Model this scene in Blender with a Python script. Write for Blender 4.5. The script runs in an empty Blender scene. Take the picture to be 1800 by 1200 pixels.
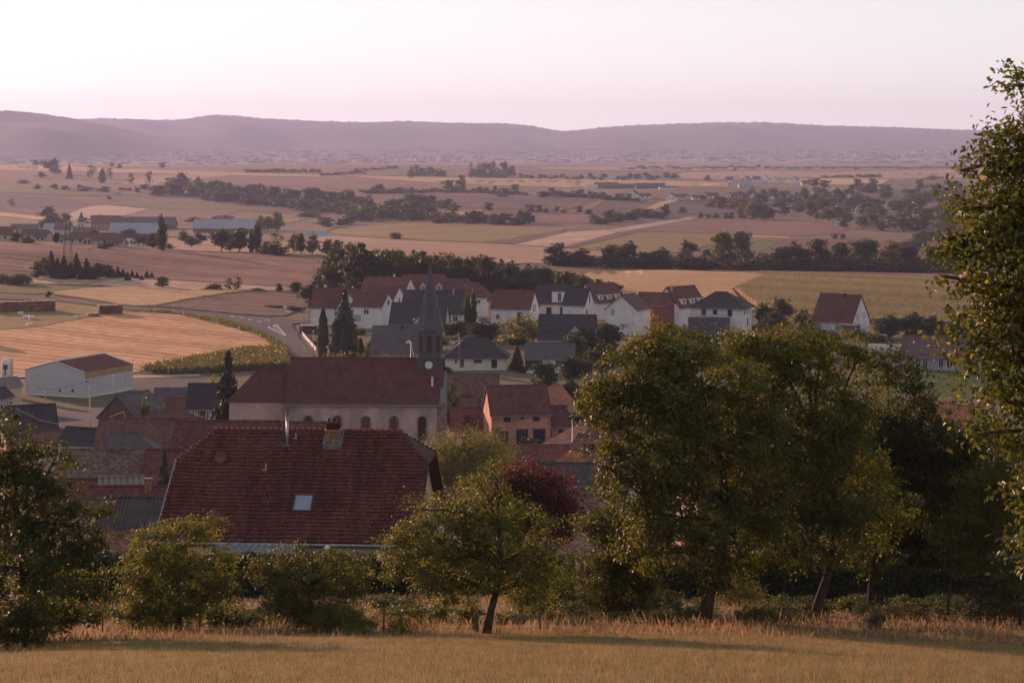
import bpy, bmesh, math, random
import numpy as np
from mathutils import Vector, Matrix, geometry

# ------------------------------------------------------------------ camera, sky, sun, exposure
SC = bpy.context.scene
COL = SC.collection
FPX, CX, HY, CZ = 3500.0, 900.0, 250.0, 60.0     # focal length / principal point in photo pixels, eye height

cam_data = bpy.data.cameras.new('camera')
cam_data.sensor_width = 36.0
cam_data.lens = 36.0 * FPX / 1800.0
cam_data.shift_y = -(600.0 - HY) / 1800.0
cam_data.clip_start = 0.5
cam_data.clip_end = 60000.0
cam_data.dof.use_dof = True
cam_data.dof.focus_distance = 260.0
cam_data.dof.aperture_fstop = 5.6
cam = bpy.data.objects.new('camera', cam_data)
cam.location = (0, 0, CZ)
cam.rotation_euler = (math.pi / 2, 0, 0)
COL.objects.link(cam)
SC.camera = cam

SUN_AZ, SUN_EL = math.radians(-38.0), math.radians(10.5)   # azimuth from +Y, negative = left of the view
world = bpy.data.worlds.new('World')
SC.world = world
world.use_nodes = True
wn = world.node_tree
bg = wn.nodes['Background']
sky = wn.nodes.new('ShaderNodeTexSky')
sky.sky_type = 'NISHITA'
sky.sun_disc = False
sky.sun_elevation = SUN_EL
sky.sun_rotation = SUN_AZ
sky.altitude = 250.0
sky.air_density = 1.0
sky.dust_density = 0.15
sky.ozone_density = 2.0
bg.inputs['Strength'].default_value = 0.15
hs = wn.nodes.new('ShaderNodeHueSaturation')      # pale, milky evening air
hs.inputs['Saturation'].default_value = 0.24
tint = wn.nodes.new('ShaderNodeMix'); tint.data_type = 'RGBA'; tint.blend_type = 'MULTIPLY'
tint.inputs[0].default_value = 1.0
tint.inputs[7].default_value = (1.17, 1.16, 1.03, 1.0)
gm_ = wn.nodes.new('ShaderNodeGamma'); gm_.inputs['Gamma'].default_value = 0.72
wn.links.new(sky.outputs[0], gm_.inputs['Color'])
wn.links.new(gm_.outputs[0], hs.inputs['Color'])
wn.links.new(hs.outputs[0], tint.inputs[6])
wn.links.new(tint.outputs[2], bg.inputs['Color'])

sun_data = bpy.data.lights.new('sun', 'SUN')
sun_data.energy = 5.0
sun_data.angle = math.radians(0.55)
sun_data.color = (1.0, 0.55, 0.36)
sun = bpy.data.objects.new('sun', sun_data)
S = Vector((math.sin(SUN_AZ) * math.cos(SUN_EL), math.cos(SUN_AZ) * math.cos(SUN_EL), math.sin(SUN_EL)))
sun.rotation_euler = S.to_track_quat('Z', 'Y').to_euler()
sun.location = (-50, 60, 120)
COL.objects.link(sun)

vs = SC.view_settings
vs.view_transform = 'Standard'
vs.look = 'None'
vs.gamma = 1.0
vs.use_curve_mapping = False
vs.exposure = 0.68
vs.use_white_balance = True              # the photograph leans to magenta
vs.white_balance_temperature = 6180
vs.white_balance_tint = 22
SC.render.engine = 'CYCLES'
cy = SC.cycles
cy.use_denoising = True
cy.max_bounces = 8
cy.diffuse_bounces = 3
cy.glossy_bounces = 2
cy.transmission_bounces = 5
cy.transparent_max_bounces = 8
cy.volume_bounces = 1
cy.use_adaptive_sampling = True
cy.adaptive_threshold = 0.015
cy.sample_clamp_indirect = 6.0

RNG = np.random.default_rng(11)
random.seed(5)

# ------------------------------------------------------------------ helpers: tags, meshes
def tag(o, label=None, cat=None, group=None, kind=None):
    if label: o['label'] = label
    if cat: o['category'] = cat
    if group: o['group'] = group
    if kind: o['kind'] = kind
    return o

def empty(name, loc=(0, 0, 0), rz=0.0):
    o = bpy.data.objects.new(name, None)
    o.empty_display_size = 0.3
    o.location = loc
    o.rotation_euler = (0, 0, rz)
    COL.objects.link(o)
    return o

def link(name, me, parent=None, m=None, loc=None):
    o = bpy.data.objects.new(name, me)
    if m is not None and len(me.materials) == 0:
        me.materials.append(m)
    if parent is not None:
        o.parent = parent
    if loc is not None:
        o.location = loc
    COL.objects.link(o)
    return o

def np_mesh(name, V, Fc, smooth=False):
    """mesh from numpy verts (n,3) and faces (m,k) of constant size k, or list of such arrays"""
    me = bpy.data.meshes.new(name)
    V = np.ascontiguousarray(V, dtype=np.float32)
    fl = Fc if isinstance(Fc, list) else [Fc]
    fl = [np.asarray(f, dtype=np.int32) for f in fl if len(f)]
    me.vertices.add(len(V))
    me.vertices.foreach_set('co', V.ravel())
    nl = sum(f.size for f in fl)
    npoly = sum(len(f) for f in fl)
    me.loops.add(nl)
    me.polygons.add(npoly)
    me.loops.foreach_set('vertex_index', np.concatenate([f.ravel() for f in fl]))
    sizes = np.concatenate([np.full(len(f), f.shape[1], dtype=np.int32) for f in fl])
    starts = np.concatenate([[0], np.cumsum(sizes)[:-1]]).astype(np.int32)
    me.polygons.foreach_set('loop_start', starts)
    if smooth:
        me.polygons.foreach_set('use_smooth', np.ones(npoly, dtype=bool))
    me.update(calc_edges=True)
    me.validate()
    return me

class MB:
    """collects boxes, prisms, tubes and loose polygons of ONE part"""
    def __init__(s): s.v = []; s.f = []
    def poly(s, pts):
        n = len(s.v); s.v += [tuple(p) for p in pts]; s.f.append(tuple(range(n, n + len(pts)))); return s
    def box(s, x0, x1, y0, y1, z0, z1):
        n = len(s.v)
        s.v += [(x0,y0,z0),(x1,y0,z0),(x1,y1,z0),(x0,y1,z0),(x0,y0,z1),(x1,y0,z1),(x1,y1,z1),(x0,y1,z1)]
        s.f += [(n,n+3,n+2,n+1),(n+4,n+5,n+6,n+7),(n,n+1,n+5,n+4),(n+1,n+2,n+6,n+5),(n+2,n+3,n+7,n+6),(n+3,n,n+4,n+7)]
        return s
    def prism(s, bottom, top):
        """closed solid between two loops of equal length"""
        n = len(s.v); k = len(bottom)
        s.v += [tuple(p) for p in bottom] + [tuple(p) for p in top]
        s.f.append(tuple(n + i for i in reversed(range(k))))
        s.f.append(tuple(n + k + i for i in range(k)))
        for i in range(k):
            j = (i + 1) % k
            s.f.append((n + i, n + j, n + k + j, n + k + i))
        return s
    def tube(s, pts, r, n=6, r1=None):
        pts = [Vector(p) for p in pts]
        base = len(s.v); m = len(pts)
        for i, p in enumerate(pts):
            t = (pts[min(i+1, m-1)] - pts[max(i-1, 0)])
            t = t.normalized() if t.length > 1e-9 else Vector((0, 0, 1))
            a = t.orthogonal().normalized(); b = t.cross(a)
            rr = r if r1 is None else r + (r1 - r) * i / max(1, m - 1)
            if isinstance(r, (list, tuple)): rr = r[i]
            for k in range(n):
                an = 2 * math.pi * k / n
                s.v.append(tuple(p + (a * math.cos(an) + b * math.sin(an)) * rr))
        for i in range(m - 1):
            for k in range(n):
                k2 = (k + 1) % n
                s.f.append((base+i*n+k, base+i*n+k2, base+(i+1)*n+k2, base+(i+1)*n+k))
        s.f.append(tuple(base + k for k in reversed(range(n))))
        s.f.append(tuple(base + (m-1)*n + k for k in range(n)))
        return s
    def lathe(s, c, prof, n=12):
        """prof: list of (radius, z)"""
        base = len(s.v); m = len(prof)
        for r, z in prof:
            for k in range(n):
                an = 2 * math.pi * k / n
                s.v.append((c[0] + r * math.cos(an), c[1] + r * math.sin(an), c[2] + z))
        for i in range(m - 1):
            for k in range(n):
                k2 = (k + 1) % n
                s.f.append((base+i*n+k, base+i*n+k2, base+(i+1)*n+k2, base+(i+1)*n+k))
        s.f.append(tuple(base + k for k in reversed(range(n))))
        s.f.append(tuple(base + (m-1)*n + k for k in range(n)))
        return s
    def mesh(s, name, smooth=False):
        me = bpy.data.meshes.new(name)
        me.from_pydata([tuple(map(float, p)) for p in s.v], [], s.f)
        if smooth: me.polygons.foreach_set('use_smooth', np.ones(len(me.polygons), dtype=bool))
        me.update()
        return me
    def build(s, name, m, parent=None, smooth=False, loc=None):
        return link(name, s.mesh(name, smooth), parent, m, loc)

def copy_tree(o, parent=None):
    c = o.copy()
    COL.objects.link(c)
    c.parent = parent
    for ch in o.children:
        copy_tree(ch, c)
    return c

# ------------------------------------------------------------------ materials
MATS = {}
def new_mat(name):
    m = bpy.data.materials.new(name)
    m.use_nodes = True
    nt = m.node_tree
    return m, nt, nt.nodes['Principled BSDF']

def noise(nt, vec, scale, detail=4.0, rough=0.55):
    n = nt.nodes.new('ShaderNodeTexNoise')
    n.inputs['Scale'].default_value = scale
    n.inputs['Detail'].default_value = detail
    n.inputs['Roughness'].default_value = rough
    if vec is not None: nt.links.new(vec, n.inputs['Vector'])
    return n

def mixc(nt, fac, a, b, mode='MIX'):
    n = nt.nodes.new('ShaderNodeMix')
    n.data_type = 'RGBA'; n.blend_type = mode
    for sock, val in ((n.inputs[0], fac), (n.inputs[6], a), (n.inputs[7], b)):
        if hasattr(val, 'is_output'): nt.links.new(val, sock)
        elif isinstance(val, (int, float)): sock.default_value = val
        else: sock.default_value = (*val, 1.0)
    return n.outputs[2]

def ramp(nt, fac, stops):
    r = nt.nodes.new('ShaderNodeValToRGB')
    e = r.color_ramp.elements
    while len(e) < len(stops): e.new(0.5)
    for el, (p, c) in zip(e, stops):
        el.position = p
        el.color = (*c, 1.0) if not isinstance(c, float) else (c, c, c, 1.0)
    nt.links.new(fac, r.inputs[0])
    return r.outputs[0]

def math_n(nt, op, a, b=None, c=None):
    n = nt.nodes.new('ShaderNodeMath'); n.operation = op
    for i, v in enumerate((a, b, c)):
        if v is None: continue
        if hasattr(v, 'is_output'): nt.links.new(v, n.inputs[i])
        else: n.inputs[i].default_value = v
    return n.outputs[0]

def bump(nt, height, bsdf, strength=0.5, dist=0.05):
    b = nt.nodes.new('ShaderNodeBump')
    b.inputs['Strength'].default_value = strength
    b.inputs['Distance'].default_value = dist
    nt.links.new(height, b.inputs['Height'])
    nt.links.new(b.outputs[0], bsdf.inputs['Normal'])

def coords(nt, kind='Object'):
    t = nt.nodes.new('ShaderNodeTexCoord')
    return t.outputs[kind]

def rot_vec(nt, vec, rz=0.0, scale=(1, 1, 1)):
    mp = nt.nodes.new('ShaderNodeMapping')
    mp.inputs['Rotation'].default_value = (0, 0, rz)
    mp.inputs['Scale'].default_value = scale
    nt.links.new(vec, mp.inputs['Vector'])
    return mp.outputs[0]

def plain(name, c, rough=0.7, var=0.12, scale=3.0, spec=0.3, metal=0.0, bmp=0.0):
    """slightly mottled paint / plaster / metal"""
    if name in MATS: return MATS[name]
    m, nt, b = new_mat(name)
    co = coords(nt)
    n = noise(nt, co, scale)
    n2 = noise(nt, rot_vec(nt, co, 0, (1.3, 1.3, 0.35)), scale * 0.37, 3)
    d = tuple(x * (1 - 2 * var) for x in c); l = tuple(min(1, x * (1 + var)) for x in c)
    c1 = ramp(nt, n.outputs[0], [(0.3, d), (0.7, l)])
    c2 = ramp(nt, n2.outputs[0], [(0.35, (1 - var,) * 3), (0.65, (1.0, 1.0, 1.0))])
    nt.links.new(mixc(nt, 1.0, c1, c2, 'MULTIPLY'), b.inputs['Base Color'])
    b.inputs['Roughness'].default_value = rough
    b.inputs['Metallic'].default_value = metal
    b.inputs['Specular IOR Level'].default_value = spec
    if bmp: bump(nt, n.outputs[0], b, bmp, 0.02)
    MATS[name] = m
    return m

def tile_mat(name, c, var=0.25, bw=0.3, bh=0.34, rough=0.85):
    """clay tile colours: tile-by-tile variation in the roof plane (object X along ridge, Z up)"""
    if name in MATS: return MATS[name]
    m, nt, b = new_mat(name)
    co = coords(nt)
    sx = nt.nodes.new('ShaderNodeSeparateXYZ'); nt.links.new(co, sx.inputs[0])
    cb = nt.nodes.new('ShaderNodeCombineXYZ')
    xy = math_n(nt, 'ADD', sx.outputs[0], math_n(nt, 'MULTIPLY', sx.outputs[1], 0.61))
    nt.links.new(xy, cb.inputs[0]); nt.links.new(math_n(nt, 'MULTIPLY', sx.outputs[2], 1.35), cb.inputs[1])
    br = nt.nodes.new('ShaderNodeTexBrick')
    br.inputs['Scale'].default_value = 1.0
    br.inputs['Brick Width'].default_value = bw
    br.inputs['Row Height'].default_value = bh
    br.inputs['Mortar Size'].default_value = 0.018
    br.inputs['Mortar Smooth'].default_value = 0.3
    br.inputs['Bias'].default_value = 0.0
    br.inputs['Color1'].default_value = (*[x * (1 - var) for x in c], 1)
    br.inputs['Color2'].default_value = (*[min(1, x * (1 + var)) for x in c], 1)
    br.inputs['Mortar'].default_value = (*[x * 0.6 for x in c], 1)
    nt.links.new(cb.outputs[0], br.inputs['Vector'])
    n = noise(nt, co, 0.7, 6, 0.65)
    moss = ramp(nt, n.outputs[0], [(0.3, (0.62, 0.62, 0.66)), (0.55, (1, 1, 1)), (0.8, (1.2, 1.12, 1.0))])
    nt.links.new(mixc(nt, 1.0, br.outputs[0], moss, 'MULTIPLY'), b.inputs['Base Color'])
    b.inputs['Roughness'].default_value = rough
    b.inputs['Specular IOR Level'].default_value = 0.2
    bump(nt, br.outputs[1], b, -0.4, 0.03)
    MATS[name] = m
    return m

def leaf_mat(name, c_dark, c_light, c_odd=None, odd=0.04, trans=0.52, rough=0.5, spec=0.22):
    """leaf: colour differs from leaf to leaf and clump to clump, lets light through"""
    if name in MATS: return MATS[name]
    m, nt, b = new_mat(name)
    g = nt.nodes.new('ShaderNodeNewGeometry')
    rpi = g.outputs['Random Per Island']
    oi = nt.nodes.new('ShaderNodeObjectInfo')
    n = noise(nt, coords(nt), 0.9, 3)
    f = math_n(nt, 'MULTIPLY_ADD', n.outputs[0], 0.7, math_n(nt, 'MULTIPLY_ADD', rpi, 0.6, -0.32))
    f = math_n(nt, 'ADD', f, math_n(nt, 'MULTIPLY_ADD', oi.outputs['Random'], 0.5, -0.25))
    stops = [(0.15, c_dark), (0.8, c_light)]
    col = ramp(nt, f, stops)
    if c_odd:
        k = math_n(nt, 'GREATER_THAN', math_n(nt, 'FRACT', math_n(nt, 'MULTIPLY', rpi, 37.0)), 1.0 - odd)
        col = mixc(nt, k, col, c_odd)
    nt.links.new(col, b.inputs['Base Color'])
    b.inputs['Roughness'].default_value = rough
    b.inputs['Specular IOR Level'].default_value = spec
    t = nt.nodes.new('ShaderNodeBsdfTranslucent')
    tc = mixc(nt, 1.0, col, (1.7, 1.65, 0.6), 'MULTIPLY')
    nt.links.new(tc, t.inputs['Color'])
    mx = nt.nodes.new('ShaderNodeMixShader')
    mx.inputs[0].default_value = trans
    nt.links.new(b.outputs[0], mx.inputs[1]); nt.links.new(t.outputs[0], mx.inputs[2])
    out = nt.nodes['Material Output']
    nt.links.new(mx.outputs[0], out.inputs['Surface'])
    MATS[name] = m
    return m

def field_mat(name, c1, c2, rows=None, spacing=3.0, row_c=0.75, nscale=0.02, fine=0.35, bmp=0.0, blotch=None):
    """ground cover: broad drift of colour, fine grain, optional drill rows at angle `rows` (degrees)"""
    if name in MATS: return MATS[name]
    m, nt, b = new_mat(name)
    co = coords(nt)
    a = noise(nt, co, nscale, 5, 0.6)
    g = noise(nt, co, fine, 4, 0.7)
    col = ramp(nt, a.outputs[0], [(0.32, c1), (0.68, c2)])
    col = mixc(nt, 1.0, col, ramp(nt, g.outputs[0], [(0.3, (0.72,) * 3), (0.7, (1.18,) * 3)]), 'MULTIPLY')
    if blotch:
        bn = noise(nt, co, nscale * 2.7, 6, 0.7)
        col = mixc(nt, ramp(nt, bn.outputs[0], [(0.52, 0.0), (0.66, 0.75)]), col, blotch)
    hgt = g.outputs[0]
    if rows is not None:
        wob = noise(nt, co, 0.014, 3)
        v = rot_vec(nt, co, math.radians(rows))
        sx = nt.nodes.new('ShaderNodeSeparateXYZ'); nt.links.new(v, sx.inputs[0])
        ph = math_n(nt, 'ADD', math_n(nt, 'MULTIPLY', sx.outputs[0], 2 * math.pi / spacing), math_n(nt, 'MULTIPLY', wob.outputs[0], 15.0))
        s1 = math_n(nt, 'MULTIPLY_ADD', math_n(nt, 'SINE', ph), 0.5, 0.5)
        s2 = math_n(nt, 'MULTIPLY_ADD', math_n(nt, 'SINE', math_n(nt, 'MULTIPLY', ph, 0.23)), 0.5, 0.5)
        sm = math_n(nt, 'MULTIPLY_ADD', s2, 0.45, math_n(nt, 'MULTIPLY', s1, 0.55))
        brk = math_n(nt, 'MULTIPLY', sm, math_n(nt, 'MULTIPLY_ADD', g.outputs[0], 1.2, 0.4))
        col = mixc(nt, 1.0, col, ramp(nt, brk, [(0.15, (row_c,) * 3), (0.75, (1.08,) * 3)]), 'MULTIPLY')
        hgt = math_n(nt, 'ADD', math_n(nt, 'MULTIPLY', s1, 0.6), math_n(nt, 'MULTIPLY', g.outputs[0], 0.6))
    nt.links.new(col, b.inputs['Base Color'])
    b.inputs['Roughness'].default_value = 0.95
    b.inputs['Specular IOR Level'].default_value = 0.05
    if bmp: bump(nt, hgt, b, 0.6, bmp)
    MATS[name] = m
    return m

# ------------------------------------------------------------------ terrain
# ground height below the eye (m) at distance r for a few view columns (photo px), from the lie of the land
T_R = np.array([0, 15, 33, 66, 100, 125, 200, 318, 420, 520, 640, 750, 820, 900, 1050, 1300, 1600, 2000, 2600, 3300, 4200, 6000, 9000, 20000.])
T_PX = np.array([-900, 0, 450, 900, 1350, 1800, 2700.])
_near = [-1.7, -5.0, -8.95, -16.3, -22.8, -27.4, -38.5, -49.0]
_L  = _near + [-54, -55, -54.0, -53.8, -51.5, -46.0, -49.5, -62, -76, -76.5, -66.5, -56.5, -48.0, -72, -77, -80]
_L2 = _near + [-54, -55, -54.5, -54.5, -53.5, -51.2, -56.0, -65, -72, -72.0, -64.5, -56.5, -50.0, -70, -77, -80]
_M  = _near + [-52, -53, -55.5, -56.0, -56.0, -56.0, -57.5, -61, -64.5, -63.0, -59.0, -56.5, -53.0, -66, -77, -80]
_R  = _near + [-52, -53, -55.5, -53.6, -53.3, -58.0, -59.0, -64, -69, -66.0, -56.0, -56.6, -57.5, -69, -77, -80]
_R2 = _near + [-53, -54, -56.0, -54.0, -53.5, -59.0, -59.5, -64, -70, -66.5, -56.0, -56.6, -57.5, -69, -77, -80]
T_Z = np.array([_L, _L, _L2, _M, _R, _R2, _R2])
_tx = np.log(T_R + 60.0)

def _pchip_slopes(x, y):
    h = np.diff(x); d = np.diff(y, axis=1) / h
    m = np.zeros_like(y)
    for i in range(1, len(x) - 1):
        s = (d[:, i-1] * d[:, i] > 0)
        w1 = 2 * h[i] + h[i-1]; w2 = h[i] + 2 * h[i-1]
        with np.errstate(divide='ignore', invalid='ignore'):
            v = (w1 + w2) / (w1 / d[:, i-1] + w2 / d[:, i])
        m[:, i] = np.where(s, v, 0)
    m[:, 0] = d[:, 0]; m[:, -1] = d[:, -1]
    return m
_tm = _pchip_slopes(_tx, T_Z)

def tz(X, Y):
    """ground height at world X, Y (arrays or scalars)"""
    X = np.asarray(X, float); Y = np.asarray(Y, float)
    r = np.hypot(X, Y)
    th = np.arctan2(X, Y)
    px = np.clip(CX + FPX * np.tan(np.clip(th, -0.5, 0.5)), -899, 2699)
    q = np.log(r + 60.0)
    i = np.clip(np.searchsorted(_tx, q) - 1, 0, len(_tx) - 2)
    h = _tx[i+1] - _tx[i]; t = np.clip((q - _tx[i]) / h, 0, 1)
    t2, t3 = t*t, t*t*t
    a, b, c, d = 2*t3-3*t2+1, t3-2*t2+t, -2*t3+3*t2, t3-t2
    k = np.clip(np.searchsorted(T_PX, px) - 1, 0, len(T_PX) - 2)
    s = (px - T_PX[k]) / (T_PX[k+1] - T_PX[k]); s = s*s*(3-2*s)
    def colz(kk): return a*T_Z[kk, i] + b*h*_tm[kk, i] + c*T_Z[kk, i+1] + d*h*_tm[kk, i+1]
    z = colz(k) * (1 - s) + colz(k + 1) * s
    amp = np.clip((r - 420) / 1200, 0, 1) * (1.0 + 0.8 * np.clip((3000 - r) / 600, 0, 1) * np.clip((r - 1150) / 300, 0, 1))
    z = z + amp * (0.9*np.sin(X/97+1.3)*np.sin(Y/141+0.4) + 1.3*np.sin(X/233+Y/310) + 0.8*np.sin(Y/118-X/205+2.0))
    z = z + np.clip((r - 30) / 200, 0, 1) * np.clip((420 - r) / 100, 0.25, 1) * 0.25 * np.sin(X/9.0 + 1) * np.sin(Y/11.0)
    w = np.clip((np.abs(th) - 1.0) / 0.9, 0, 1); w = w*w*(3-2*w)
    z = z * (1 - w) + w * (-1.7 + 0.01 * np.minimum(r, 400))
    return z + CZ

def gz(x, y): return float(tz(x, y))

_RD = np.exp(np.linspace(math.log(20), math.log(16000), 2600))
def ground(px, py):
    """world point where the sight line through a photo pixel meets the ground"""
    X = (px - CX) / FPX * _RD
    zr = CZ - (py - HY) / FPX * _RD
    g = tz(X, _RD) - zr
    k = np.nonzero(g >= 0)[0]
    if len(k) == 0:
        d = _RD[-1]
    else:
        k = k[0]
        d = _RD[k] if k == 0 else _RD[k-1] + (_RD[k] - _RD[k-1]) * (-g[k-1]) / (g[k] - g[k-1])
    x = (px - CX) / FPX * d
    return np.array([x, d, gz(x, d)])

def at(px, d, py=None):
    """point at photo column px and distance d: on the ground, or at the height of photo row py"""
    x = (px - CX) / FPX * d
    return Vector((x, d, gz(x, d) if py is None else CZ - (py - HY) / FPX * d))

def zpx(py, d): return CZ - (py - HY) / FPX * d
# ------------------------------------------------------------------ the land itself
def build_ground():
    th = np.unique(np.concatenate([np.linspace(-math.pi, -0.75, 40), np.linspace(-0.75, -0.3, 60), np.linspace(-0.3, 0.3, 240),
                                   np.linspace(0.3, 0.75, 60), np.linspace(0.75, math.pi, 40)]))
    r = np.concatenate([[0.05], np.linspace(3, 60, 40), np.exp(np.linspace(math.log(62), math.log(17000), 280))])
    R, T = np.meshgrid(r, th, indexing='ij')
    X, Y = R * np.sin(T), R * np.cos(T)
    Z = tz(X, Y)
    V = np.stack([X, Y, Z], -1).reshape(-1, 3)
    n, m = len(r), len(th)
    i, j = np.meshgrid(np.arange(n - 1), np.arange(m - 1), indexing='ij')
    a = i * m + j
    Fc = np.stack([a, a + m, a + m + 1, a + 1], -1).reshape(-1, 4)
    o = link('ground', np_mesh('ground', V, Fc, True), None, M_GROUND)
    tag(o, 'rolling farmland under the fields and the village', kind='structure')
    return o

M_GROUND = field_mat('rough_grassland', (0.13, 0.095, 0.068), (0.22, 0.15, 0.10), nscale=0.006, fine=0.05, blotch=(0.12, 0.12, 0.05))
build_ground()

SKY_MAIN = [(-2600,215),(-900,200),(-300,196),(0,202),(60,205),(140,211),(160,207),(200,209),(250,210),(300,211),(340,208),(360,203),(390,202),(420,204),(470,209),(540,212),(600,214),
            (650,215),(700,213),(760,214),(800,216),(900,217),(940,222),(985,231),(1000,230),(1050,225),(1100,221),(1200,217),(1280,215),(1350,215),(1450,221),(1550,223),(1690,228),(1800,231),(2300,238),(2900,228),(4400,220)]
SKY_SPUR = [(-2600,190),(-900,186),(-200,190),(0,194),(60,198),(100,204),(150,212),(220,228),(290,245),(360,259),(430,272),(520,282),(700,290),(4400,292)]

def build_hills(name, sky, dist, front, back, label, jag):
    pts = np.array(sky, float)
    px = np.concatenate([np.linspace(-2400, -300, 120), np.linspace(-300, 2100, 560), np.linspace(2100, 4200, 120)])
    Hc = (HY - np.interp(px, pts[:, 0], pts[:, 1])) / FPX * dist
    k = np.ones(9) / 9.0
    Hc = np.convolve(np.pad(Hc, 4, mode='edge'), k, mode='valid')
    rows = np.concatenate([np.linspace(0, 1, 36), 1 + np.linspace(0.04, 1, 14)])
    rng = np.random.default_rng(len(name))
    V = []
    U = (px - CX) / FPX
    for t in rows:
        if t <= 1:
            d = front + (dist - front) * t; s = t * t * (3 - 2 * t); s = 0.55 * s + 0.45 * t ** 1.3
        else:
            d = dist + (back - dist) * (t - 1); s = 1 - (t - 1) ** 1.5
        x = U * d
        rel = 1 - abs(1 - t)
        g = 26 * np.sin(x / 310 + d / 500) * np.sin(x / 170 - d / 900 + 1) + 14 * np.sin(x / 95 + d / 130)
        mask = np.sin(min(t, 1.0) * math.pi)
        z = -82 + (Hc + 82) * s + g * mask * (Hc + 82) / 220
        z = z + rng.normal(0, jag, len(px)) * (0.4 + 0.6 * (abs(t - 1) < 0.02))
        V.append(np.stack([x, np.full_like(x, d), z + CZ], -1))
    V = np.concatenate(V)
    n, m = len(rows), len(px)
    i, j = np.meshgrid(np.arange(n - 1), np.arange(m - 1), indexing='ij')
    a = i * m + j
    Fc = np.stack([a, a + 1, a + m + 1, a + m], -1).reshape(-1, 4)
    o = link(name, np_mesh(name, V, Fc, False), None, M_FOREST)
    tag(o, label, kind='structure')
M_FOREST = field_mat('far_forest', (0.028, 0.042, 0.022), (0.05, 0.062, 0.03), nscale=0.004, fine=0.03, bmp=0.0)
build_hills('hills', SKY_MAIN, 12500, 9300, 16500, 'long wooded ridge closing the horizon', 2.2)
build_hills('hills', SKY_SPUR, 9800, 7600, 12000, 'wooded spur running down from the left of the ridge', 2.0)

def build_haze():
    b = MB().box(-16500, 16500, -17500, 17200, CZ - 90, CZ + 330)
    m = bpy.data.materials.new('haze'); m.use_nodes = True
    nt = m.node_tree
    nt.nodes.remove(nt.nodes['Principled BSDF'])
    v = nt.nodes.new('ShaderNodeVolumePrincipled')
    v.inputs['Color'].default_value = (0.60, 0.68, 1.0, 1)
    v.inputs['Density'].default_value = HAZE_DENSITY
    v.inputs['Anisotropy'].default_value = 0.15
    nt.links.new(v.outputs[0], nt.nodes['Material Output'].inputs['Volume'])
    o = b.build('haze', m)
    tag(o, 'thin evening haze over the valley and hills', kind='stuff')
HAZE_DENSITY = 0.000065
build_haze()
# ------------------------------------------------------------------ trees
def unit(v): return v / np.maximum(np.linalg.norm(v, axis=-1, keepdims=True), 1e-9)

def leaf_quads(rng, P, size, aspect=0.5, up=0.5, out=None, droop=0.3, jitter=0.35, fold=0.12, tri=False):
    """one bent rhombus per point; returns V, F"""
    n = len(P)
    N = rng.normal(0, 1, (n, 3)); N[:, 2] = np.abs(N[:, 2]) * 0.6 + up
    if out is not None: N += out * 0.7
    N = unit(N)
    T = rng.normal(0, 1, (n, 3)); T[:, 2] -= droop
    if out is not None: T += out * 0.5
    T = unit(T - N * (T * N).sum(1, keepdims=True))
    B = np.cross(N, T)
    s = size * (1 + jitter * rng.uniform(-1, 1, n))[:, None]
    w = s * aspect * 0.5
    f = fold * s
    if tri:        # far foliage: one pointed face per leaf spray
        w = w * 1.25
        V = np.stack([P - T * s * 0.5 - B * w, P - T * s * 0.5 + B * w, P + T * s * 0.6], 1).reshape(-1, 3)
        return V, np.arange(3 * n, dtype=np.int32).reshape(-1, 3)
    V = np.stack([P - T * s * 0.5, P + B * w + N * f - T * s * 0.05, P + T * s * 0.5, P - B * w + N * f - T * s * 0.05], 1).reshape(-1, 3)
    Fc = np.arange(4 * n, dtype=np.int32).reshape(-1, 4)
    return V, Fc

def leaf_hex(rng, P, size, aspect=0.5, up=0.5, out=None, droop=0.3):
    """six-cornered oval leaf for trees close to the eye"""
    n = len(P)
    N = rng.normal(0, 1, (n, 3)); N[:, 2] = np.abs(N[:, 2]) * 0.7 + up
    if out is not None: N += out * 0.6
    N = unit(N)
    T = rng.normal(0, 1, (n, 3)); T[:, 2] -= droop
    T = unit(T - N * (T * N).sum(1, keepdims=True))
    B = np.cross(N, T)
    s = size * rng.uniform(0.6, 1.25, n)[:, None]
    w = s * aspect * 0.5
    c = N * s * 0.10
    V = np.stack([P - T*s*0.5, P - T*s*0.22 + B*w*0.85 + c, P + T*s*0.15 + B*w + c, P + T*s*0.52 - c, P + T*s*0.15 - B*w + c, P - T*s*0.22 - B*w*0.85 + c], 1).reshape(-1, 3)
    k = np.arange(n, dtype=np.int32)[:, None] * 6
    Fc = np.concatenate([k + np.array([[0, 1, 2, 3]]), k + np.array([[0, 3, 4, 5]])], 0)
    return V, Fc

def lobe_points(rng, lobes, n, shell=0.55):
    L = np.array(lobes, float)
    vol = L[:, 3] * L[:, 4] * L[:, 5]
    pick = rng.choice(len(L), n, p=vol ** 0.8 / (vol ** 0.8).sum())
    D = unit(rng.normal(0, 1, (n, 3)))
    r = rng.uniform(0, 1, n) ** (1 / 3.0)
    r = np.where(rng.uniform(0, 1, n) < shell, rng.uniform(0.75, 1.04, n), r)
    return L[pick, :3] + D * L[pick, 3:6] * r[:, None], D, pick

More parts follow.
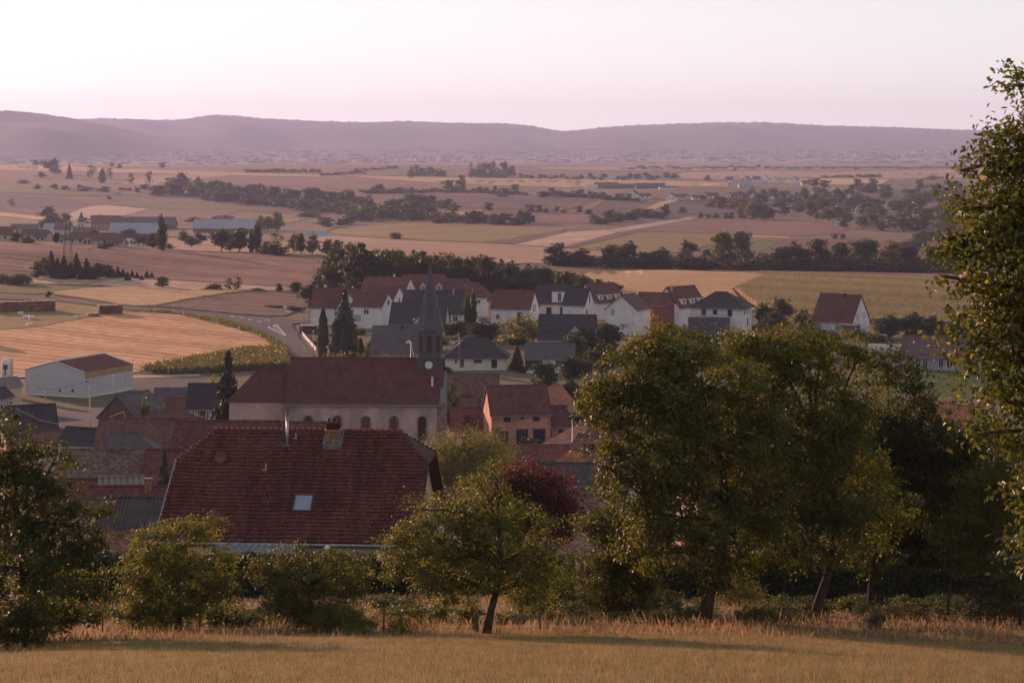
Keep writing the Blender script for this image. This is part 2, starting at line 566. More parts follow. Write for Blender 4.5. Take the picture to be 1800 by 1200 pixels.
def crown_cloud(rng, lobes, nclump, per, spread, shell=0.6):
    nb = max(12, nclump // 9)          # boughs first, leaf clumps strung along them
    Bc, Bd, _ = lobe_points(rng, lobes, nb, shell + 0.1)
    pick = rng.integers(0, nb, nclump)
    loose = rng.uniform(0, 1, nclump) < 0.35
    C0, D0, _ = lobe_points(rng, lobes, nclump, shell)
    C = np.where(loose[:, None], C0, Bc[pick] + rng.normal(0, 1, (nclump, 3)) * np.array(spread) * np.array([2.1, 2.1, 1.0]))
    D = np.where(loose[:, None], D0, Bd[pick])
    sc = rng.uniform(0.4, 1.5, nclump)
    P = np.repeat(C, per, 0) + rng.normal(0, 1, (nclump * per, 3)) * np.repeat(sc, per)[:, None] * np.array(spread)
    out = np.repeat(D, per, 0)
    return P, out, C

M_BARK = plain('bark', (0.075, 0.055, 0.042), 0.95, 0.3, 6.0, 0.1, bmp=0.8)
M_BARK_PALE = plain('pale_bark', (0.16, 0.13, 0.10), 0.95, 0.3, 6.0, 0.1, bmp=0.6)
M_LEAF = {
    'broad': leaf_mat('broadleaf', (0.030, 0.042, 0.012), (0.088, 0.102, 0.026)),
    'broad_dark': leaf_mat('dark_broadleaf', (0.022, 0.031, 0.012), (0.056, 0.066, 0.022)),
    'pale': leaf_mat('silvery_leaf', (0.075, 0.085, 0.045), (0.15, 0.155, 0.08)),
    'golden': leaf_mat('golden_green_leaf', (0.11, 0.11, 0.025), (0.24, 0.21, 0.055)),
    'conifer': leaf_mat('conifer_needles', (0.018, 0.026, 0.014), (0.040, 0.050, 0.024), trans=0.2, rough=0.6, spec=0.25),
    'blue_spruce': leaf_mat('blue_spruce_needles', (0.030, 0.040, 0.033), (0.064, 0.076, 0.062), trans=0.15, rough=0.6, spec=0.25),
    'thuja': leaf_mat('thuja_sprays', (0.024, 0.032, 0.012), (0.050, 0.058, 0.02), trans=0.2, rough=0.6, spec=0.25),
    'walnut': leaf_mat('walnut_leaf', (0.034, 0.043, 0.008), (0.128, 0.132, 0.022), (0.26, 0.20, 0.05), 0.015, trans=0.48),
    'apple': leaf_mat('apple_leaf', (0.044, 0.056, 0.018), (0.132, 0.145, 0.040), (0.30, 0.13, 0.03), 0.03),
    'willow': leaf_mat('willow_leaf', (0.085, 0.088, 0.026), (0.17, 0.16, 0.055), trans=0.5),
    'copper': leaf_mat('copper_leaf', (0.060, 0.016, 0.018), (0.17, 0.045, 0.040), (0.2, 0.07, 0.05), 0.05),
    'oak': leaf_mat('oval_leaf', (0.032, 0.042, 0.008), (0.110, 0.118, 0.017), (0.34, 0.25, 0.04), 0.018, trans=0.45, rough=0.42, spec=0.4),
    'birch': leaf_mat('autumn_birch_leaf', (0.11, 0.085, 0.025), (0.21, 0.155, 0.045)),
}

def trunk_mb(rng, h, r, top, nl, spread):
    mb = MB()
    pts = [Vector((0, 0, -0.4)), Vector((0, 0, 0.03 * h))]
    x = y = 0.0
    for i in range(1, 5):
        x += rng.normal(0, 0.02) * h; y += rng.normal(0, 0.02) * h
        pts.append(Vector((x, y, top * i / 4)))
    mb.tube(pts, [r * 1.3, r * 1.1, r * 0.95, r * 0.8, r * 0.6, r * 0.25], 7)
    for k in range(nl):
        a = rng.uniform(0, 2 * math.pi); z0 = top * rng.uniform(0.35, 0.8)
        p0 = Vector((x * z0 / top, y * z0 / top, z0)); l = spread * rng.uniform(0.5, 0.9)
        p2 = p0 + Vector((math.cos(a) * l, math.sin(a) * l, l * rng.uniform(0.5, 1.1)))
        p1 = (p0 + p2) / 2 + Vector((0, 0, -0.1 * l))
        mb.tube([p0, p1, p2], r * 0.4, 5, r * 0.1)
    return mb

def make_proto(kind, seed):
    """mesh pair (trunk, crown) for a tree 10 m tall and about 10 m wide (8 quads per clump)"""
    rng = np.random.default_rng(seed)
    name = 'tree'
    if kind in ('round', 'round_far', 'tiny', 'pale', 'golden', 'sparse'):
        lobes = []
        k = 11 if kind != 'sparse' else 7
        for i in range(k):
            a = rng.uniform(0, 2 * math.pi); rr = rng.uniform(0.8, 3.0)
            z = rng.uniform(2.1, 8.2)
            rr *= 1.0 if z < 6.5 else 0.6
            s = rng.uniform(1.1, 2.1)
            lobes.append((math.cos(a) * rr, math.sin(a) * rr, z, s, s, s * rng.uniform(0.75, 1.0)))
        lobes.append((0, 0, 4.9, 2.8, 2.8, 3.6)); lobes.append((rng.normal(0, .5), rng.normal(0, .5), 8.4, 1.5, 1.5, 1.45))
        nc, per, sp, sz = {'round': (330, 13, 0.36, 0.50), 'pale': (330, 13, 0.36, 0.5), 'golden': (420, 14, 0.30, 0.40), 'round_far': (90, 7, 0.5, 1.1), 'tiny': (45, 5, 0.6, 1.7), 'sparse': (110, 12, 0.30, 0.42)}[kind]
        P, out, _ = crown_cloud(rng, lobes, nc, per, (sp, sp, sp * 0.7), 0.75)
        V, Fc = leaf_quads(rng, P, sz, 0.75, 0.4, out, tri=True)
        tr = trunk_mb(rng, 10, 0.26, 7.0, 6 if kind != 'sparse' else 10, 3.5)
    elif kind == 'bush':
        lobes = [(rng.normal(0, 2.2), rng.normal(0, 1.8), rng.uniform(2.0, 5.5), 2.6, 2.4, rng.uniform(2.2, 3.6)) for i in range(8)] + [(0, 0, 4.0, 3.8, 3.6, 4.6)]
        P, out, _ = crown_cloud(rng, lobes, 190, 10, (0.5, 0.5, 0.45), 0.8)
        P[:, 2] = np.maximum(P[:, 2], 0.1)
        V, Fc = leaf_quads(rng, P, 0.75, 0.7, 0.4, out, tri=True)
        tr = trunk_mb(rng, 10, 0.3, 4.0, 4, 2.5)
    elif kind == 'low_bush':
        lobes = [(rng.normal(0, 2.2), rng.normal(0, 1.8), rng.uniform(2.0, 5.5), 2.6, 2.4, rng.uniform(2.2, 3.6)) for i in range(8)] + [(0, 0, 4.0, 3.8, 3.6, 4.6)]
        P, out, _ = crown_cloud(rng, lobes, 80, 9, (0.6, 0.6, 0.5), 0.8)
        P[:, 2] = np.maximum(P[:, 2], 0.1)
        V, Fc = leaf_quads(rng, P, 1.2, 0.7, 0.4, out, tri=True)
        tr = trunk_mb(rng, 10, 0.3, 4.0, 3, 2.5)
    elif kind == 'fine_bush':
        lobes = [(rng.normal(0, 2.4), rng.normal(0, 1.8), rng.uniform(1.5, 6.5), 1.8, 1.8, rng.uniform(1.4, 3.0)) for i in range(10)] + [(0, 0, 3.0, 3.6, 3.2, 3.2)]
        P, out, _ = crown_cloud(rng, lobes, 120, 11, (0.6, 0.6, 0.55), 0.8)
        P[:, 2] = np.maximum(P[:, 2], 0.1)
        V, Fc = leaf_quads(rng, P, 0.75, 0.5, 0.4, out, tri=True)
        tr = trunk_mb(rng, 10, 0.2, 4.0, 4, 2.5)
    elif kind == 'poplar':
        lobes = []
        for i in range(16):
            z = 1.2 + 8.3 * i / 15.0
            w = 2.9 * math.sin(min(1, (z + 0.6) / 9.9 + 0.08) * math.pi) ** 0.6
            lobes.append((rng.normal(0, 0.5), rng.normal(0, 0.5), z, w, w, 1.1))
        P, out, _ = crown_cloud(rng, lobes, 300, 12, (0.45, 0.45, 0.35), 0.7)
        V, Fc = leaf_quads(rng, P, 0.6, 0.6, 0.2, out, -0.6, tri=True)
        tr = trunk_mb(rng, 10, 0.45, 9.0, 5, 1.5)
    elif kind == 'conifer':
        P = []; O = []
        for i in range(26):
            z = 0.6 + 9.0 * i / 25.0
            R = 4.8 * (1 - (z / 10.15) ** 1.45)
            nb = int(7 + 9 * (1 - z / 10))
            for k in range(nb):
                a = rng.uniform(0, 2 * math.pi); l = R * rng.uniform(0.75, 1.1)
                t = np.linspace(0.15, 1, max(4, int(14 * l / 4.6)))
                q = np.stack([np.cos(a) * l * t, np.sin(a) * l * t, z - 0.9 * t ** 1.5 * l / 4 + 0.0 * t], 1)
                q = np.repeat(q, 3, 0) + rng.normal(0, 0.16, (len(q) * 3, 3))
                P.append(q); O.append(np.tile([[math.cos(a), math.sin(a), 0.2]], (len(q), 1)))
        P = np.concatenate(P); O = np.concatenate(O)
        V, Fc = leaf_quads(rng, P, 0.62, 0.42, 0.3, O, 0.5, tri=True)
        tr = trunk_mb(rng, 10, 0.28, 9.9, 0, 1)
    elif kind == 'column':
        n = 5200
        z = rng.uniform(0.2, 9.9, n); a = rng.uniform(0, 2 * math.pi, n)
        w = 4.6 * np.sin(np.clip(z / 10.0 * 0.86 + 0.14, 0, 1) * math.pi) ** 0.55 * rng.uniform(0.75, 1.05, n) * (1 + 0.08 * np.sin(z * 3 + a * 2))
        P = np.stack([np.cos(a) * w, np.sin(a) * w, z], 1)
        V, Fc = leaf_quads(rng, P, 0.62, 0.5, 0.1, np.stack([np.cos(a), np.sin(a), 0 * a], 1), -1.5)
        tr = trunk_mb(rng, 10, 0.5, 8.0, 0, 1)
    if kind in ('round_far', 'tiny', 'bush', 'fine_bush', 'low_bush'): PROTO_V.setdefault(kind, []).append(np.array(V))
    return tr.mesh('trunk', True), np_mesh('crown', V, Fc)

PROTO = {}; PROTO_V = {}
_VAR = {'fine_bush': 3, 'low_bush': 4, 'round': 6, 'round_far': 5, 'tiny': 3, 'pale': 2, 'golden': 1, 'sparse': 3, 'bush': 4, 'poplar': 3, 'conifer': 3, 'column': 1}
for _k, _n in _VAR.items():
    PROTO[_k] = [make_proto(_k, 100 * (1 + list(_VAR).index(_k)) + i) for i in range(_n)]
_PM = {}
def proto_mesh(kind, leaf, i):
    """the shared meshes of one tree form with one leaf colour"""
    key = (kind, leaf, i)
    if key not in _PM:
        t, c = PROTO[kind][i]
        c2 = c.copy(); c2.materials.append(M_LEAF[leaf])
        if len(t.materials) == 0: t.materials.append(M_BARK)
        _PM[key] = (t, c2)
    return _PM[key]

TRNG = np.random.default_rng(77)
NTREE = [0]
def tree(px, py, h, w, kind='round', leaf='broad', label=None, group=None, d=None, name='tree', cat='tree', sink=0.0):
    """a tree standing where the photo shows its foot (px, py), h by w photo pixels"""
    if d is None:
        p = ground(px, py); d = p[1]; x = p[0]
    else:
        x = (px - CX) / FPX * d
    z = gz(x, d)
    H = h * d / FPX; W = w * d / FPX
    i = int(TRNG.integers(0, _VAR[kind]))
    t, c = proto_mesh(kind, leaf, i)
    wn_ = {'round': 8.6, 'round_far': 8.8, 'pale': 8.6, 'golden': 8.6, 'sparse': 8.2, 'bush': 9.5, 'poplar': 6.6, 'conifer': 9.0, 'column': 9.4}[kind]
    e = empty(name, (x, d, z - sink), float(TRNG.uniform(0, 6.28)))
    e.scale = (W / wn_, W / wn_, H / 9.9)
    link('trunk', t, e); link('crown', c, e)
    tag(e, label, cat, group)
    NTREE[0] += 1
    return e

# ---- trees close to the eye, one by one
def near_tree(label, px, d, trunk, lobes, nclump, per, spread, leaf, lsize, lasp=0.5, bark=M_BARK, r0=0.16, shell=0.6, twigs=40, seed=1, hexa=False, name='tree', cat='tree', group=None, droop=0.3, hang=0.0, low=None):
    """trunk: [(px, py, dd)] photo polyline; lobes: [(px, py, rx, ry, dd)] in photo pixels at distance d + dd"""
    rng = np.random.default_rng(seed)
    base = at(px, d)
    def P3(x, y, dd): return Vector(((x - CX) / FPX * (d + dd), d + dd, CZ - (y - HY) / FPX * (d + dd))) - base
    e = empty(name, base)
    tag(e, label, cat, group)
    LB = []
    for (x, y, rx, ry, dd) in lobes:
        c = P3(x, y, dd); k = (d + dd) / FPX
        LB.append((c.x, c.y, c.z, rx * k, 0.5 * (rx + ry) * k, ry * k))
    P, out, C = crown_cloud(rng, LB, nclump, per, spread, shell)
    if hang:
        P[:, 2] -= np.abs(rng.normal(0, hang, len(P)))
    if low is not None:
        keep = P[:, 2] > low
        P, out = P[keep], out[keep]
    V, Fc = (leaf_hex if hexa else leaf_quads)(rng, P, lsize, lasp, 0.45, out, droop)
    mb = MB()
    tp = [P3(x, y, dd) for (x, y, dd) in trunk]
    tp[0] = Vector((tp[0].x, tp[0].y, gz(base.x + tp[0].x, base.y + tp[0].y) - base.z - 0.3))
    n = len(tp)
    mb.tube(tp, [r0 * (1.25 if i == 0 else 1.0 - 0.55 * i / max(1, n - 1)) for i in range(n)], 9)
    top = tp[-1]
    for L_ in LB:
        c = Vector(L_[:3])
        k0 = min(2, n - 1)
        j = int(np.argmin([(q - c).length + 0.6 * max(0, q.z - c.z) for q in tp[k0:]])) + k0
        a = tp[j]
        mid = a.lerp(c, 0.5) + Vector((rng.normal(0, .12), rng.normal(0, .12), 0.12 * (c - a).length))
        mb.tube([a, a.lerp(mid, 0.5), mid, c], r0 * 0.45, 6, r0 * 0.16)
    cl = [Vector(c) for c in C[rng.choice(len(C), min(twigs, len(C)), replace=False)]]
    cen = [Vector(L_[:3]) for L_ in LB]
    for c in cl:
        a = min(cen, key=lambda q: (q - c).length)
        m_ = a.lerp(c, 0.55) + Vector((rng.normal(0, .05), rng.normal(0, .05), rng.normal(0.03, .06)))
        mb.tube([a, m_, c], r0 * 0.16, 4, 0.006)
    mb.build('trunk', bark, e, smooth=True)
    link('crown', np_mesh('crown', V, Fc), e, M_LEAF[leaf])
    return e
# ------------------------------------------------------------------ fields, roads
def hit(px, py, dmin, dmax):
    RD = np.exp(np.linspace(math.log(dmin), math.log(dmax), 900))
    X = (px - CX) / FPX * RD
    g = tz(X, RD) - (CZ - (py - HY) / FPX * RD)
    k = np.nonzero(g >= 0)[0]
    if len(k) == 0: i = int(np.argmax(g)); d = RD[i]
    elif k[0] == 0: d = RD[0]
    else:
        i = k[0]; d = RD[i-1] + (RD[i] - RD[i-1]) * (-g[i-1]) / (g[i] - g[i-1])
    x = (px - CX) / FPX * d
    return np.array([x, d, gz(x, d)])

FIELD_N = [0]
def field(name, label, m, poly, h=0.0, dmin=60.0, dmax=9000.0, step=(26, 5), kind='structure', skirt=True, lift=None, cat=None):
    """a sheet of crop or paving draped over the ground inside a photo outline; h = crop height"""
    pts = []
    n = len(poly)
    for i in range(n):
        a, b = np.array(poly[i], float), np.array(poly[(i + 1) % n], float)
        k = max(1, int(max(abs(b - a) / np.array([step[0] * 0.6, step[1] * 1.0]))))
        for t in range(k): pts.append(a + (b - a) * t / k)
    nb = len(pts)
    A = np.array(poly, float)
    x0, y0 = A.min(0); x1, y1 = A.max(0)
    def inside(q):
        c = False
        for i in range(n):
            (xa, ya), (xb, yb) = poly[i], poly[(i + 1) % n]
            if (ya > q[1]) != (yb > q[1]) and q[0] < (xb - xa) * (q[1] - ya) / (yb - ya) + xa: c = not c
        return c
    for i, y in enumerate(np.arange(y0 + step[1] * 0.5, y1, step[1])):
        for x in np.arange(x0 + step[0] * (0.3 + 0.5 * (i % 2)), x1, step[0]):
            if inside((x, y)): pts.append(np.array([x, y]))
    vo, eo, fo, ov, oe, of = geometry.delaunay_2d_cdt([Vector((p[0], p[1])) for p in pts], [], [list(range(nb))], 1, 0.01)
    FIELD_N[0] += 1
    W = np.array([hit(p[0], p[1], dmin, dmax) for p in vo])
    lf = (0.05 + 0.012 * (FIELD_N[0] % 9) + 0.00012 * W[:, 1]) if lift is None else lift
    W[:, 2] += lf + h
    V = [tuple(w) for w in W]; Fc = [tuple(reversed(f)) for f in fo]
    if skirt and h > 0:
        cnt = {}
        for f in Fc:
            for i in range(len(f)):
                a, b = f[i], f[(i + 1) % len(f)]
                cnt[(a, b)] = 1
        for (a, b) in list(cnt):
            if (b, a) not in cnt:
                m0 = len(V) + 2
                V.append(V[a]); V.append(V[b])
                V.append((V[a][0], V[a][1], V[a][2] - h - 0.3)); V.append((V[b][0], V[b][1], V[b][2] - h - 0.3))
                Fc.append((m0 - 1, m0 - 2, m0, m0 + 1))
    me = bpy.data.meshes.new(name)
    me.from_pydata(V, [], Fc)
    me.polygons.foreach_set('use_smooth', np.ones(len(me.polygons), dtype=bool))
    me.update()
    o = link(name, me, None, m)
    tag(o, label, cat, None, kind)
    return o

F_STUBBLE = field_mat('golden_stubble', (0.47, 0.25, 0.12), (0.57, 0.33, 0.17), rows=-52, spacing=5.5, row_c=0.66, nscale=0.01, fine=0.3, bmp=0.12)
F_WHEAT = field_mat('ripe_wheat', (0.36, 0.225, 0.11), (0.45, 0.29, 0.145), rows=-70, spacing=4.0, row_c=0.85, nscale=0.012, fine=0.5)
F_PALE = field_mat('pale_stubble', (0.29, 0.185, 0.125), (0.37, 0.24, 0.16), rows=-40, spacing=7.0, row_c=0.85, nscale=0.01, fine=0.2)
F_PALE2 = field_mat('whitish_stubble', (0.40, 0.265, 0.19), (0.48, 0.33, 0.24), rows=20, spacing=9.0, row_c=0.75, nscale=0.01, fine=0.2)
F_BROWN = field_mat('ploughed_earth', (0.19, 0.108, 0.086), (0.27, 0.155, 0.118), rows=-62, spacing=9.0, row_c=0.58, nscale=0.008, fine=0.12, bmp=0.3)  # ploughed brown, deepened to add slope shading by colour
F_BROWN2 = field_mat('dark_ploughed_earth', (0.13, 0.082, 0.072), (0.185, 0.115, 0.09), rows=-30, spacing=9.0, row_c=0.66, nscale=0.01, fine=0.15, bmp=0.3)
F_ROWS = field_mat('dark_crop_rows', (0.15, 0.10, 0.075), (0.19, 0.125, 0.09), rows=-66, spacing=3.2, row_c=0.5, nscale=0.01, fine=0.2, bmp=0.25)
F_GREEN = field_mat('green_pasture', (0.085, 0.098, 0.038), (0.135, 0.135, 0.052), nscale=0.008, fine=0.2, blotch=(0.2, 0.15, 0.07))
F_DULL = field_mat('dull_shaded_brown', (0.095, 0.072, 0.068), (0.145, 0.102, 0.09), rows=-20, spacing=14, row_c=0.85, nscale=0.008, fine=0.1)  # dull brown, darkened to stand in for shaded slopes
F_CORN = field_mat('corn_tops', (0.21, 0.16, 0.07), (0.29, 0.21, 0.09), rows=-58, spacing=7.0, row_c=0.6, nscale=0.012, fine=0.35, bmp=0.4)
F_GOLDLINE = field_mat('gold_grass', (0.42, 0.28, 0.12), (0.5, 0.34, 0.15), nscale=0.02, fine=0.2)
F_ROAD = field_mat('asphalt', (0.085, 0.078, 0.080), (0.115, 0.105, 0.105), nscale=0.05, fine=1.5)
F_YARD = field_mat('gravel_yard', (0.20, 0.155, 0.13), (0.27, 0.21, 0.17), nscale=0.05, fine=0.8, blotch=(0.15, 0.13, 0.08))
F_DIRT = field_mat('dirt_track', (0.34, 0.26, 0.2), (0.42, 0.33, 0.26), nscale=0.03, fine=0.4)
F_VERGE = field_mat('dry_verge', (0.20, 0.15, 0.06), (0.30, 0.21, 0.09), nscale=0.06, fine=0.8, blotch=(0.10, 0.11, 0.035))
F_LAWN = field_mat('mown_lawn', (0.055, 0.085, 0.025), (0.085, 0.115, 0.035), nscale=0.05, fine=0.8)
F_VILLAGE = field_mat('village_ground', (0.11, 0.10, 0.06), (0.17, 0.14, 0.09), nscale=0.03, fine=0.5, blotch=(0.07, 0.08, 0.03))
M_WHITE_LINE = plain('road_paint', (0.62, 0.60, 0.58), 0.7, 0.15, 1.5)
M_KERB = plain('kerb_stone', (0.42, 0.36, 0.32), 0.9, 0.15, 1.5)

# the slopes under the village
field('village_ground', 'gardens and yards under the village', F_VILLAGE,
      [(-250,760),(-100,712),(60,668),(250,661),(512,650),(530,600),(528,566),(560,525),(800,515),(1100,535),(1350,545),(1560,572),(1760,572),(2050,640),(2050,990),(1500,1010),(700,1012),(-250,1010)], dmin=90, dmax=720, step=(20, 5), lift=0.15)
field('stubble_field', 'lit golden stubble field inside the bend of the road', F_STUBBLE,
      [(-250,622),(-120,598),(0,581),(75,574),(120,565),(155,559),(212,549),(295,549),(312,553),(375,568),(437,585),(467,597),(482,611),(485,617),(425,620),(375,630),(312,641),(250,653),(225,658),(0,658),(-250,662)], dmax=720, step=(18, 4))
field('grass_verge', 'rough grassy yard with woodpiles above the stubble field', F_VERGE,
      [(-250,560),(-100,540),(0,529),(90,530),(180,541),(240,548),(212,549),(155,559),(120,565),(75,574),(0,581),(-120,598),(-250,622)], dmax=760, h=0.1)
field('grass_verge', 'green verge along the inside of the road bend', F_VERGE,
      [(240,548),(330,554),(395,564),(440,578),(478,596),(497,608),(513,633),(515,648),(503,640),(490,618),(485,616),(482,611),(467,596),(437,584),(375,567),(312,552),(295,548)], dmax=720, h=0.25)
field('wheat_field', 'pale golden wheat field beyond the road', F_WHEAT,
      [(95,516),(150,510),(215,506),(300,508),(400,511),(448,512),(400,517),(330,528),(275,539),(240,540),(215,538),(150,527),(95,520)], h=0.5, dmax=840)
field('row_crop_field', 'dark brown row crop beside the road', F_ROWS,
      [(278,540),(330,530),(400,519),(452,513),(530,513),(560,520),(545,535),(530,545),(500,556),(470,557),(400,551),(330,544)], h=0.15, dmax=840)
field('pasture', 'green pasture strip at the left edge below the conifers', F_GREEN,
      [(-250,498),(0,500),(60,501),(180,505),(150,509),(95,515),(60,518),(0,515),(-250,510)], dmax=860)
field('stubble_field', 'whitish striped stubble strip under the brown rise', F_PALE2,
      [(55,480),(110,481),(190,488),(250,491),(320,495),(450,503),(540,510),(530,512),(450,511),(300,507),(215,504),(180,503),(60,499),(55,490)], dmax=900)
field('ploughed_field', 'long ploughed brown rise below the left village', F_BROWN,
      [(-300,426),(0,426),(150,434),(300,443),(440,450),(600,458),(590,465),(575,478),(555,492),(545,502),(450,501),(320,493),(200,487),(110,480),(55,478),(0,474),(-300,470)], dmin=700, dmax=1100, step=(24, 4))
field('wheat_field', 'golden wheat slope right behind the village', F_WHEAT,
      [(900,470),(985,470),(1060,475),(1200,478),(1310,482),(1345,484),(1320,496),(1287,510),(1300,530),(1330,548),(1250,552),(1120,545),(1000,530),(900,510)], h=0.6, dmin=560, dmax=840)
field('maize_field', 'greenish maize slope right of the groove', F_CORN,
      [(1352,485),(1400,487),(1500,490),(1620,493),(1760,497),(2050,500),(2050,590),(1760,582),(1560,574),(1420,560),(1330,540),(1292,512),(1326,497)], h=1.6, dmin=560, dmax=860)
# middle distance
MID = [
 ('stubble_field','pinkish stubble field behind the dark wood',F_PALE,[(552,414),(640,418),(750,425),(850,428),(905,431),(1000,438),(1090,444),(1000,462),(900,464),(760,457),(600,457),(556,440)]),
 ('maize_field','broad yellow green maize field with tree shadows',F_CORN,[(560,410),(620,399),(690,394),(800,394),(900,396),(965,400),(1000,403),(950,411),(900,419),(850,427),(750,423),(640,416)]),
 ('ploughed_field','dark wedge of ploughed earth beside the pale stubble',F_BROWN2,[(855,428),(903,418),(953,410),(1003,403),(1060,403),(1000,408),(903,429)]),
 ('stubble_field','pale pink stubble quadrilateral in the middle distance',F_PALE2,[(905,430),(1000,408),(1063,404),(1086,409),(1060,416),(985,436)]),
 ('ploughed_field','narrow dark strip right of the pale stubble',F_BROWN2,[(987,436),(1062,416),(1090,409),(1122,408),(1010,436)]),
 ('maize_field','yellow green field in front of the large ploughed field',F_CORN,[(1012,436),(1123,409),(1180,409),(1260,412),(1322,417),(1245,432),(1205,444),(1100,446)]),
 ('pasture','small green field wedge left of the lower ploughed field',F_GREEN,[(1305,440),(1322,424),(1378,420),(1332,445)]),
 ('ploughed_field','large ploughed field below the right village',F_BROWN,[(1120,402),(1180,391),(1205,386),(1290,384),(1400,389),(1450,394),(1490,403),(1480,410),(1400,416),(1300,413),(1200,409),(1122,407)]),
 ('ploughed_field','lower ploughed field above the right tree line',F_BROWN2,[(1318,458),(1335,445),(1378,420),(1500,420),(1620,425),(1700,432),(1600,470),(1450,475)]),
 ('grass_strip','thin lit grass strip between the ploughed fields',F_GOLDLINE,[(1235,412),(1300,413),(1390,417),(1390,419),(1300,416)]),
 ('maize_strip','thin green crop strip in the lower ploughed field',F_CORN,[(1505,421),(1595,424),(1600,427),(1505,423)]),
 ('dirt_road','pale field road rising towards the right village',F_DIRT,[(1070,405),(1110,398),(1160,390),(1215,382),(1226,384),(1175,393),(1120,403),(1090,409)]),
 ('ploughed_field','striped brown field in the centre of the valley',F_BROWN,[(838,379),(900,371),(980,373),(1060,376),(1072,382),(1045,393),(980,393),(900,389),(850,384)]),
 ('stubble_field','small pale pink patch beside the hedge',F_PALE2,[(768,377),(800,369),(850,370),(832,378)]),
 ('dull_slope','greyish shaded slope in the centre distance',F_DULL,[(935,343),(1000,341),(1066,345),(1020,366),(980,371),(890,368),(825,369),(815,364),(880,352)]),
 ('dull_slope','greyish slope left of the field hut',F_DULL,[(630,342),(720,340),(860,343),(930,344),(870,353),(800,360),(780,352),(700,346),(640,352)]),
 ('maize_strip','lit yellow strip on the grey slope',F_CORN,[(1056,345),(1078,346),(1030,372),(1000,374)]),
 ('dull_slope','brownish slope below the right village houses',F_DULL,[(1082,347),(1140,350),(1120,362),(1080,374),(1035,373)]),
 ('dull_slope','dim grassy slope under the long hedge of the right village',F_DULL,[(1150,368),(1180,355),(1290,356),(1320,362),(1320,378),(1240,378),(1160,378)]),
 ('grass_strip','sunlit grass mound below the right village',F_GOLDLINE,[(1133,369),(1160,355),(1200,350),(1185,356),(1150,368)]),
 ('wheat_field','long golden field strip across the centre distance',F_WHEAT,[(600,309),(700,311),(800,312),(950,315),(1100,317),(1280,321),(1280,329),(1100,326),(1000,330),(860,326),(760,322),(660,314)]),
 ('ploughed_field','reddish field left of the golden strip',F_BROWN,[(560,316),(660,315),(745,324),(820,331),(760,336),(650,333),(590,331)]),
 ('pasture','green bank with the row of pale poplars',F_GREEN,[(640,300),(700,295),(740,296),(740,308),(680,309)]),
 ('ploughed_field','reddish strip behind the pale poplars',F_BROWN,[(740,298),(900,302),(1000,305),(1060,310),(1000,314),(860,311),(740,309)]),
 ('stubble_field','pale far field with scattered bushes on the right',F_PALE,[(1200,304),(1330,301),(1480,303),(1680,299),(1760,299),(1760,312),(1560,315),(1400,312),(1260,316),(1180,314)]),
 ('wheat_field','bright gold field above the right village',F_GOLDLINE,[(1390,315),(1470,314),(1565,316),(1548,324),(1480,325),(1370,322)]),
 ('pasture','green meadow above the right village',F_GREEN,[(1568,318),(1760,318),(1760,330),(1600,328),(1552,324)]),
 ('stubble_field','pale strip at the far edge of the plain',F_PALE,[(940,294),(1100,293),(1320,295),(1320,298),(1200,301),(1060,300),(960,298)]),
 ('wheat_field','golden plateau strip along the left skyline',F_WHEAT,[(-200,292),(0,292),(80,290),(180,296),(300,300),(420,304),(600,309),(600,312),(430,309),(300,306),(180,303),(60,301),(0,300),(-200,302)]),
 ('ploughed_field','reddish field above the long left wood',F_BROWN,[(345,318),(430,310),(560,312),(650,322),(610,333),(560,331),(450,326),(360,323)]),
 ('stubble_field','pink field beside the sparse trees on the left',F_PALE,[(205,326),(255,311),(340,306),(410,309),(340,317),(285,326)]),
 ('pasture','green strip crossing the upper left slope',F_GREEN,[(-200,318),(0,321),(100,327),(150,335),(250,344),(120,345),(0,338),(-200,335)]),
 ('dull_slope','brownish slope on the far left',F_DULL,[(-200,338),(0,341),(100,347),(165,359),(110,381),(60,377),(0,369),(-200,365)]),
 ('stubble_field','pale pink curved field behind the left church',F_PALE2,[(103,384),(150,363),(185,361),(262,368),(230,376),(172,388)]),
 ('ploughed_field','reddish field behind the barns of the left village',F_BROWN,[(185,389),(235,376),(290,370),(420,370),(395,384),(340,396),(250,394)]),
 ('pasture','long green strip falling towards the left poplars',F_GREEN,[(170,358),(260,353),(340,358),(430,366),(520,373),(580,378),(540,378),(470,374),(380,369),(290,368)]),
 ('maize_field','yellow green hump behind the tall poplars',F_CORN,[(405,387),(470,377),(540,377),(562,380),(500,394),(440,392)]),
 ('wheat_field','thin gold strip above the left village roofs',F_GOLDLINE,[(-100,371),(0,374),(60,380),(110,386),(185,391),(60,386),(0,380),(-100,378)]),
 ('dull_slope','brown slope under the long left wood',F_DULL,[(380,358),(470,363),(560,368),(660,374),(640,388),(585,378),(500,370)]),
 ('stubble_field','lit pinkish meadow around the left poplars',F_PALE,[(300,421),(360,424),(500,426),(600,424),(600,452),(450,446),(300,440),(270,434)]),
 ('maize_field','yellow strip right of the small grey shed',F_CORN,[(520,409),(560,398),(600,397),(560,412)]),
]
for nm, lb, mt, pl in MID:
    hh = 0.0
    mp = sum(p[1] for p in pl) / len(pl)
    field(nm, lb, mt, pl, h=hh, dmin=860 if mp > 400 else 1000, dmax=8000 if mp < 330 else 3600, step=(26, 3.0))
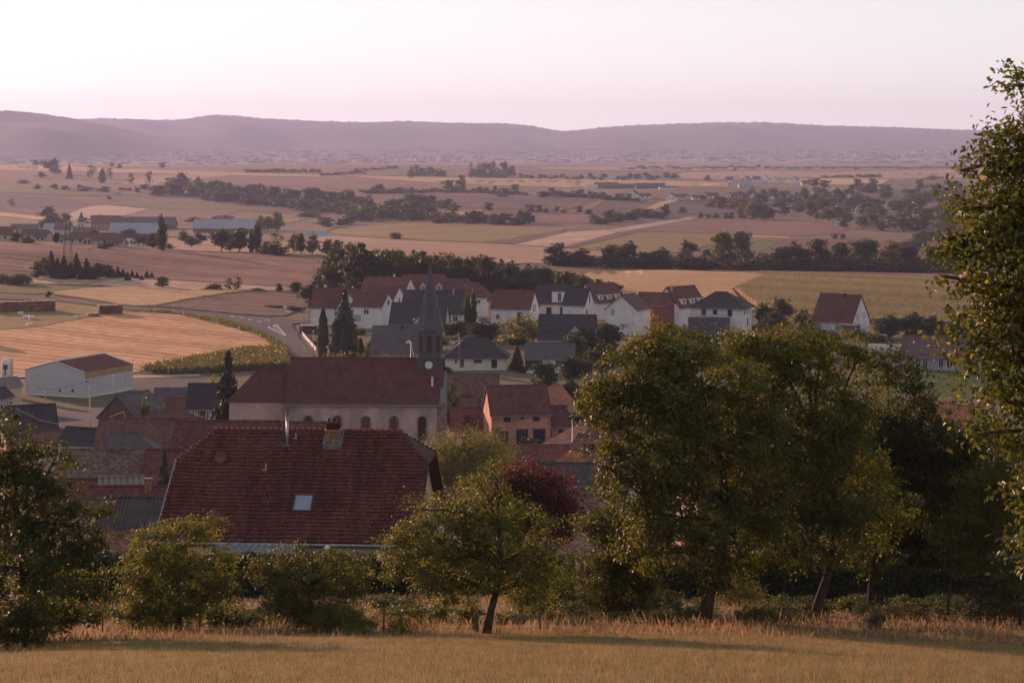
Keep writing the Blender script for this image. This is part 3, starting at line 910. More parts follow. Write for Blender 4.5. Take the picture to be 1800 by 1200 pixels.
# roads
field('road', 'grey asphalt road curving past the stubble field into the village', F_ROAD,
      [(-200,520),(0,521),(90,524),(180,534),(240,541),(330,546),(400,553),(470,559),(530,564),(560,566),(513,571),(523,590),(530,600),(552,626),(560,650),(520,650),(513,632),(497,607),(478,595),(440,577),(395,563),(330,553),(240,547),(180,540),(90,529),(0,527),(-200,527)], dmax=760, step=(14, 3), lift=0.30)
road_o = COL.objects[-1]
field('village_street', 'asphalt street in front of the pale metal barn', F_ROAD,
      [(-100,742),(40,738),(100,728),(160,722),(200,702),(240,672),(340,664),(350,672),(300,690),(250,712),(240,745),(100,760),(-100,765)], dmax=520, step=(18, 5), lift=0.22)
field('farm_track', 'pale track along the lower edge of the stubble field', F_DIRT,
      [(-100,660),(20,658),(56,658),(56,664),(0,667),(-100,668)], dmax=560, lift=0.25)
field('farm_track', 'thin pale track running from the metal barn to the maize', F_DIRT,
      [(224,661),(300,660),(352,659),(352,663),(300,664),(224,667)], dmax=560, lift=0.25)
field('lawn', 'green lawn in front of the long school building', F_LAWN,
      [(1560,648),(1640,652),(1760,660),(1900,670),(1900,720),(1700,700),(1560,690)], dmax=520, lift=0.25)

def paint(name, poly, dmax=720, up=0.34, m=M_WHITE_LINE):
    pts = [hit(x, y, 300, dmax) + np.array([0, 0, up]) for x, y in poly]
    mb = MB(); mb.poly([tuple(p) for p in reversed(pts)])
    o = mb.build(name, m); o.parent = road_o
    return o
for k in range(5):      # hatched traffic island
    a = k / 5.0
    paint('road_marking', [(470+30*a, 578.5+12*a), (473.5+30*a, 578.2+12*a), (487+14*a, 573.6+17.5*a), (484.5+13*a, 573.2+17*a)])
paint('road_marking', [(470,577.5),(485,572),(486.5,572),(472,578)])
paint('road_marking', [(470,577.6),(472,577.6),(502.5,591.7),(501,592)])
paint('road_marking', [(485,572),(487,572),(503,591.5),(501.5,592)])
for (x, y) in ((405,557),(420,559.5),(436,562.5),(452,566),(466,563.5),(300,548)):
    paint('road_marking', [(x, y), (x+8, y+1.2), (x+8, y+2.0), (x, y+0.8)])
def kerb(pts, name='kerb'):
    P = [hit(x, y, 300, 720) for x, y in pts]
    mb = MB()
    for a, b in zip(P[:-1], P[1:]):
        t = unit((b - a)[None, :2])[0] * 0.0; nrm = np.array([-(b - a)[1], (b - a)[0]]); nrm = nrm / np.linalg.norm(nrm) * 0.28
        lo = [(a[0]-nrm[0], a[1]-nrm[1], a[2]), (b[0]-nrm[0], b[1]-nrm[1], b[2]), (b[0]+nrm[0], b[1]+nrm[1], b[2]), (a[0]+nrm[0], a[1]+nrm[1], a[2])]
        mb.prism(lo, [(p[0], p[1], p[2] + 0.28) for p in lo])
    o = mb.build(name, M_KERB); o.parent = road_o
kerb([(510,570),(515,579),(521,587),(523,598),(529,606),(540,616),(551,626)])
# ------------------------------------------------------------------ trees of the middle distance and beyond
R5 = np.random.default_rng(42)
def jit(v, f): return v * (1 + f * R5.uniform(-1, 1))

STUFF_N = [0]
def row(pts, n, h, w, label, group, kind='round_far', leaf='broad_dark', dy=1.5, mixed=0.25, d=None, alt='broad', name='hedgerow', at_list=None):
    """a far hedge, copse or wood along a photo polyline of feet: one mass of foliage"""
    A = np.array(pts, float)
    s = np.concatenate([[0], np.cumsum(np.hypot(*np.diff(A, axis=0).T))]) if at_list is None else None
    parts = {leaf: [], alt: []}
    for k in range(n if at_list is None else len(at_list)):
        if at_list is None:
            t = s[-1] * (k + R5.uniform(0.1, 0.9)) / n
            x = np.interp(t, s, A[:, 0]); y = np.interp(t, s, A[:, 1]) + R5.uniform(-dy, dy)
            hh, ww = jit(h, 0.35), jit(w, 0.3)
        else:
            x, y, hh, ww = at_list[k]
        lf = alt if R5.uniform() < mixed else leaf
        if d is None: p = ground(x, y)
        else:
            dd = jit(d, 0.012); p = np.array(at(x, dd))
        kd = {'bush': 'low_bush'}.get(kind, kind) if hh > 9 or 'bush' in kind else 'tiny'
        i = int(R5.integers(0, _VAR[kd]))
        V = PROTO_V[kd][i]
        H, W = hh * p[1] / FPX, ww * p[1] / FPX
        a = R5.uniform(0, 6.28); c, sn = math.cos(a), math.sin(a)
        Q = V.copy(); Q[:, 2] = (Q[:, 2] - 0.9) * H / 9.0
        x_, y_ = Q[:, 0] * W / 8.6, Q[:, 1] * W / 8.6
        Q[:, 0], Q[:, 1] = x_ * c - y_ * sn, x_ * sn + y_ * c
        parts[lf].append(Q + p)
    STUFF_N[0] += 1
    root = None
    for lf, lst in parts.items():
        if not lst: continue
        V = np.concatenate(lst)
        Fc = np.arange(len(V), dtype=np.int32).reshape(-1, 3)
        if root is None:
            root = link(name, np_mesh(name, V, Fc), None, M_LEAF[lf]); tag(root, label, None, None, 'stuff')
        else:
            o = link('lighter_foliage', np_mesh('lighter_foliage', V, Fc), root, M_LEAF[lf])
    return root

def singles(items, group=None):
    for it in items:
        x, y, h, w, kind, leaf, lab = it[:7]
        tree(x, y, h, w, kind, leaf, lab, group, d=it[7] if len(it) > 7 else None)

# --- dark wood behind the village
lab = 'dark leafy tree of the wood behind the red and slate roofs'
tops = [(556,470),(575,452),(600,428),(640,432),(700,437),(760,443),(800,448),(830,450),(880,453),(930,463),(980,472),(1040,483),(1100,497)]
TA = np.array(tops, float)
for k in range(64):
    x = 562 + (1096 - 562) * (k + R5.uniform(0, 1)) / 64
    ty = np.interp(x, TA[:, 0], TA[:, 1]) + R5.uniform(0, 9) + (12 if k % 3 == 0 else 0)
    dd = R5.uniform(668, 735)
    base_y = HY + (CZ - gz((x - CX) / FPX * dd, dd)) / dd * FPX
    h = max(18, base_y - ty)
    tree(x, 0, h, h * R5.uniform(0.55, 0.9) if h > 40 else h * 1.1, 'round', 'broad' if R5.uniform() < 0.5 else 'broad_dark', lab, 'trees of the wood behind the village', d=dd)
# --- tree line beyond the wheat slope
for (x, h, w, kd, lf, lb) in [
    (980,34,46,'round','broad_dark','round dark tree just beyond the crest of the wheat slope, leftmost of its line'),
    (1020,28,42,'round','broad_dark','lower dark tree second from the left beyond the wheat slope'),
    (1072,36,40,'round','broad_dark','dark tree left of the twin crowns beyond the wheat slope'),
    (1102,40,42,'round','broad_dark','tall dark tree in the pair beyond the wheat slope'),
    (1132,25,34,'round','broad_dark','small dark tree right of the pair beyond the wheat slope'),
    (1160,32,44,'round','broad','broad green tree left of the gap beyond the wheat slope'),
    (1200,29,50,'bush','broad_dark','wide low dark tree beyond the wheat slope'),
    (1240,22,34,'bush','broad_dark','low bush at the left foot of the big pale willow'),
    (1272,62,50,'pale','pale','large pale willow standing above the wheat slope'),
    (1302,58,44,'pale','pale','right half crown of the pale willow pair above the wheat slope'),
    (1345,26,34,'bush','broad_dark','low dark bush right of the pale willows'),
    (1375,38,36,'round','broad_dark','dark tree left of the taller feathery one above the maize'),
    (1402,44,40,'round','broad_dark','dense dark tree above the middle of the maize slope'),
    (1440,54,46,'pale','broad','tall feathery tree above the middle of the maize slope'),
    (1482,42,40,'round','broad_dark','dark round tree right of the feathery one'),
    (1520,50,48,'round','broad','large round tree above the right of the maize slope'),
    (1562,46,40,'round','birch','brownish tree above the right of the maize slope'),
    (1598,42,46,'round','broad_dark','dark tree near the overhanging branch above the maize'),
    (1640,40,46,'round','broad_dark','dark tree behind the overhanging branch'),
    (1690,44,50,'round','broad_dark','dark tree mostly hidden behind the near branch')]:
    tree(x, 0, h * 1.12, w * 1.2, kd, lf, lb, 'tree line beyond the wheat slope', d=R5.uniform(880, 930))
row([(960,478),(1330,484)], 16, 20, 34, 'low shrubs under the left part of the tree line above the wheat', None, 'bush', 'broad_dark', d=905)
row([(1330,492),(1680,500)], 22, 26, 36, 'low dark shrub at the foot of the tree line above the maize', 'shrubs of the tree line', 'bush', 'broad_dark', d=900)
singles([(1210,453,30,32,'round','broad_dark','dark round tree between the wheat slope and the yellow field'),
         (1246,458,22,30,'round','broad_dark','smaller dark tree right of the round one above the wheat slope'),
         (1467,420,9,13,'round_far','broad_dark','left of two round bushes in the ploughed field'),
         (1481,420,9,13,'round_far','broad_dark','right of two round bushes in the ploughed field'),
         (695,420,14,23,'bush','broad_dark','lone dark bush in the pinkish stubble field'),
         (737,452,32,42,'pale','pale','greyish tree rising behind the dark wood', 860),
         (704,452,22,34,'round','broad_dark','dark tree left of the greyish one behind the wood', 860),
         (846,456,12,22,'bush','pale','small pale bush behind the wood', 900)])
row([(1545,458),(1590,440),(1640,418)], 22, 14, 26, 'scrubby bush on the bank right of the lower ploughed field', 'scrub on the right bank', 'bush', 'broad', dy=6)
# --- left: conifers by the pylon
ORD = 'first second third fourth fifth sixth seventh eighth ninth tenth eleventh twelfth thirteenth fourteenth fifteenth sixteenth seventeenth eighteenth nineteenth twentieth twenty-first twenty-second'.split()
xs = [66,78,90,101,112,124,134,143,152,161,171,182,190,198,207,216,224,232,241,249,258,267]
for i, x in enumerate(xs):
    hh = [30,34,42,36,42,30,38,22,36,24,30,22,26,16,20,14,17,12,11,10,12,9][i]
    kd, lf = ('round', 'pale') if i in (0, 1) else (('round', 'broad') if i in (10, 12) else ('conifer', 'conifer'))
    tree(x, 0, hh, hh * (0.62 if kd == 'conifer' else 0.9) + 4, kd, lf, ORD[i] + ' tree from the left in the spruce row, a leafy one', 'trees beside the lattice mast', d=R5.uniform(765, 785)) if kd != 'conifer' else tree(x, 0, hh, hh * 0.62 + 4, kd, lf, ORD[i] + ' tree from the left in the spruce row beside the lattice mast', 'trees beside the lattice mast', d=R5.uniform(765, 785))
singles([(30,500,22,44,'bush','broad_dark','low dark thicket left of the spruce row'),
         (2,498,20,30,'bush','broad_dark','dark thicket at the left edge above the pasture'),
         (285,507,22,30,'pale','pale','pale round bush right of the spruce row'),
         (379,511,15,32,'bush','broad_dark','dark low bush in the whitish stubble strip'),
         (403,511,24,22,'sparse','broad','thin young tree right of the dark low bush'),
         (418,511,27,24,'sparse','broad','thin tree, taller of the two right of the dark bush'),
         (455,512,7,22,'bush','broad','tiny bush on the edge of the row crop'),
         (491,514,16,15,'round','broad','small round tree left of the village entrance'),
         (519,515,20,34,'round','broad','spreading low tree left of the village entrance'),
         (85,523,14,10,'bush','broad_dark','lone bush beside the road at the left'),
         (545,541,44,38,'round','broad','leafy tree left of the first white house')])
# --- poplars and meadow trees in front of the left village
singles([(325,430,24,30,'round','broad','bushy tree at the left end of the meadow row'),
         (336,436,22,18,'round','broad','small tree in front of the bushy one in the meadow row'),
         (351,431,22,24,'round','broad_dark','dark tree third in the meadow row'),
         (389,442,42,36,'round','broad','big round tree in the meadow row below the long shed'),
         (405,442,32,26,'round','broad','middle tree of three below the long shed'),
         (420,443,44,36,'round','broad','rightmost big tree below the long shed'),
         (442,444,44,10,'poplar','broad','slim pale poplar left of the tall one'),
         (452,444,64,14,'poplar','broad_dark','tall slender poplar in the meadow row'),
         (466,446,26,26,'bush','broad_dark','dark bush at the foot of the tall poplar'),
         (486,447,44,36,'sparse','pale','feathery willow right of the tall poplar'),
         (482,448,22,34,'bush','broad_dark','dark undergrowth below the feathery willow'),
         (518,445,36,24,'round','pale','pale tree left of the pair in the right meadow'),
         (529,447,38,26,'round','broad','middle tree of the right meadow trio'),
         (549,447,36,26,'round','pale','pale right tree of the right meadow trio'),
         (576,449,28,28,'round','broad_dark','dark tree near the edge of the wood'),
         (592,449,28,26,'round','broad_dark','dark tree touching the wood'),
         (458,405,30,22,'poplar','pale','pale broad poplar behind the tall slender one'),
         (472,406,26,30,'round','broad','rounded tree between the two pale poplars'),
         (486,406,38,28,'pale','pale','tallest pale poplar crown behind the meadow row'),
         (284,440,70,15,'poplar','broad_dark','tall dark poplar at the right end of the left village'),
         (296,438,12,14,'bush','broad','small bush right of the tall dark poplar'),
         (268,436,26,32,'round','broad_dark','dark tree left of the tall dark poplar'),
         (252,432,22,22,'round','broad','round tree between the white gable and the poplar'),
         (228,418,16,34,'round','broad','round tree in front of the long shed'),
         (86,398,34,42,'round','broad','big round tree left of the village church'),
         (115,397,22,26,'round','broad_dark','dark tree between the big round tree and the church'),
         (76,404,16,24,'round','broad','low tree at the foot of the big round tree'),
         (148,396,14,16,'round_far','broad_dark','tree right of the village church'),
         (163,388,9,14,'round_far','broad_dark','bush on the field edge above the village church'),
         (176,388,12,16,'round_far','broad_dark','small tree on the field edge above the village church'),
         (28,426,18,28,'round','broad','garden tree in the left village'),
         (50,428,14,24,'bush','broad','garden bush in the left village'),
         (98,428,20,16,'round','broad_dark','dark garden tree beside the white gable in the left village'),
         (166,424,20,30,'round','broad_dark','dark garden tree below the red barn'),
         (185,437,12,28,'bush','broad_dark','dark bush between the pink house and the yellow gable'),
         (540,381,9,44,'bush','broad_dark','long dark thicket behind the yellow hump'),
         (572,399,18,34,'round_far','broad','open tree at the left end of the corn field hedge'),
         (340,390,10,30,'bush','broad_dark','dark hedge above the long grey shed'),
         (392,388,12,24,'bush','broad','lighter hedge end above the long grey shed')])
# --- woods and hedges of the open valley
row([(270,341),(330,346),(400,354),(470,362),(540,368),(640,374)], 46, 18, 24, 'dark tree in the lower row of the long wood on the left', 'trees of the long left wood', dy=3)
row([(300,336),(400,344),(480,350),(560,355),(650,362)], 40, 20, 26, 'dark tree in the upper row of the long wood on the left', 'trees of the long left wood', dy=3)
row([(520,372),(560,374),(640,378)], 20, 7, 9, 'small orchard tree at the lower edge of the long wood', 'orchard by the long wood', leaf='broad')
row([(595,394),(640,387),(690,384),(740,388),(800,391),(850,393),(930,394)], 38, 18, 25, 'dark tree in the hedge above the yellow green maize field', 'hedge above the maize field', dy=3)
row([(640,382),(700,376),(760,380)], 18, 20, 26, 'dark tree in the thick of the hedge wood above the maize field', 'hedge above the maize field', dy=3)
row([(690,362),(740,358),(790,366),(800,370)], 16, 15, 22, 'dark tree in the copse between the grey slopes', 'copse between the grey slopes', dy=4)
row([(630,339),(700,340),(780,338),(850,340),(930,344)], 30, 9, 18, 'low tree in the thin hedge across the centre', 'thin hedge across the centre', dy=1.2)
row([(945,346),(1000,345),(1060,350),(1120,354)], 20, 11, 18, 'tree in the hedge left of the right village', 'hedge left of the right village', dy=1.5)
row([(1040,395),(1080,389),(1130,384),(1170,382)], 20, 15, 22, 'bushy tree beside the pale field road', 'trees beside the pale field road', dy=3, mixed=0.5)
row([(920,372),(1000,374),(1040,377)], 7, 11, 14, 'small tree on the edge of the striped field', 'trees on the striped field edge', dy=1.5, mixed=0.6)
row([(825,313),(903,313)], 12, 24, 15, 'pale poplar in the tall far clump', 'tall far poplar clump', 'round_far', 'pale', 0.6, 0.1)
row([(722,310),(782,310)], 9, 17, 13, 'pale poplar in the lower far clump', 'lower far poplar clump', 'round_far', 'pale', 0.6, 0.1)
row([(640,301),(700,296)], 9, 6, 11, 'tiny dark tree on the far green bank', 'trees on the far green bank', leaf='broad_dark', dy=0.5)
row([(430,303),(560,304)], 22, 6.5, 10, 'tiny tree in the left skyline hedge', 'left skyline hedge', dy=0.5)
row([(560,310),(640,305)], 9, 7, 12, 'tiny tree in the hedge below the far bank', 'hedge below the far bank', dy=0.8, alt='pale')
row([(910,312),(1060,316)], 14, 8, 12, 'small far tree right of the poplar clump', 'far trees right of the poplars', dy=1.5)
row([(1080,316),(1200,314)], 10, 8, 14, 'small far tree beyond the farm sheds', 'far trees beyond the sheds', dy=2)
row([(1100,296),(1700,296)], 60, 4, 14, 'tiny dark tree in the far woodland edge on the plain', 'far woodland edge', dy=1.5)
row([(60,330),(160,334),(270,338)], 12, 8, 14, 'scrubby bush under the sparse left trees', 'scrub under the sparse trees', dy=3)
row([(1450,312),(1550,312)], 11, 5, 14, 'dark far bush in the strip on the pale right field', 'bush strip on the right field', dy=1)
row([(1230,384),(1330,384)], 8, 11, 13, 'small round tree in the row above the large ploughed field', 'row above the large ploughed field', dy=0.8)
singles([(62,291,10,16,'round_far','broad_dark','leftmost small round tree on the skyline'),
         (78,292,13,18,'round_far','broad_dark','round tree beside the leftmost one on the skyline'),
         (92,306,27,30,'round','broad_dark','big dark tree clump on the left plateau edge'),
         (122,314,27,13,'conifer','conifer','pointed dark tree right of the big clump'),
         (160,313,26,24,'sparse','broad','thin see-through tree left of the dark column'),
         (180,322,30,11,'poplar','broad_dark','dark column tree on the left slope'),
         (192,314,22,16,'sparse','broad','bare thin tree right of the dark column'),
         (229,324,22,18,'sparse','broad','bare thin tree in the pink field'),
         (262,328,28,20,'sparse','broad','bare thin tree at the end of the wood'),
         (197,293,9,11,'round_far','broad_dark','left of two small skyline trees'),
         (210,297,9,11,'round_far','broad_dark','right of two small skyline trees'),
         (285,296,11,14,'round_far','broad_dark','dark round skyline tree above the pink field'),
         (318,338,34,34,'round','broad_dark','tall dark clump at the left end of the long wood'),
         (302,338,28,16,'poplar','pale','pale tall tree at the left tip of the long wood'),
         (348,336,28,13,'poplar','broad_dark','dark pointed tree above the long wood'),
         (40,323,8,22,'bush','broad_dark','low dark bush on the far left slope'),
         (72,312,10,18,'round_far','broad_dark','bush left of the big dark clump'),
         (150,336,9,30,'bush','broad_dark','dark bush patch below the sparse trees'),
         (20,362,14,18,'sparse','broad','open tree on the brownish far left slope'),
         (192,352,7,10,'round_far','broad','tiny tree on the green strip'),
         (723,315,16,14,'round_far','broad_dark','lone dark tree left on the golden strip'),
         (811,322,15,15,'round_far','broad_dark','lone dark tree below the poplar clump'),
         (870,336,10,10,'round_far','broad_dark','small round tree at the centre hedge'),
         (905,335,12,18,'round_far','broad_dark','dark bush tree above the field hut'),
         (809,336,20,20,'round_far','broad_dark','tall dark tree in the centre hedge'),
         (787,334,18,24,'round_far','broad_dark','broad dark tree left of the tall one in the centre hedge'),
         (668,338,15,16,'round_far','broad_dark','bushy tree at the left end of the centre hedge'),
         (859,371,16,18,'round_far','broad_dark','dark round tree on the grey slope'),
         (934,374,16,18,'round_far','pale','pale tree on the edge of the striped field'),
         (833,394,24,28,'round','broad_dark','largest round tree of the maize field hedge'),
         (918,394,14,20,'round_far','broad_dark','round tree at the right end of the maize field hedge'),
         (1074,384,16,22,'round_far','broad_dark','dark bush tree left of the field road'),
         (1170,381,24,17,'round_far','broad_dark','upright dark tree beside the field road'),
         (1200,376,13,18,'round_far','broad','tree on the dim grassy slope'),
         (1062,314,9,14,'round_far','broad_dark','far dark tree above the farm sheds'),
         (1244,318,10,13,'round_far','broad_dark','lone far tree right of the farm sheds'),
         (1292,301,7,9,'round_far','broad_dark','lone dark tree on the far plain'),
         (1503,299,7,11,'round_far','broad_dark','lone tree on the far right rise'),
         (1642,316,9,22,'bush','broad','round bush patch on the far right slope'),
         (1617,332,18,16,'round_far','broad_dark','tall dark tree at the upper end of the right village')])
# --- garden trees of the right village
RV = [(1190,352),(1240,350),(1300,348),(1340,345),(1400,340),(1470,335),(1560,334),(1640,334),(1690,336),(1690,408),(1640,412),(1560,408),(1500,410),(1470,398),(1440,392),(1340,386),(1300,372),(1240,366)]
def in_poly(q, poly):
    c = False
    for i in range(len(poly)):
        (xa, ya), (xb, yb) = poly[i], poly[(i + 1) % len(poly)]
        if (ya > q[1]) != (yb > q[1]) and q[0] < (xb - xa) * (q[1] - ya) / (yb - ya) + xa: c = not c
    return c
RVT = []
while len(RVT) < 170:
    q = (R5.uniform(1190, 1690), R5.uniform(333, 412))
    if not in_poly(q, RV): continue
    if 1520 < q[0] < 1600 and 354 < q[1] < 362: continue
    hh = R5.uniform(11, 26) * (0.7 + 0.5 * (q[1] - 333) / 75)
    RVT.append((q[0], q[1], hh, hh * R5.uniform(0.9, 1.5)))
RVT.sort(key=lambda t: -t[2])
for q in RVT[:45]:
    tree(q[0], q[1], q[2], q[3], 'round_far', ['broad_dark', 'broad_dark', 'broad', 'broad', 'pale'][int(R5.integers(0, 5))],
         'leafy garden tree among the roofs of the right village', 'garden trees of the right village')
row([], 0, 0, 0, 'smaller garden trees filling the gaps of the right village', None, at_list=RVT[45:], mixed=0.4, name='garden_trees')
singles([(1325,386,32,40,'pale','pale','large pale tree at the left end of the right village'),
         (1345,386,30,34,'pale','pale','pale tree beside the largest one in the right village'),
         (1432,328,15,22,'round_far','broad_dark','dark tree above the village on the gold field edge'),
         (1450,330,14,20,'round_far','broad_dark','second dark tree on the gold field edge'),
         (1508,330,16,20,'round_far','broad_dark','dark tree left of the pair under the green meadow'),
         (1535,330,17,18,'round_far','broad_dark','dark tree in front of the green meadow')])
# ------------------------------------------------------------------ building kit
WALL_WHITE = plain('white_render', (0.66, 0.64, 0.64), 0.9, 0.07, 0.6, 0.1)
WALL_GREY = plain('grey_render', (0.36, 0.37, 0.39), 0.9, 0.08, 0.6, 0.1)
WALL_CREAM = plain('cream_render', (0.52, 0.42, 0.31), 0.9, 0.1, 0.6, 0.1)
WALL_PINK = plain('pink_render', (0.46, 0.33, 0.30), 0.9, 0.1, 0.5, 0.1)
WALL_STONE = plain('red_sandstone', (0.27, 0.16, 0.13), 0.9, 0.2, 2.0, 0.1, bmp=0.3)
WALL_DARK = plain('anthracite_render', (0.085, 0.085, 0.10), 0.85, 0.1, 1.0, 0.2)
WALL_METAL = plain('pale_sheet_metal', (0.50, 0.50, 0.53), 0.55, 0.06, 0.4, 0.35)
M_WOOD = plain('brown_wood', (0.14, 0.085, 0.055), 0.8, 0.25, 3.0, 0.2)
M_TIMBER = plain('dark_timber', (0.05, 0.032, 0.025), 0.85, 0.2, 3.0, 0.1)
M_GUTTER = plain('zinc', (0.34, 0.34, 0.36), 0.5, 0.1, 2.0, 0.5, 0.6)
M_FRAME = plain('white_frame', (0.68, 0.67, 0.66), 0.6, 0.04, 1.0)
M_FRAME_D = plain('dark_frame', (0.06, 0.06, 0.07), 0.5, 0.05, 1.0)
M_SHUTTER = plain('grey_shutter', (0.34, 0.33, 0.34), 0.7, 0.08, 2.0)
M_CONCRETE = plain('concrete', (0.42, 0.38, 0.35), 0.9, 0.12, 1.2)
M_BRICKC = plain('chimney_brick', (0.30, 0.17, 0.11), 0.9, 0.25, 5.0, 0.1, bmp=0.4)
M_RUST = plain('rusty_iron', (0.11, 0.055, 0.035), 0.9, 0.3, 8.0, 0.2)
M_METAL = plain('galvanised_steel', (0.42, 0.42, 0.44), 0.45, 0.12, 2.0, 0.5, 0.7)
M_DKMETAL = plain('dark_metal', (0.05, 0.05, 0.055), 0.5, 0.1, 2.0, 0.4, 0.3)
def glass_mat(name, c, rough=0.08):
    m, nt, b = new_mat(name)
    b.inputs['Base Color'].default_value = (*c, 1); b.inputs['Roughness'].default_value = rough
    b.inputs['Specular IOR Level'].default_value = 0.6
    n = noise(nt, coords(nt), 0.8, 2); bump(nt, n.outputs[0], b, 0.05, 0.02)
    return m
M_GLASS = glass_mat('window_glass', (0.02, 0.022, 0.028))
M_SOLAR = glass_mat('solar_glass', (0.012, 0.014, 0.028), 0.15)

ROOF_RED = tile_mat('red_clay_tiles', (0.130, 0.055, 0.050))
ROOF_RED2 = tile_mat('bright_clay_tiles', (0.160, 0.066, 0.056))
ROOF_BROWN = tile_mat('brown_clay_tiles', (0.145, 0.078, 0.066))
ROOF_OLD = tile_mat('lichened_old_tiles', (0.165, 0.115, 0.098), 0.45, 0.26, 0.22)
ROOF_SLATE = tile_mat('slate_tiles', (0.052, 0.048, 0.056), 0.15)
ROOF_GREY = tile_mat('grey_tiles', (0.105, 0.097, 0.105), 0.15)
ROOF_CHURCH = tile_mat('church_tiles', (0.115, 0.046, 0.044), 0.25, 0.25, 0.2)
ROOF_SUNLIT = tile_mat('sunlit_clay_tiles', (0.36, 0.15, 0.09), 0.3, 0.25, 0.22)  # low sun on two roofs, put into the tile colour
M_SPIRE = plain('spire_slate', (0.058, 0.058, 0.070), 0.55, 0.12, 1.2, 0.4)
def brick_mat(name, c1, c2, mort, bw, bh, rot=False):
    m, nt, b = new_mat(name)
    co = coords(nt)
    sx = nt.nodes.new('ShaderNodeSeparateXYZ'); nt.links.new(co, sx.inputs[0])
    cb = nt.nodes.new('ShaderNodeCombineXYZ')
    nt.links.new(math_n(nt, 'ADD', sx.outputs[0], sx.outputs[1]), cb.inputs[0]); nt.links.new(sx.outputs[2], cb.inputs[1])
    br = nt.nodes.new('ShaderNodeTexBrick')
    br.inputs['Scale'].default_value = 1; br.inputs['Brick Width'].default_value = bw; br.inputs['Row Height'].default_value = bh
    br.inputs['Mortar Size'].default_value = 0.02
    for k, c in (('Color1', c1), ('Color2', c2), ('Mortar', mort)): br.inputs[k].default_value = (*c, 1)
    nt.links.new(cb.outputs[0], br.inputs['Vector'])
    n = noise(nt, co, 0.45, 4)
    nt.links.new(mixc(nt, 1.0, br.outputs[0], ramp(nt, n.outputs[0], [(0.35, (0.8, 0.72, 0.7)), (0.6, (1.1, 1.1, 1.1))]), 'MULTIPLY'), b.inputs['Base Color'])
    b.inputs['Roughness'].default_value = 0.9
    bump(nt, br.outputs[1], b, -0.4, 0.02)
    return m
WALL_BLOCK = brick_mat('clay_blocks', (0.36, 0.15, 0.085), (0.45, 0.25, 0.165), (0.40, 0.30, 0.24), 0.5, 0.26)
WALL_BRICK = brick_mat('red_brick', (0.24, 0.10, 0.07), (0.30, 0.13, 0.09), (0.30, 0.22, 0.18), 0.25, 0.09)
def corr_mat(name, c, spacing=0.25, rot=0.0, amp=0.3):
    m, nt, b = new_mat(name)
    co = coords(nt)
    sx = nt.nodes.new('ShaderNodeSeparateXYZ'); nt.links.new(rot_vec(nt, co, rot), sx.inputs[0])
    s = math_n(nt, 'MULTIPLY_ADD', math_n(nt, 'SINE', math_n(nt, 'MULTIPLY', sx.outputs[0], 6.283 / spacing)), 0.5, 0.5)
    n = noise(nt, co, 0.8, 5)
    col = mixc(nt, 1.0, ramp(nt, n.outputs[0], [(0.3, tuple(x * (1 - amp) for x in c)), (0.7, tuple(min(1, x * (1 + amp / 2)) for x in c))]), ramp(nt, s, [(0.1, 1.0 - amp * 0.9), (0.7, 1.05)]), 'MULTIPLY')
    nt.links.new(col, b.inputs['Base Color']); b.inputs['Roughness'].default_value = 0.95; b.inputs['Specular IOR Level'].default_value = 0.1
    bump(nt, s, b, 0.6, 0.05)
    return m
SHEET_DARK = corr_mat('corrugated_dark', (0.085, 0.078, 0.082))
SHEET_BROWN = corr_mat('corrugated_brown', (0.165, 0.07, 0.056), 0.5)
SHEET_GREY = corr_mat('corrugated_grey', (0.20, 0.18, 0.18), 0.5)
SHEET_WALL = corr_mat('ribbed_pale_wall', (0.44, 0.44, 0.47), 0.9, amp=0.12)

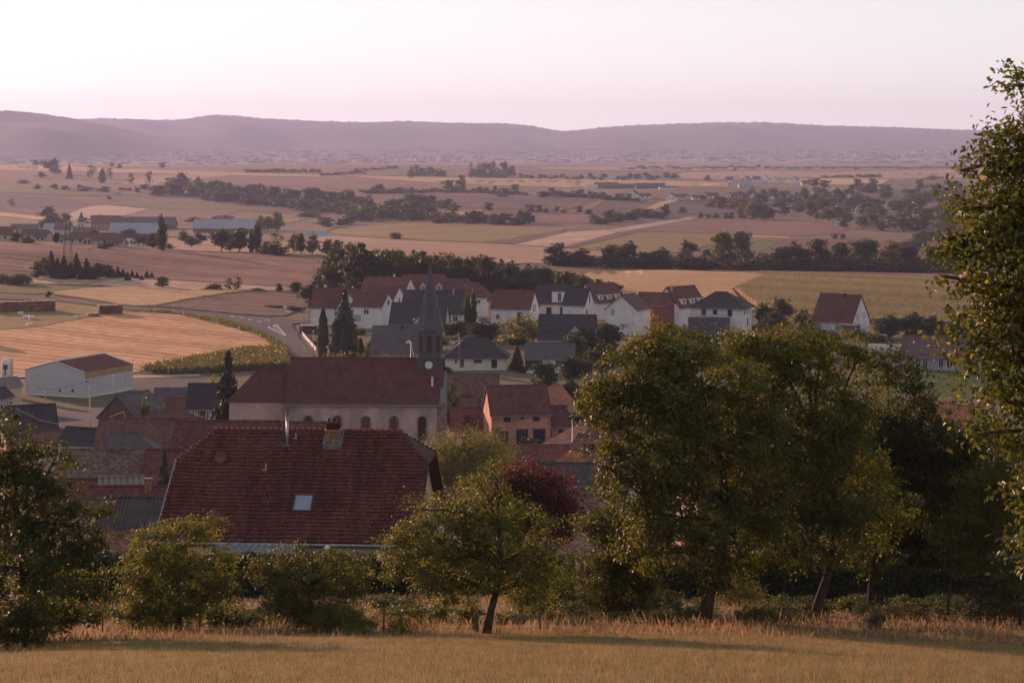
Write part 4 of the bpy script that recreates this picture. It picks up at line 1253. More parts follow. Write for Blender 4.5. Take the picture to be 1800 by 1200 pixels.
def roof_mb(L, W, zE, zR, ov=0.35, og=0.3, course=0.33, thick=0.16, hip=((1.0, 0.0), (1.0, 0.0)), step=0.035, dx=0.0):
    """gable / hipped / half-hipped roof. hip = ((t, inset) left, (t, inset) right): the end slopes in from height fraction t to the ridge by inset"""
    mb = MB()
    hw = W / 2
    sl = (zR - zE) / hw
    z0 = zE - sl * ov
    hwo = hw + ov
    run = math.hypot(hwo, zR - z0)
    n = max(3, int(run / course))
    def xl(t):
        th, ins = hip[0]
        x = -L / 2 - og
        return x if t <= th or ins == 0 else x + (ins + og) * (t - th) / max(1e-6, 1 - th)
    def xr(t):
        th, ins = hip[1]
        x = L / 2 + og
        return x if t <= th or ins == 0 else x - (ins + og) * (t - th) / max(1e-6, 1 - th)
    lev = sorted(set([i / n for i in range(n + 1)] + [h[0] for h in hip if h[0] < 1 and h[1] > 0]))
    def P(x, t, s, up=0.0): return (x + dx, s * hwo * (1 - t), z0 + (zR - z0) * t + up)
    for s in (-1, 1):
        for a, b in zip(lev[:-1], lev[1:]):
            q = [P(xl(a), a, s, step), P(xr(a), a, s, step), P(xr(b), b, s), P(xl(b), b, s)]
            mb.poly(q if s < 0 else q[::-1])
            r = [P(xl(a), a, s), P(xr(a), a, s), P(xr(a), a, s, step), P(xl(a), a, s, step)]
            mb.poly(r if s < 0 else r[::-1])
        u = [P(xl(a), a, s, -thick) for a in lev] + [P(xr(a), a, s, -thick) for a in reversed(lev)]
        mb.poly(u if s < 0 else u[::-1])
        e = [P(xl(0), 0, s, -thick), P(xr(0), 0, s, -thick), P(xr(0), 0, s), P(xl(0), 0, s)]
        mb.poly(e if s < 0 else e[::-1])
        for a, b in zip(lev[:-1], lev[1:]):
            for xf in (xl, xr):
                mb.poly([P(xf(a), a, s, -thick), P(xf(b), b, s, -thick), P(xf(b), b, s, 0.02), P(xf(a), a, s, step + 0.02)])
    for side, (th, ins) in zip((-1, 1), hip):
        if ins <= 0: continue
        xf = xl if side < 0 else xr
        lv = [t for t in lev if t >= th - 1e-9]
        for a, b in zip(lv[:-1], lv[1:]):
            q = [P(xf(a), a, 1, step), P(xf(a), a, -1, step), P(xf(b), b, -1), P(xf(b), b, 1)]
            mb.poly(q if side < 0 else q[::-1])
        a = lv[0]
        mb.poly([P(xf(a), a, 1, -thick), P(xf(a), a, -1, -thick), P(xf(a), a, -1, step), P(xf(a), a, 1, step)])
    mb.tube([(xl(1) + dx, 0, zR + 0.03), (xr(1) + dx, 0, zR + 0.03)], 0.13, 6)
    return mb

def wall_mb(L, W, zb, zE, zR, hip=((1.0, 0.0), (1.0, 0.0)), inset=0.06, dx=0.0):
    mb = MB()
    zE, zR = zE - inset, zR - inset - 0.1
    x0, x1, y0, y1 = -L / 2 + dx, L / 2 + dx, -W / 2, W / 2
    mb.poly([(x0, y0, zb), (x1, y0, zb), (x1, y0, zE), (x0, y0, zE)])
    mb.poly([(x1, y1, zb), (x0, y1, zb), (x0, y1, zE), (x1, y1, zE)])
    for x, (th, ins), s in ((x0, hip[0], -1), (x1, hip[1], 1)):
        if ins > 0 and th <= 0.02: p = [(x, y1, zb), (x, y0, zb), (x, y0, zE), (x, y1, zE)]
        elif ins > 0:
            zt = zE + (zR - zE) * th; k = (1 - th)
            p = [(x, y1, zb), (x, y0, zb), (x, y0, zE), (x, y0 * k, zt), (x, y1 * k, zt), (x, y1, zE)]
        else: p = [(x, y1, zb), (x, y0, zb), (x, y0, zE), (x, 0, zR), (x, y1, zE)]
        mb.poly(p if s < 0 else p[::-1])
    return mb

def face_xf(face, L, W, dx=0.0):
    """origin and axes (u along the wall, n outward) of one wall in house space"""
    return {'F': (Vector((dx, -W/2, 0)), Vector((1, 0, 0)), Vector((0, -1, 0))), 'B': (Vector((dx, W/2, 0)), Vector((-1, 0, 0)), Vector((0, 1, 0))),
            'L': (Vector((dx - L/2, 0, 0)), Vector((0, -1, 0)), Vector((-1, 0, 0))), 'R': (Vector((dx + L/2, 0, 0)), Vector((0, 1, 0)), Vector((1, 0, 0)))}[face]

def obox(mb, o, u, n, u0, u1, z0, z1, n0, n1):
    lo = [o + u*u0 + n*n0, o + u*u1 + n*n0, o + u*u1 + n*n1, o + u*u0 + n*n1]
    mb.prism([(p.x, p.y, z0) for p in lo], [(p.x, p.y, z1) for p in lo])

def window(parent, fx, uc, z, w, h, frame=None, pane=None, name='window', bars=True, sill=True, label=None):
    o, u, n = fx
    f = MB(); t = max(0.06, 0.07 * min(w, h))
    u0, u1 = uc - w/2, uc + w/2
    obox(f, o, u, n, u0, u0 + t, z, z + h, -0.05, 0.06); obox(f, o, u, n, u1 - t, u1, z, z + h, -0.05, 0.06)
    obox(f, o, u, n, u0 + t, u1 - t, z, z + t, -0.05, 0.06); obox(f, o, u, n, u0 + t, u1 - t, z + h - t, z + h, -0.05, 0.06)
    if bars and w > 0.7: obox(f, o, u, n, uc - t/2, uc + t/2, z + t, z + h - t, -0.05, 0.05)
    if sill: obox(f, o, u, n, u0 - 0.05, u1 + 0.05, z - 0.07, z - 0.002, -0.03, 0.12)
    fo = f.build(name, frame or M_FRAME, parent)
    p = MB(); obox(p, o, u, n, u0 + t*0.5, u1 - t*0.5, z + t*0.5, z + h - t*0.5, -0.03, 0.025)
    p.build('pane', pane or M_GLASS, fo)
    if label: fo['label'] = label
    return fo

def chimney(parent, x, y, z0, z1, w=0.55, dp=0.55, m=None, pots=0):
    mb = MB().box(x-w/2, x+w/2, y-dp/2, y+dp/2, z0, z1 - 0.12).box(x-w/2-0.06, x+w/2+0.06, y-dp/2-0.06, y+dp/2+0.06, z1 - 0.12, z1)
    c = mb.build('chimney', m or M_BRICKC, parent)
    for k in range(pots):
        px_ = x + (k - (pots - 1) / 2) * w / max(1, pots)
        MB().lathe((px_, y, z1), [(0.11, 0), (0.12, 0.05), (0.09, 0.3), (0.11, 0.34)], 8).build('chimney_pot', M_RUST, c)
    return c

def skylight(parent, L, W, zE, zR, x, t, w=0.8, h=1.1, side=-1, m=None):
    hw = W / 2; sl = (zR - zE) / hw
    yc = side * hw * (1 - t); zc = zE + (zR - zE) * t
    ln = math.hypot(1, sl); dy, dz = -side / ln, sl / ln
    ny, nz = side * sl / ln, 1 / ln
    def Q(a, b, c): return (x + a, yc + dy * b + ny * c, zc + dz * b + nz * c)
    f = MB()
    for (a0, a1, b0, b1) in ((-w/2-.07, w/2+.07, -h/2-.07, -h/2), (-w/2-.07, w/2+.07, h/2, h/2+.07), (-w/2-.07, -w/2, -h/2, h/2), (w/2, w/2+.07, -h/2, h/2)):
        f.prism([Q(a0, b0, 0.0), Q(a1, b0, 0.0), Q(a1, b1, 0.0), Q(a0, b1, 0.0)], [Q(a0, b0, 0.15), Q(a1, b0, 0.15), Q(a1, b1, 0.15), Q(a0, b1, 0.15)])
    fo = f.build('skylight', M_FRAME_D, parent)
    g = MB().prism([Q(-w/2, -h/2, 0.02), Q(w/2, -h/2, 0.02), Q(w/2, h/2, 0.02), Q(-w/2, h/2, 0.02)], [Q(-w/2, -h/2, 0.11), Q(w/2, -h/2, 0.11), Q(w/2, h/2, 0.11), Q(-w/2, h/2, 0.11)])
    g.build('pane', m or M_GLASS, fo)
    return fo

def house(label, px, d, L, W, rot, ye, yr, wall=WALL_WHITE, roof=ROOF_RED, hip=((1.0, 0.0), (1.0, 0.0)), wins=(), doors=(), chims=(), sky=(), ov=0.35, og=0.3,
          name='house', cat='house', group=None, course=0.33, base=None, gutter=True, far=False):
    """px, d: centre of the plan; ye, yr: photo rows of eave and ridge at that distance; rot in degrees"""
    x, y = (px - CX) / FPX * d, d
    a = math.radians(rot)
    zE, zR = zpx(ye, d), zpx(yr, d)
    hl, hw = L / 2, W / 2
    zc = min(gz(x + cx_ * math.cos(a) - cy_ * math.sin(a), y + cx_ * math.sin(a) + cy_ * math.cos(a)) for cx_ in (-hl, hl) for cy_ in (-hw, hw))
    zg = zc - 0.4
    if zE - zg < 1.6: zg = zE - 2.4
    e = empty(name, (x, y, zg), a)
    tag(e, label, cat, group)
    zE -= zg; zR -= zg
    wall_mb(L, W, 0, zE, zR, hip).build('wall', wall, e)
    ro = roof_mb(L, W, zE, zR, ov, og, course, hip=hip).build('roof', roof, e)
    if gutter and not far:
        sl = (zR - zE) / hw
        MB().tube([(-hl - og, -hw - ov - 0.06, zE - sl * ov - 0.08), (hl + og, -hw - ov - 0.06, zE - sl * ov - 0.08)], 0.07, 6).build('gutter', M_GUTTER, e)
    for w in wins:      # (face, u, height below the eave (negative) or above, w, h[, kind])
        kind = w[5] if len(w) > 5 else 'w'
        fr, pa = {'w': (M_FRAME, M_GLASS), 'd': (M_FRAME_D, M_GLASS), 's': (M_FRAME, M_SHUTTER), 'b': (M_WOOD, M_WOOD), 'g': (M_SHUTTER, M_SHUTTER)}[kind]
        window(e, face_xf(w[0], L, W), w[1], zE + w[2], w[3], w[4], fr, pa, {'s': 'shuttered_window', 'b': 'door', 'g': 'garage_door'}.get(kind, 'window'), bars=kind == 'w', sill=kind in 'wds')
    for c in chims:     # (x, y, top above the ridge, w)
        cz = zR - abs(c[1]) * (zR - zE) / hw
        chimney(ro, c[0], c[1], cz - 0.4, zR + c[2], c[3], c[3], c[4] if len(c) > 4 else None)
    for s in sky: skylight(ro, L, W, zE, zR, *s)
    e['zE'] = zE; e['zR'] = zR
    return e, ro, zE, zR

def gable_dormer(parent, L, W, zE, zR, x, t, w, h, wall, roof, side=-1, depth=None, win=True):
    """small cross gable standing on the slope at height fraction t"""
    hw = W / 2
    yf = side * hw * (1 - t); zf = zE + (zR - zE) * t
    sl = (zR - zE) / hw
    zt = zf + h
    back = side * max(0.0, abs(yf) - (h / sl if sl else 1))
    mb = MB()
    rise = w * 0.55
    ridge_y = side * max(0.0, abs(yf) - ((h + rise) / sl))
    mb.poly([(x-w/2, yf, zf-0.3), (x+w/2, yf, zf-0.3), (x+w/2, yf, zt), (x, yf, zt+rise), (x-w/2, yf, zt)])
    mb.poly([(x-w/2, yf, zf-0.3), (x-w/2, yf, zt), (x-w/2, back, zt)])
    mb.poly([(x+w/2, yf, zf-0.3), (x+w/2, back, zt), (x+w/2, yf, zt)])
    do = mb.build('dormer', wall, parent)
    r = MB()
    o = 0.18
    for s in (-1, 1):
        a = [(x + s*(w/2+o), yf + side*o, zt - o*0.9), (x, yf + side*o, zt + rise + 0.1), (x, ridge_y, zt + rise + 0.1), (x + s*(w/2+o), back, zt - o*0.9)]
        r.prism([(p[0], p[1], p[2]) for p in a], [(p[0], p[1], p[2] + 0.1) for p in a])
    r.build('dormer_roof', roof, do)
    if win:
        fx = (Vector((x, yf, 0)), Vector((1 if side < 0 else -1, 0, 0)), Vector((0, side, 0)))
        window(do, fx, 0, zf + 0.12, w * 0.6, max(0.5, h - 0.1), sill=False)
    return do

def box_dormer(parent, L, W, zE, zR, x, t, w, h, wall, roof, side=-1):
    hw = W / 2
    yf = side * hw * (1 - t); zf = zE + (zR - zE) * t; sl = (zR - zE) / hw
    back = side * max(0.0, abs(yf) - h / sl)
    mb = MB()
    mb.poly([(x-w/2, yf, zf-0.2), (x+w/2, yf, zf-0.2), (x+w/2, yf, zf+h), (x-w/2, yf, zf+h)])
    mb.poly([(x-w/2, yf, zf-0.2), (x-w/2, yf, zf+h), (x-w/2, back, zf+h)])
    mb.poly([(x+w/2, yf, zf-0.2), (x+w/2, back, zf+h), (x+w/2, yf, zf+h)])
    do = mb.build('dormer', wall, parent)
    q = [(x-w/2-.15, yf+side*.2, zf+h), (x+w/2+.15, yf+side*.2, zf+h), (x+w/2+.15, back-side*0.4, zf+h+0.25), (x-w/2-.15, back-side*0.4, zf+h+0.25)]
    MB().prism(q, [(p[0], p[1], p[2]+0.12) for p in q]).build('dormer_roof', roof, do)
    fx = (Vector((x, yf, 0)), Vector((1 if side < 0 else -1, 0, 0)), Vector((0, side, 0)))
    window(do, fx, 0, zf + 0.25, min(1.1, w * 0.5), max(0.5, h - 0.5), sill=False)
    return do
HIPF = ((0.0, 4.0), (0.0, 4.0))
# ------------------------------------------------------------------ the village, back rows first
R7 = np.random.default_rng(9)
# -- upper rows (about 600 m away)
e, ro, zE, zR = house('white house with broad red roof, leftmost of the upper village row', 586, 596, 11.5, 9.5, -6, 537, 506, WALL_WHITE, ROOF_RED,
      wins=[('F',-2.5,-3.6,1.0,1.0,'s'),('F',2,-3.6,1.0,1.0,'s')], chims=[(-5.0,0.3,0.5,0.5,M_METAL)])
house('white cross house with steep red gable facing the spruce', 624, 592, 9, 8.0, 68, 541, 510, WALL_WHITE, ROOF_RED, wins=[('L',0,-2.6,1.0,1.3)])
e, ro, zE, zR = house('white house with skylight in red roof beside the blue car', 656, 584, 10, 8.5, -24, 536, 514, WALL_WHITE, ROOF_RED,
      wins=[('R',0,0.2,1.0,1.4,'d'),('F',0,-2.4,1.8,1.5),('F',-3,-4.6,2.4,2.0,'g')], sky=[(0.6,0.45,0.9,1.0)])
house('long red roofed white house at the back beside the wood', 682, 640, 15, 10.5, -16, 509, 487, WALL_WHITE, ROOF_RED2, wins=[('R',0,0.3,1.0,1.2),('F',-4,-2.4,1.4,1.3),('F',2,-2.4,1.4,1.3)], chims=[(2.0,0.3,0.9,0.5,WALL_WHITE)])
house('white house with red roof and tall slit window in its gable', 676, 606, 10, 8.0, -24, 523, 503, WALL_WHITE, ROOF_RED, wins=[('R',0,-2.5,0.6,2.6,'d'),('F',2,-2.2,1.0,1.2)])
e, ro, zE, zR = house('big red roof with two dormers behind the church spire', 752, 650, 16, 12, -3, 509, 482, WALL_WHITE, ROOF_RED, hip=((1.0,0.0),(0.35,2.5)), wins=[('F',-4,-2.3,1.3,1.3),('F',3,-2.3,1.3,1.3)])
gable_dormer(ro, 16, 12, zE, zR, -1.0, 0.06, 2.0, 1.4, WALL_CREAM, ROOF_RED); gable_dormer(ro, 16, 12, zE, zR, 4.2, 0.06, 2.0, 1.4, WALL_CREAM, ROOF_RED)
house('plain red roofed house between the two-dormer roof and the hipped one', 803, 648, 8, 9, -4, 512, 490, WALL_WHITE, ROOF_RED)
house('white bungalow with red hipped roof by the parked cars', 836, 632, 9.5, 8, -18, 519, 496, WALL_WHITE, ROOF_RED, hip=((1.0,0.0),(0.0,4.0)), wins=[('F',-2.0,-3.0,2.0,2.6,'d'),('F',2.5,-2.2,1.2,1.2)])
e, ro, zE, zR = house('long dark slate roofed house with two skylights behind the spire', 766, 588, 18.5, 12, -9, 547, 510, WALL_WHITE, ROOF_SLATE, sky=[(0.2,0.72,1.0,1.0),(5.2,0.72,1.0,1.0)],
      wins=[('R',-1,-2.4,1.6,1.7),('F',7.0,-2.4,1.5,1.6)], chims=[(5.5,-1.0,0.4,0.35,M_METAL)])
e, ro, zE, zR = house('dark slate roofed house with a pale cross gable left of the spire', 738, 560, 15.5, 11, -6, 566, 532, WALL_CREAM, ROOF_SLATE, wins=[('R',0,-2.0,1.2,1.4,'d')], sky=[(-1.0,0.2,0.5,0.7,-1,M_FRAME)])
gable_dormer(ro, 15.5, 11, zE, zR, 1.2, 0.0, 4.6, 0.1, WALL_CREAM, ROOF_SLATE, win=False)
e, ro, zE, zR = house('white house with red roof and two slit windows in its gable', 905, 588, 12, 9.5, -17, 539, 510, WALL_WHITE, ROOF_RED, wins=[('R',-0.9,-1.2,0.55,2.0,'d'),('R',0.9,-1.2,0.55,2.0,'d'),('F',-3.8,-3.4,1.2,1.5),('F',3,-3.2,1.6,2.0,'d')], chims=[(1.5,0.5,0.4,0.4)])
house('low annex with red lean roof left of the slit-window house', 876, 604, 5, 6, -17, 527, 516, WALL_CREAM, ROOF_RED)
e, ro, zE, zR = house('modern white house with dark roof and boxy white dormer', 974, 604, 10, 10, -8, 530, 501, WALL_WHITE, ROOF_SLATE, wins=[('F',-1,-3.3,1.6,2.0,'d'),('F',3,-3.4,1.2,2.2,'d')])
box_dormer(ro, 10, 10, zE, zR, 2.2, 0.03, 4.6, 3.2, WALL_WHITE, ROOF_SLATE)
house('dark roofed house with white gable and slit window right of the boxy dormer', 1017, 588, 7.0, 8, -24, 533, 506, WALL_WHITE, ROOF_SLATE, wins=[('R',0,0.4,0.6,2.2,'d'),('R',-2.2,-2.8,1.0,1.1,'d')])
e, ro, zE, zR = house('white house with red roof and staggered dormers left of the wheat slope', 1054, 622, 12, 10, 42, 528, 498, WALL_WHITE, ROOF_RED, wins=[('L',0,-1.5,1.0,1.2)])
for k in (-3.6, 0, 3.6): box_dormer(ro, 12, 10, zE, zR, k, 0.12, 1.9, 1.6, WALL_WHITE, ROOF_RED)
house('white house with wide blank gable towards the viewer', 1104, 556, 9.0, 9.6, 62, 541, 517, WALL_WHITE, ROOF_BROWN, wins=[('L',-2.6,-1.9,1.5,1.9,'s'),('L',0.9,-5.0,2.9,1.1,'s'),('F',-1.5,-2.0,0.6,1.8,'s')])
house('brick red rendered house joined behind the wide white gable', 1151, 574, 9.0, 8.5, -24, 533, 514, plain('brick_red_render', (0.21, 0.07, 0.05), 0.9, 0.1, 0.6, 0.1), ROOF_RED, wins=[('R',-1.5,-1.9,0.7,1.4,'d'),('R',1.5,-1.9,0.7,1.4,'d')])
e, ro, zE, zR = house('white house with staggered dormers and tall chimney above the two parked cars', 1196, 598, 12, 10.5, 42, 536, 503, WALL_WHITE, ROOF_RED, wins=[('L',-1.6,-0.6,1.3,1.6),('L',1.8,-3.4,1.6,1.6,'s')], chims=[(-5.0,-1.0,0.6,0.6,WALL_PINK)])
for k in (-3.4, 0.4, 4.0): box_dormer(ro, 12, 10.5, zE, zR, k, 0.12, 2.0, 1.7, WALL_WHITE, ROOF_RED)
# villa with hipped roof
e, ro, zE, zR = house('two storey white villa with low hipped slate roof and dark garage', 1268, 552, 14.5, 11, -20, 535, 513, WALL_WHITE, ROOF_SLATE, hip=((0.0,5.5),(0.0,5.5)), ov=0.9, og=0.9,
      wins=[('F',-3.6,-2.7,1.3,2.1,'b'),('F',-0.4,-2.3,1.2,1.3,'d'),('F',3.8,-2.7,1.3,2.1,'d'),('R',-3,-2.4,0.7,1.6,'d'),('R',0,-2.4,0.7,1.6,'d'),('R',3,-2.4,0.7,1.6,'d'),('R',0.5,-5.6,1.0,2.0,'d')])
gm = MB().box(-7.0, 3.8, -9.4, -5.6, -0.4, zE - 3.0)
gb = gm.build('garage', WALL_DARK, e)
rl = MB()
for k in range(23): rl.box(-6.9 + k*0.46, -6.87 + k*0.46, -9.3, -9.27, zE - 3.0, zE - 2.05)
rl.box(-6.95, 3.7, -9.32, -9.26, zE - 2.06, zE - 2.0)
rl.build('railing', M_DKMETAL, gb)
# right hand house
e, ro, zE, zR = house('white house with red roof and four shuttered windows in its gable, alone on the right', 1478, 560, 12.5, 10.5, -37, 561, 517, WALL_WHITE, ROOF_RED,
      wins=[('R',-2.6,0.15,0.75,1.9,'s'),('R',-1.5,0.15,0.75,1.9,'s'),('R',1.2,0.3,0.75,1.9,'s'),('R',2.3,0.3,0.75,1.9,'s'),('F',-4.5,-2.6,2.4,2.4,'g'),('F',1.9,-2.7,1.6,2.4,'g')], chims=[(1.6,-0.6,0.35,0.55,M_TIMBER)], sky=[(2.6,0.28,0.8,1.0)])
pm = MB(); pm.box(3.6, 9.0, -9.0, -5.3, zE - 0.7, zE - 0.5)
po = pm.build('porch_roof', M_METAL, e)
gl = MB().box(4.6, 8.8, -8.8, -8.75, zE - 3.0, zE - 0.72).box(8.75, 8.8, -8.7, -5.3, zE - 3.0, zE - 0.72)
gl.build('glazing', glass_mat('porch_glass', (0.10, 0.11, 0.13), 0.15), po)
# dark house with solar array
e, ro, zE, zR = house('dark house with solar roof and grey cross gable in front of the golden tree', 998, 500, 14.0, 10, -6, 592, 553, WALL_GREY, ROOF_SLATE, wins=[('R',0,-2,1,1.3,'d')])
gable_dormer(ro, 14.0, 10, zE, zR, 2.2, 0.0, 5.6, 0.15, WALL_GREY, ROOF_SLATE, win=True)
hw = 5.0; sl = (zR - zE) / hw
pn = []
for i in range(5):
    for j in range(3):
        x0 = -6.6 + i * 1.22; t0 = 0.30 + j * 0.215
        y0, y1 = -hw * (1 - t0), -hw * (1 - t0 - 0.205)
        q = [(x0, y0, zE + (zR - zE) * t0 + 0.06), (x0 + 1.18, y0, zE + (zR - zE) * t0 + 0.06), (x0 + 1.18, y1, zE + (zR - zE) * (t0 + 0.205) + 0.06), (x0, y1, zE + (zR - zE) * (t0 + 0.205) + 0.06)]
        MB().prism(q, [(p[0], p[1] - 0.03, p[2] + 0.06) for p in q]).build('solar_panel', M_SOLAR, ro)
# slate bungalow and hipped white bungalow
e, ro, zE, zR = house('cream bungalow with slate hipped roof just right of the church clock', 838, 462, 14.2, 10, -1, 622, 594, plain('warm_white_render', (0.62, 0.56, 0.47), 0.9, 0.07, 0.6, 0.1), ROOF_SLATE, hip=((0.0,4.6),(0.0,4.6)), ov=0.6, og=0.6,
      wins=[('F',-4.6,-1.5,0.45,1.0,'d'),('F',-3.2,-2.5,0.8,2.2,'b'),('F',0.4,-1.6,1.9,1.5,'b'),('F',4.2,-2.6,1.3,2.4,'d')], chims=[(4.3,1.0,-0.2,0.7)], sky=[(-2.6,0.45,0.5,0.6)])
house('low slate roofed house with open carport behind the garden trees', 967, 455, 11.0, 9, -2, 626, 603, WALL_WHITE, ROOF_GREY, wins=[('F',-3.6,-2.6,4.0,2.2,'d'),('F',2.0,-1.7,1.3,1.3,'b'),('F',4.3,-2.6,1.8,2.3,'d')], chims=[(-4.5,0.6,0.5,0.5)])
e, ro, zE, zR = house('house with large plain grey tiled roof and tiny white dormer left of the belfry', 702, 478, 12.4, 11.5, -3, 616, 573, WALL_PINK, ROOF_GREY, chims=[(0.8,-0.6,0.3,0.5,M_TIMBER)])
gable_dormer(ro, 12.4, 11.5, zE, zR, 2.6, 0.36, 1.8, 0.1, WALL_WHITE, ROOF_BROWN, win=False)
house('old barn with broad brown tiled roof right of the church', 832, 388, 9.6, 10, 0, 701, 657, WALL_PINK, ROOF_BROWN)
house('low village roof half hidden behind the church tower', 800, 372, 8, 7, 0, 716, 700, WALL_PINK, ROOF_BROWN)

# -- half-built block house and its neighbours
e, ro, zE, zR = house('half built house of bare clay blocks with a sunlit left gable', 908, 330, 9.8, 9.4, 9, 720, 677, WALL_BLOCK, ROOF_RED, og=0.25,
      wins=[('F',-2.3,-1.25,1.2,1.15,'d'),('F',0.2,-0.85,0.55,0.75,'d'),('F',2.5,-1.2,1.2,1.15,'d'),('F',-2.6,-4.7,1.0,1.9,'d'),('F',0.2,-5.0,2.0,2.5,'d'),('F',3.0,-5.0,2.1,2.5,'d')])
house('small red lean roof between the church and the block house', 833, 336, 7.6, 6.0, 2, 749, 716, WALL_PINK, ROOF_RED2)
house('low block annex with red roof right of the half built house', 977, 334, 4.0, 6.4, 0, 742, 713, WALL_BLOCK, ROOF_RED, wins=[('F',-1.2,-2.5,0.9,1.8,'d'),('F',0.9,-1.4,1.1,0.7,'d')], og=0.1)
house('cream gabled house with sunlit roof edge behind the block annex', 962, 366, 10, 6.6, 62, 711, 681, WALL_CREAM, ROOF_SUNLIT, wins=[('L',0.2,0.0,1.2,1.2,'b')], chims=[(1.0,1.0,0.3,0.5)])
# -- old roofs in the hollow right of the willow
house('long orange red barn roof behind the small lit pyramid roof', 962, 238, 10.6, 7, 1, 812, 782, WALL_PINK, ROOF_RED2)
house('small steep tiled roof with its sunlit left side', 1004, 226, 2.6, 2.9, 48, 812, 790, WALL_CREAM, ROOF_SUNLIT, hip=((0.0,1.25),(0.0,1.25)), ov=0.2, og=0.2, gutter=False)
house('ragged brown roof with lit hip ridge behind the pyramid roof', 1035, 268, 9.0, 8.0, 35, 778, 733, WALL_PINK, ROOF_BROWN, hip=((0.0,4.5),(1.0,0.0)))
house('house with dark chimney and white gable right of the pyramid roof', 1058, 232, 6.5, 6.5, -40, 806, 768, WALL_WHITE, ROOF_BROWN, chims=[(-0.5,-1.8,-0.6,0.8,M_TIMBER)])
house('long dark corrugated shed roof above the copper tree', 1028, 196, 8.0, 6, 0, 846, 814, WALL_DARK, SHEET_DARK, course=0.5, name='shed', cat='shed')
house('low dark roof left of the copper tree', 925, 200, 5.0, 5, 0, 838, 812, WALL_PINK, SHEET_DARK, course=0.5, name='shed', cat='shed')
house('rounded grey pantile shed right of the copper tree', 1020, 176, 5.5, 4, -8, 868, 850, WALL_BRICK, ROOF_GREY, name='shed', cat='shed')
house('low old tiled roof with weathered edge right of the copper tree', 1030, 158, 6.5, 7, -12, 915, 868, WALL_PINK, ROOF_OLD)
house('dark roof with brick chimney right of the big red roof', 800, 170, 4.6, 6, 0, 890, 858, WALL_WHITE, ROOF_BROWN, chims=[(-1.1,-0.8,0.3,0.6)])
# -- houses glimpsed behind the walnut trees
house('red roofed house glimpsed through the walnut crowns', 1440, 260, 12, 9, -8, 800, 735, WALL_PINK, ROOF_RED)
house('timbered gable with lit roof edge glimpsed beside the near branch', 1690, 262, 6, 5.5, -58, 742, 712, WALL_PINK, ROOF_RED, wins=[('R',-1.2,-1.5,0.9,1.1,'d'),('R',1.2,-1.5,0.9,1.1,'d')])
house('dark blue grey roofed house behind the crown of the tall walnut', 1262, 400, 13, 9, -8, 645, 604, WALL_WHITE, ROOF_SLATE)
house('pink walled house low behind the thin trees on the right', 1730, 150, 12, 9, -12, 900, 826, WALL_PINK, ROOF_RED, wins=[('F',-2,-2.4,1.1,1.3),('F',2,-2.4,1.1,1.3)])
house('red roofed house deep behind the walnut trunks', 1330, 170, 12, 9, 10, 880, 815, WALL_PINK, ROOF_RED, wins=[('F',0,-2.2,1.1,1.3)])
# -- long school with solar roof
e, ro, zE, zR = house('long low school with solar panel roof and white window frames', 1706, 468, 31.0, 12, -14, 621, 592, plain('mauve_render', (0.33, 0.30, 0.31), 0.9, 0.08, 0.6, 0.1), ROOF_BROWN, ov=0.8, name='school', cat='school',
      wins=[('F',-11.8,-2.9,1.2,2.1,'w'),('F',-10.2,-2.9,1.2,2.1,'w'),('F',-6.6,-2.9,1.2,2.1,'w'),('F',-4.6,-2.9,1.6,2.1,'w'),('F',-0.8,-2.9,1.6,2.1,'w'),('F',3.2,-2.9,1.6,2.1,'w')])
m_pv = glass_mat('dull_solar_glass', (0.095, 0.06, 0.065), 0.75)  # dark rough glass, dulled to keep the panels from glaring
for i in range(22):
    for j in range(5):
        x0 = -14.0 + i * 1.25; t0 = 0.06 + j * 0.18
        if i < 2 and j > 2: continue
        z_ = lambda t: zE + (zR - zE) * t + 0.06
        q = [(x0, -6.0*(1-t0), z_(t0)), (x0+1.11, -6.0*(1-t0), z_(t0)), (x0+1.11, -6.0*(1-t0-0.17), z_(t0+0.17)), (x0, -6.0*(1-t0-0.17), z_(t0+0.17))]
        MB().prism(q, [(p[0], p[1]-0.02, p[2]+0.05) for p in q]).build('solar_panel', m_pv, ro)
# curved zinc entrance hall left of the school
p = at(1585, 474); ez = zpx(621, 474)
e = empty('entrance_hall', (p.x, p.y, p.z - 0.3), math.radians(-14)); tag(e, 'low hall with curved pale zinc roof left of the school', 'hall')
hz = ez - p.z + 0.3
MB().box(-7.5, 5.0, -4, 4, 0, hz).build('wall', WALL_GREY, e)
rm = MB()
NS = 12
for i in range(NS):
    a0, a1 = i / NS, (i + 1) / NS
    f = lambda t: hz + 0.05 + 1.6 * math.sin(t * math.pi * 0.62)
    y0, y1 = -4.6 + 9.2 * a0, -4.6 + 9.2 * a1
    rm.prism([(-8, y0, f(a0)), (5.4, y0, f(a0)), (5.4, y1, f(a1)), (-8, y1, f(a1))], [(-8, y0, f(a0)+0.15), (5.4, y0, f(a0)+0.15), (5.4, y1, f(a1)+0.15), (-8, y1, f(a1)+0.15)])
rm.build('roof', plain('dull_zinc', (0.26, 0.26, 0.29), 0.8, 0.1, 0.8), e)

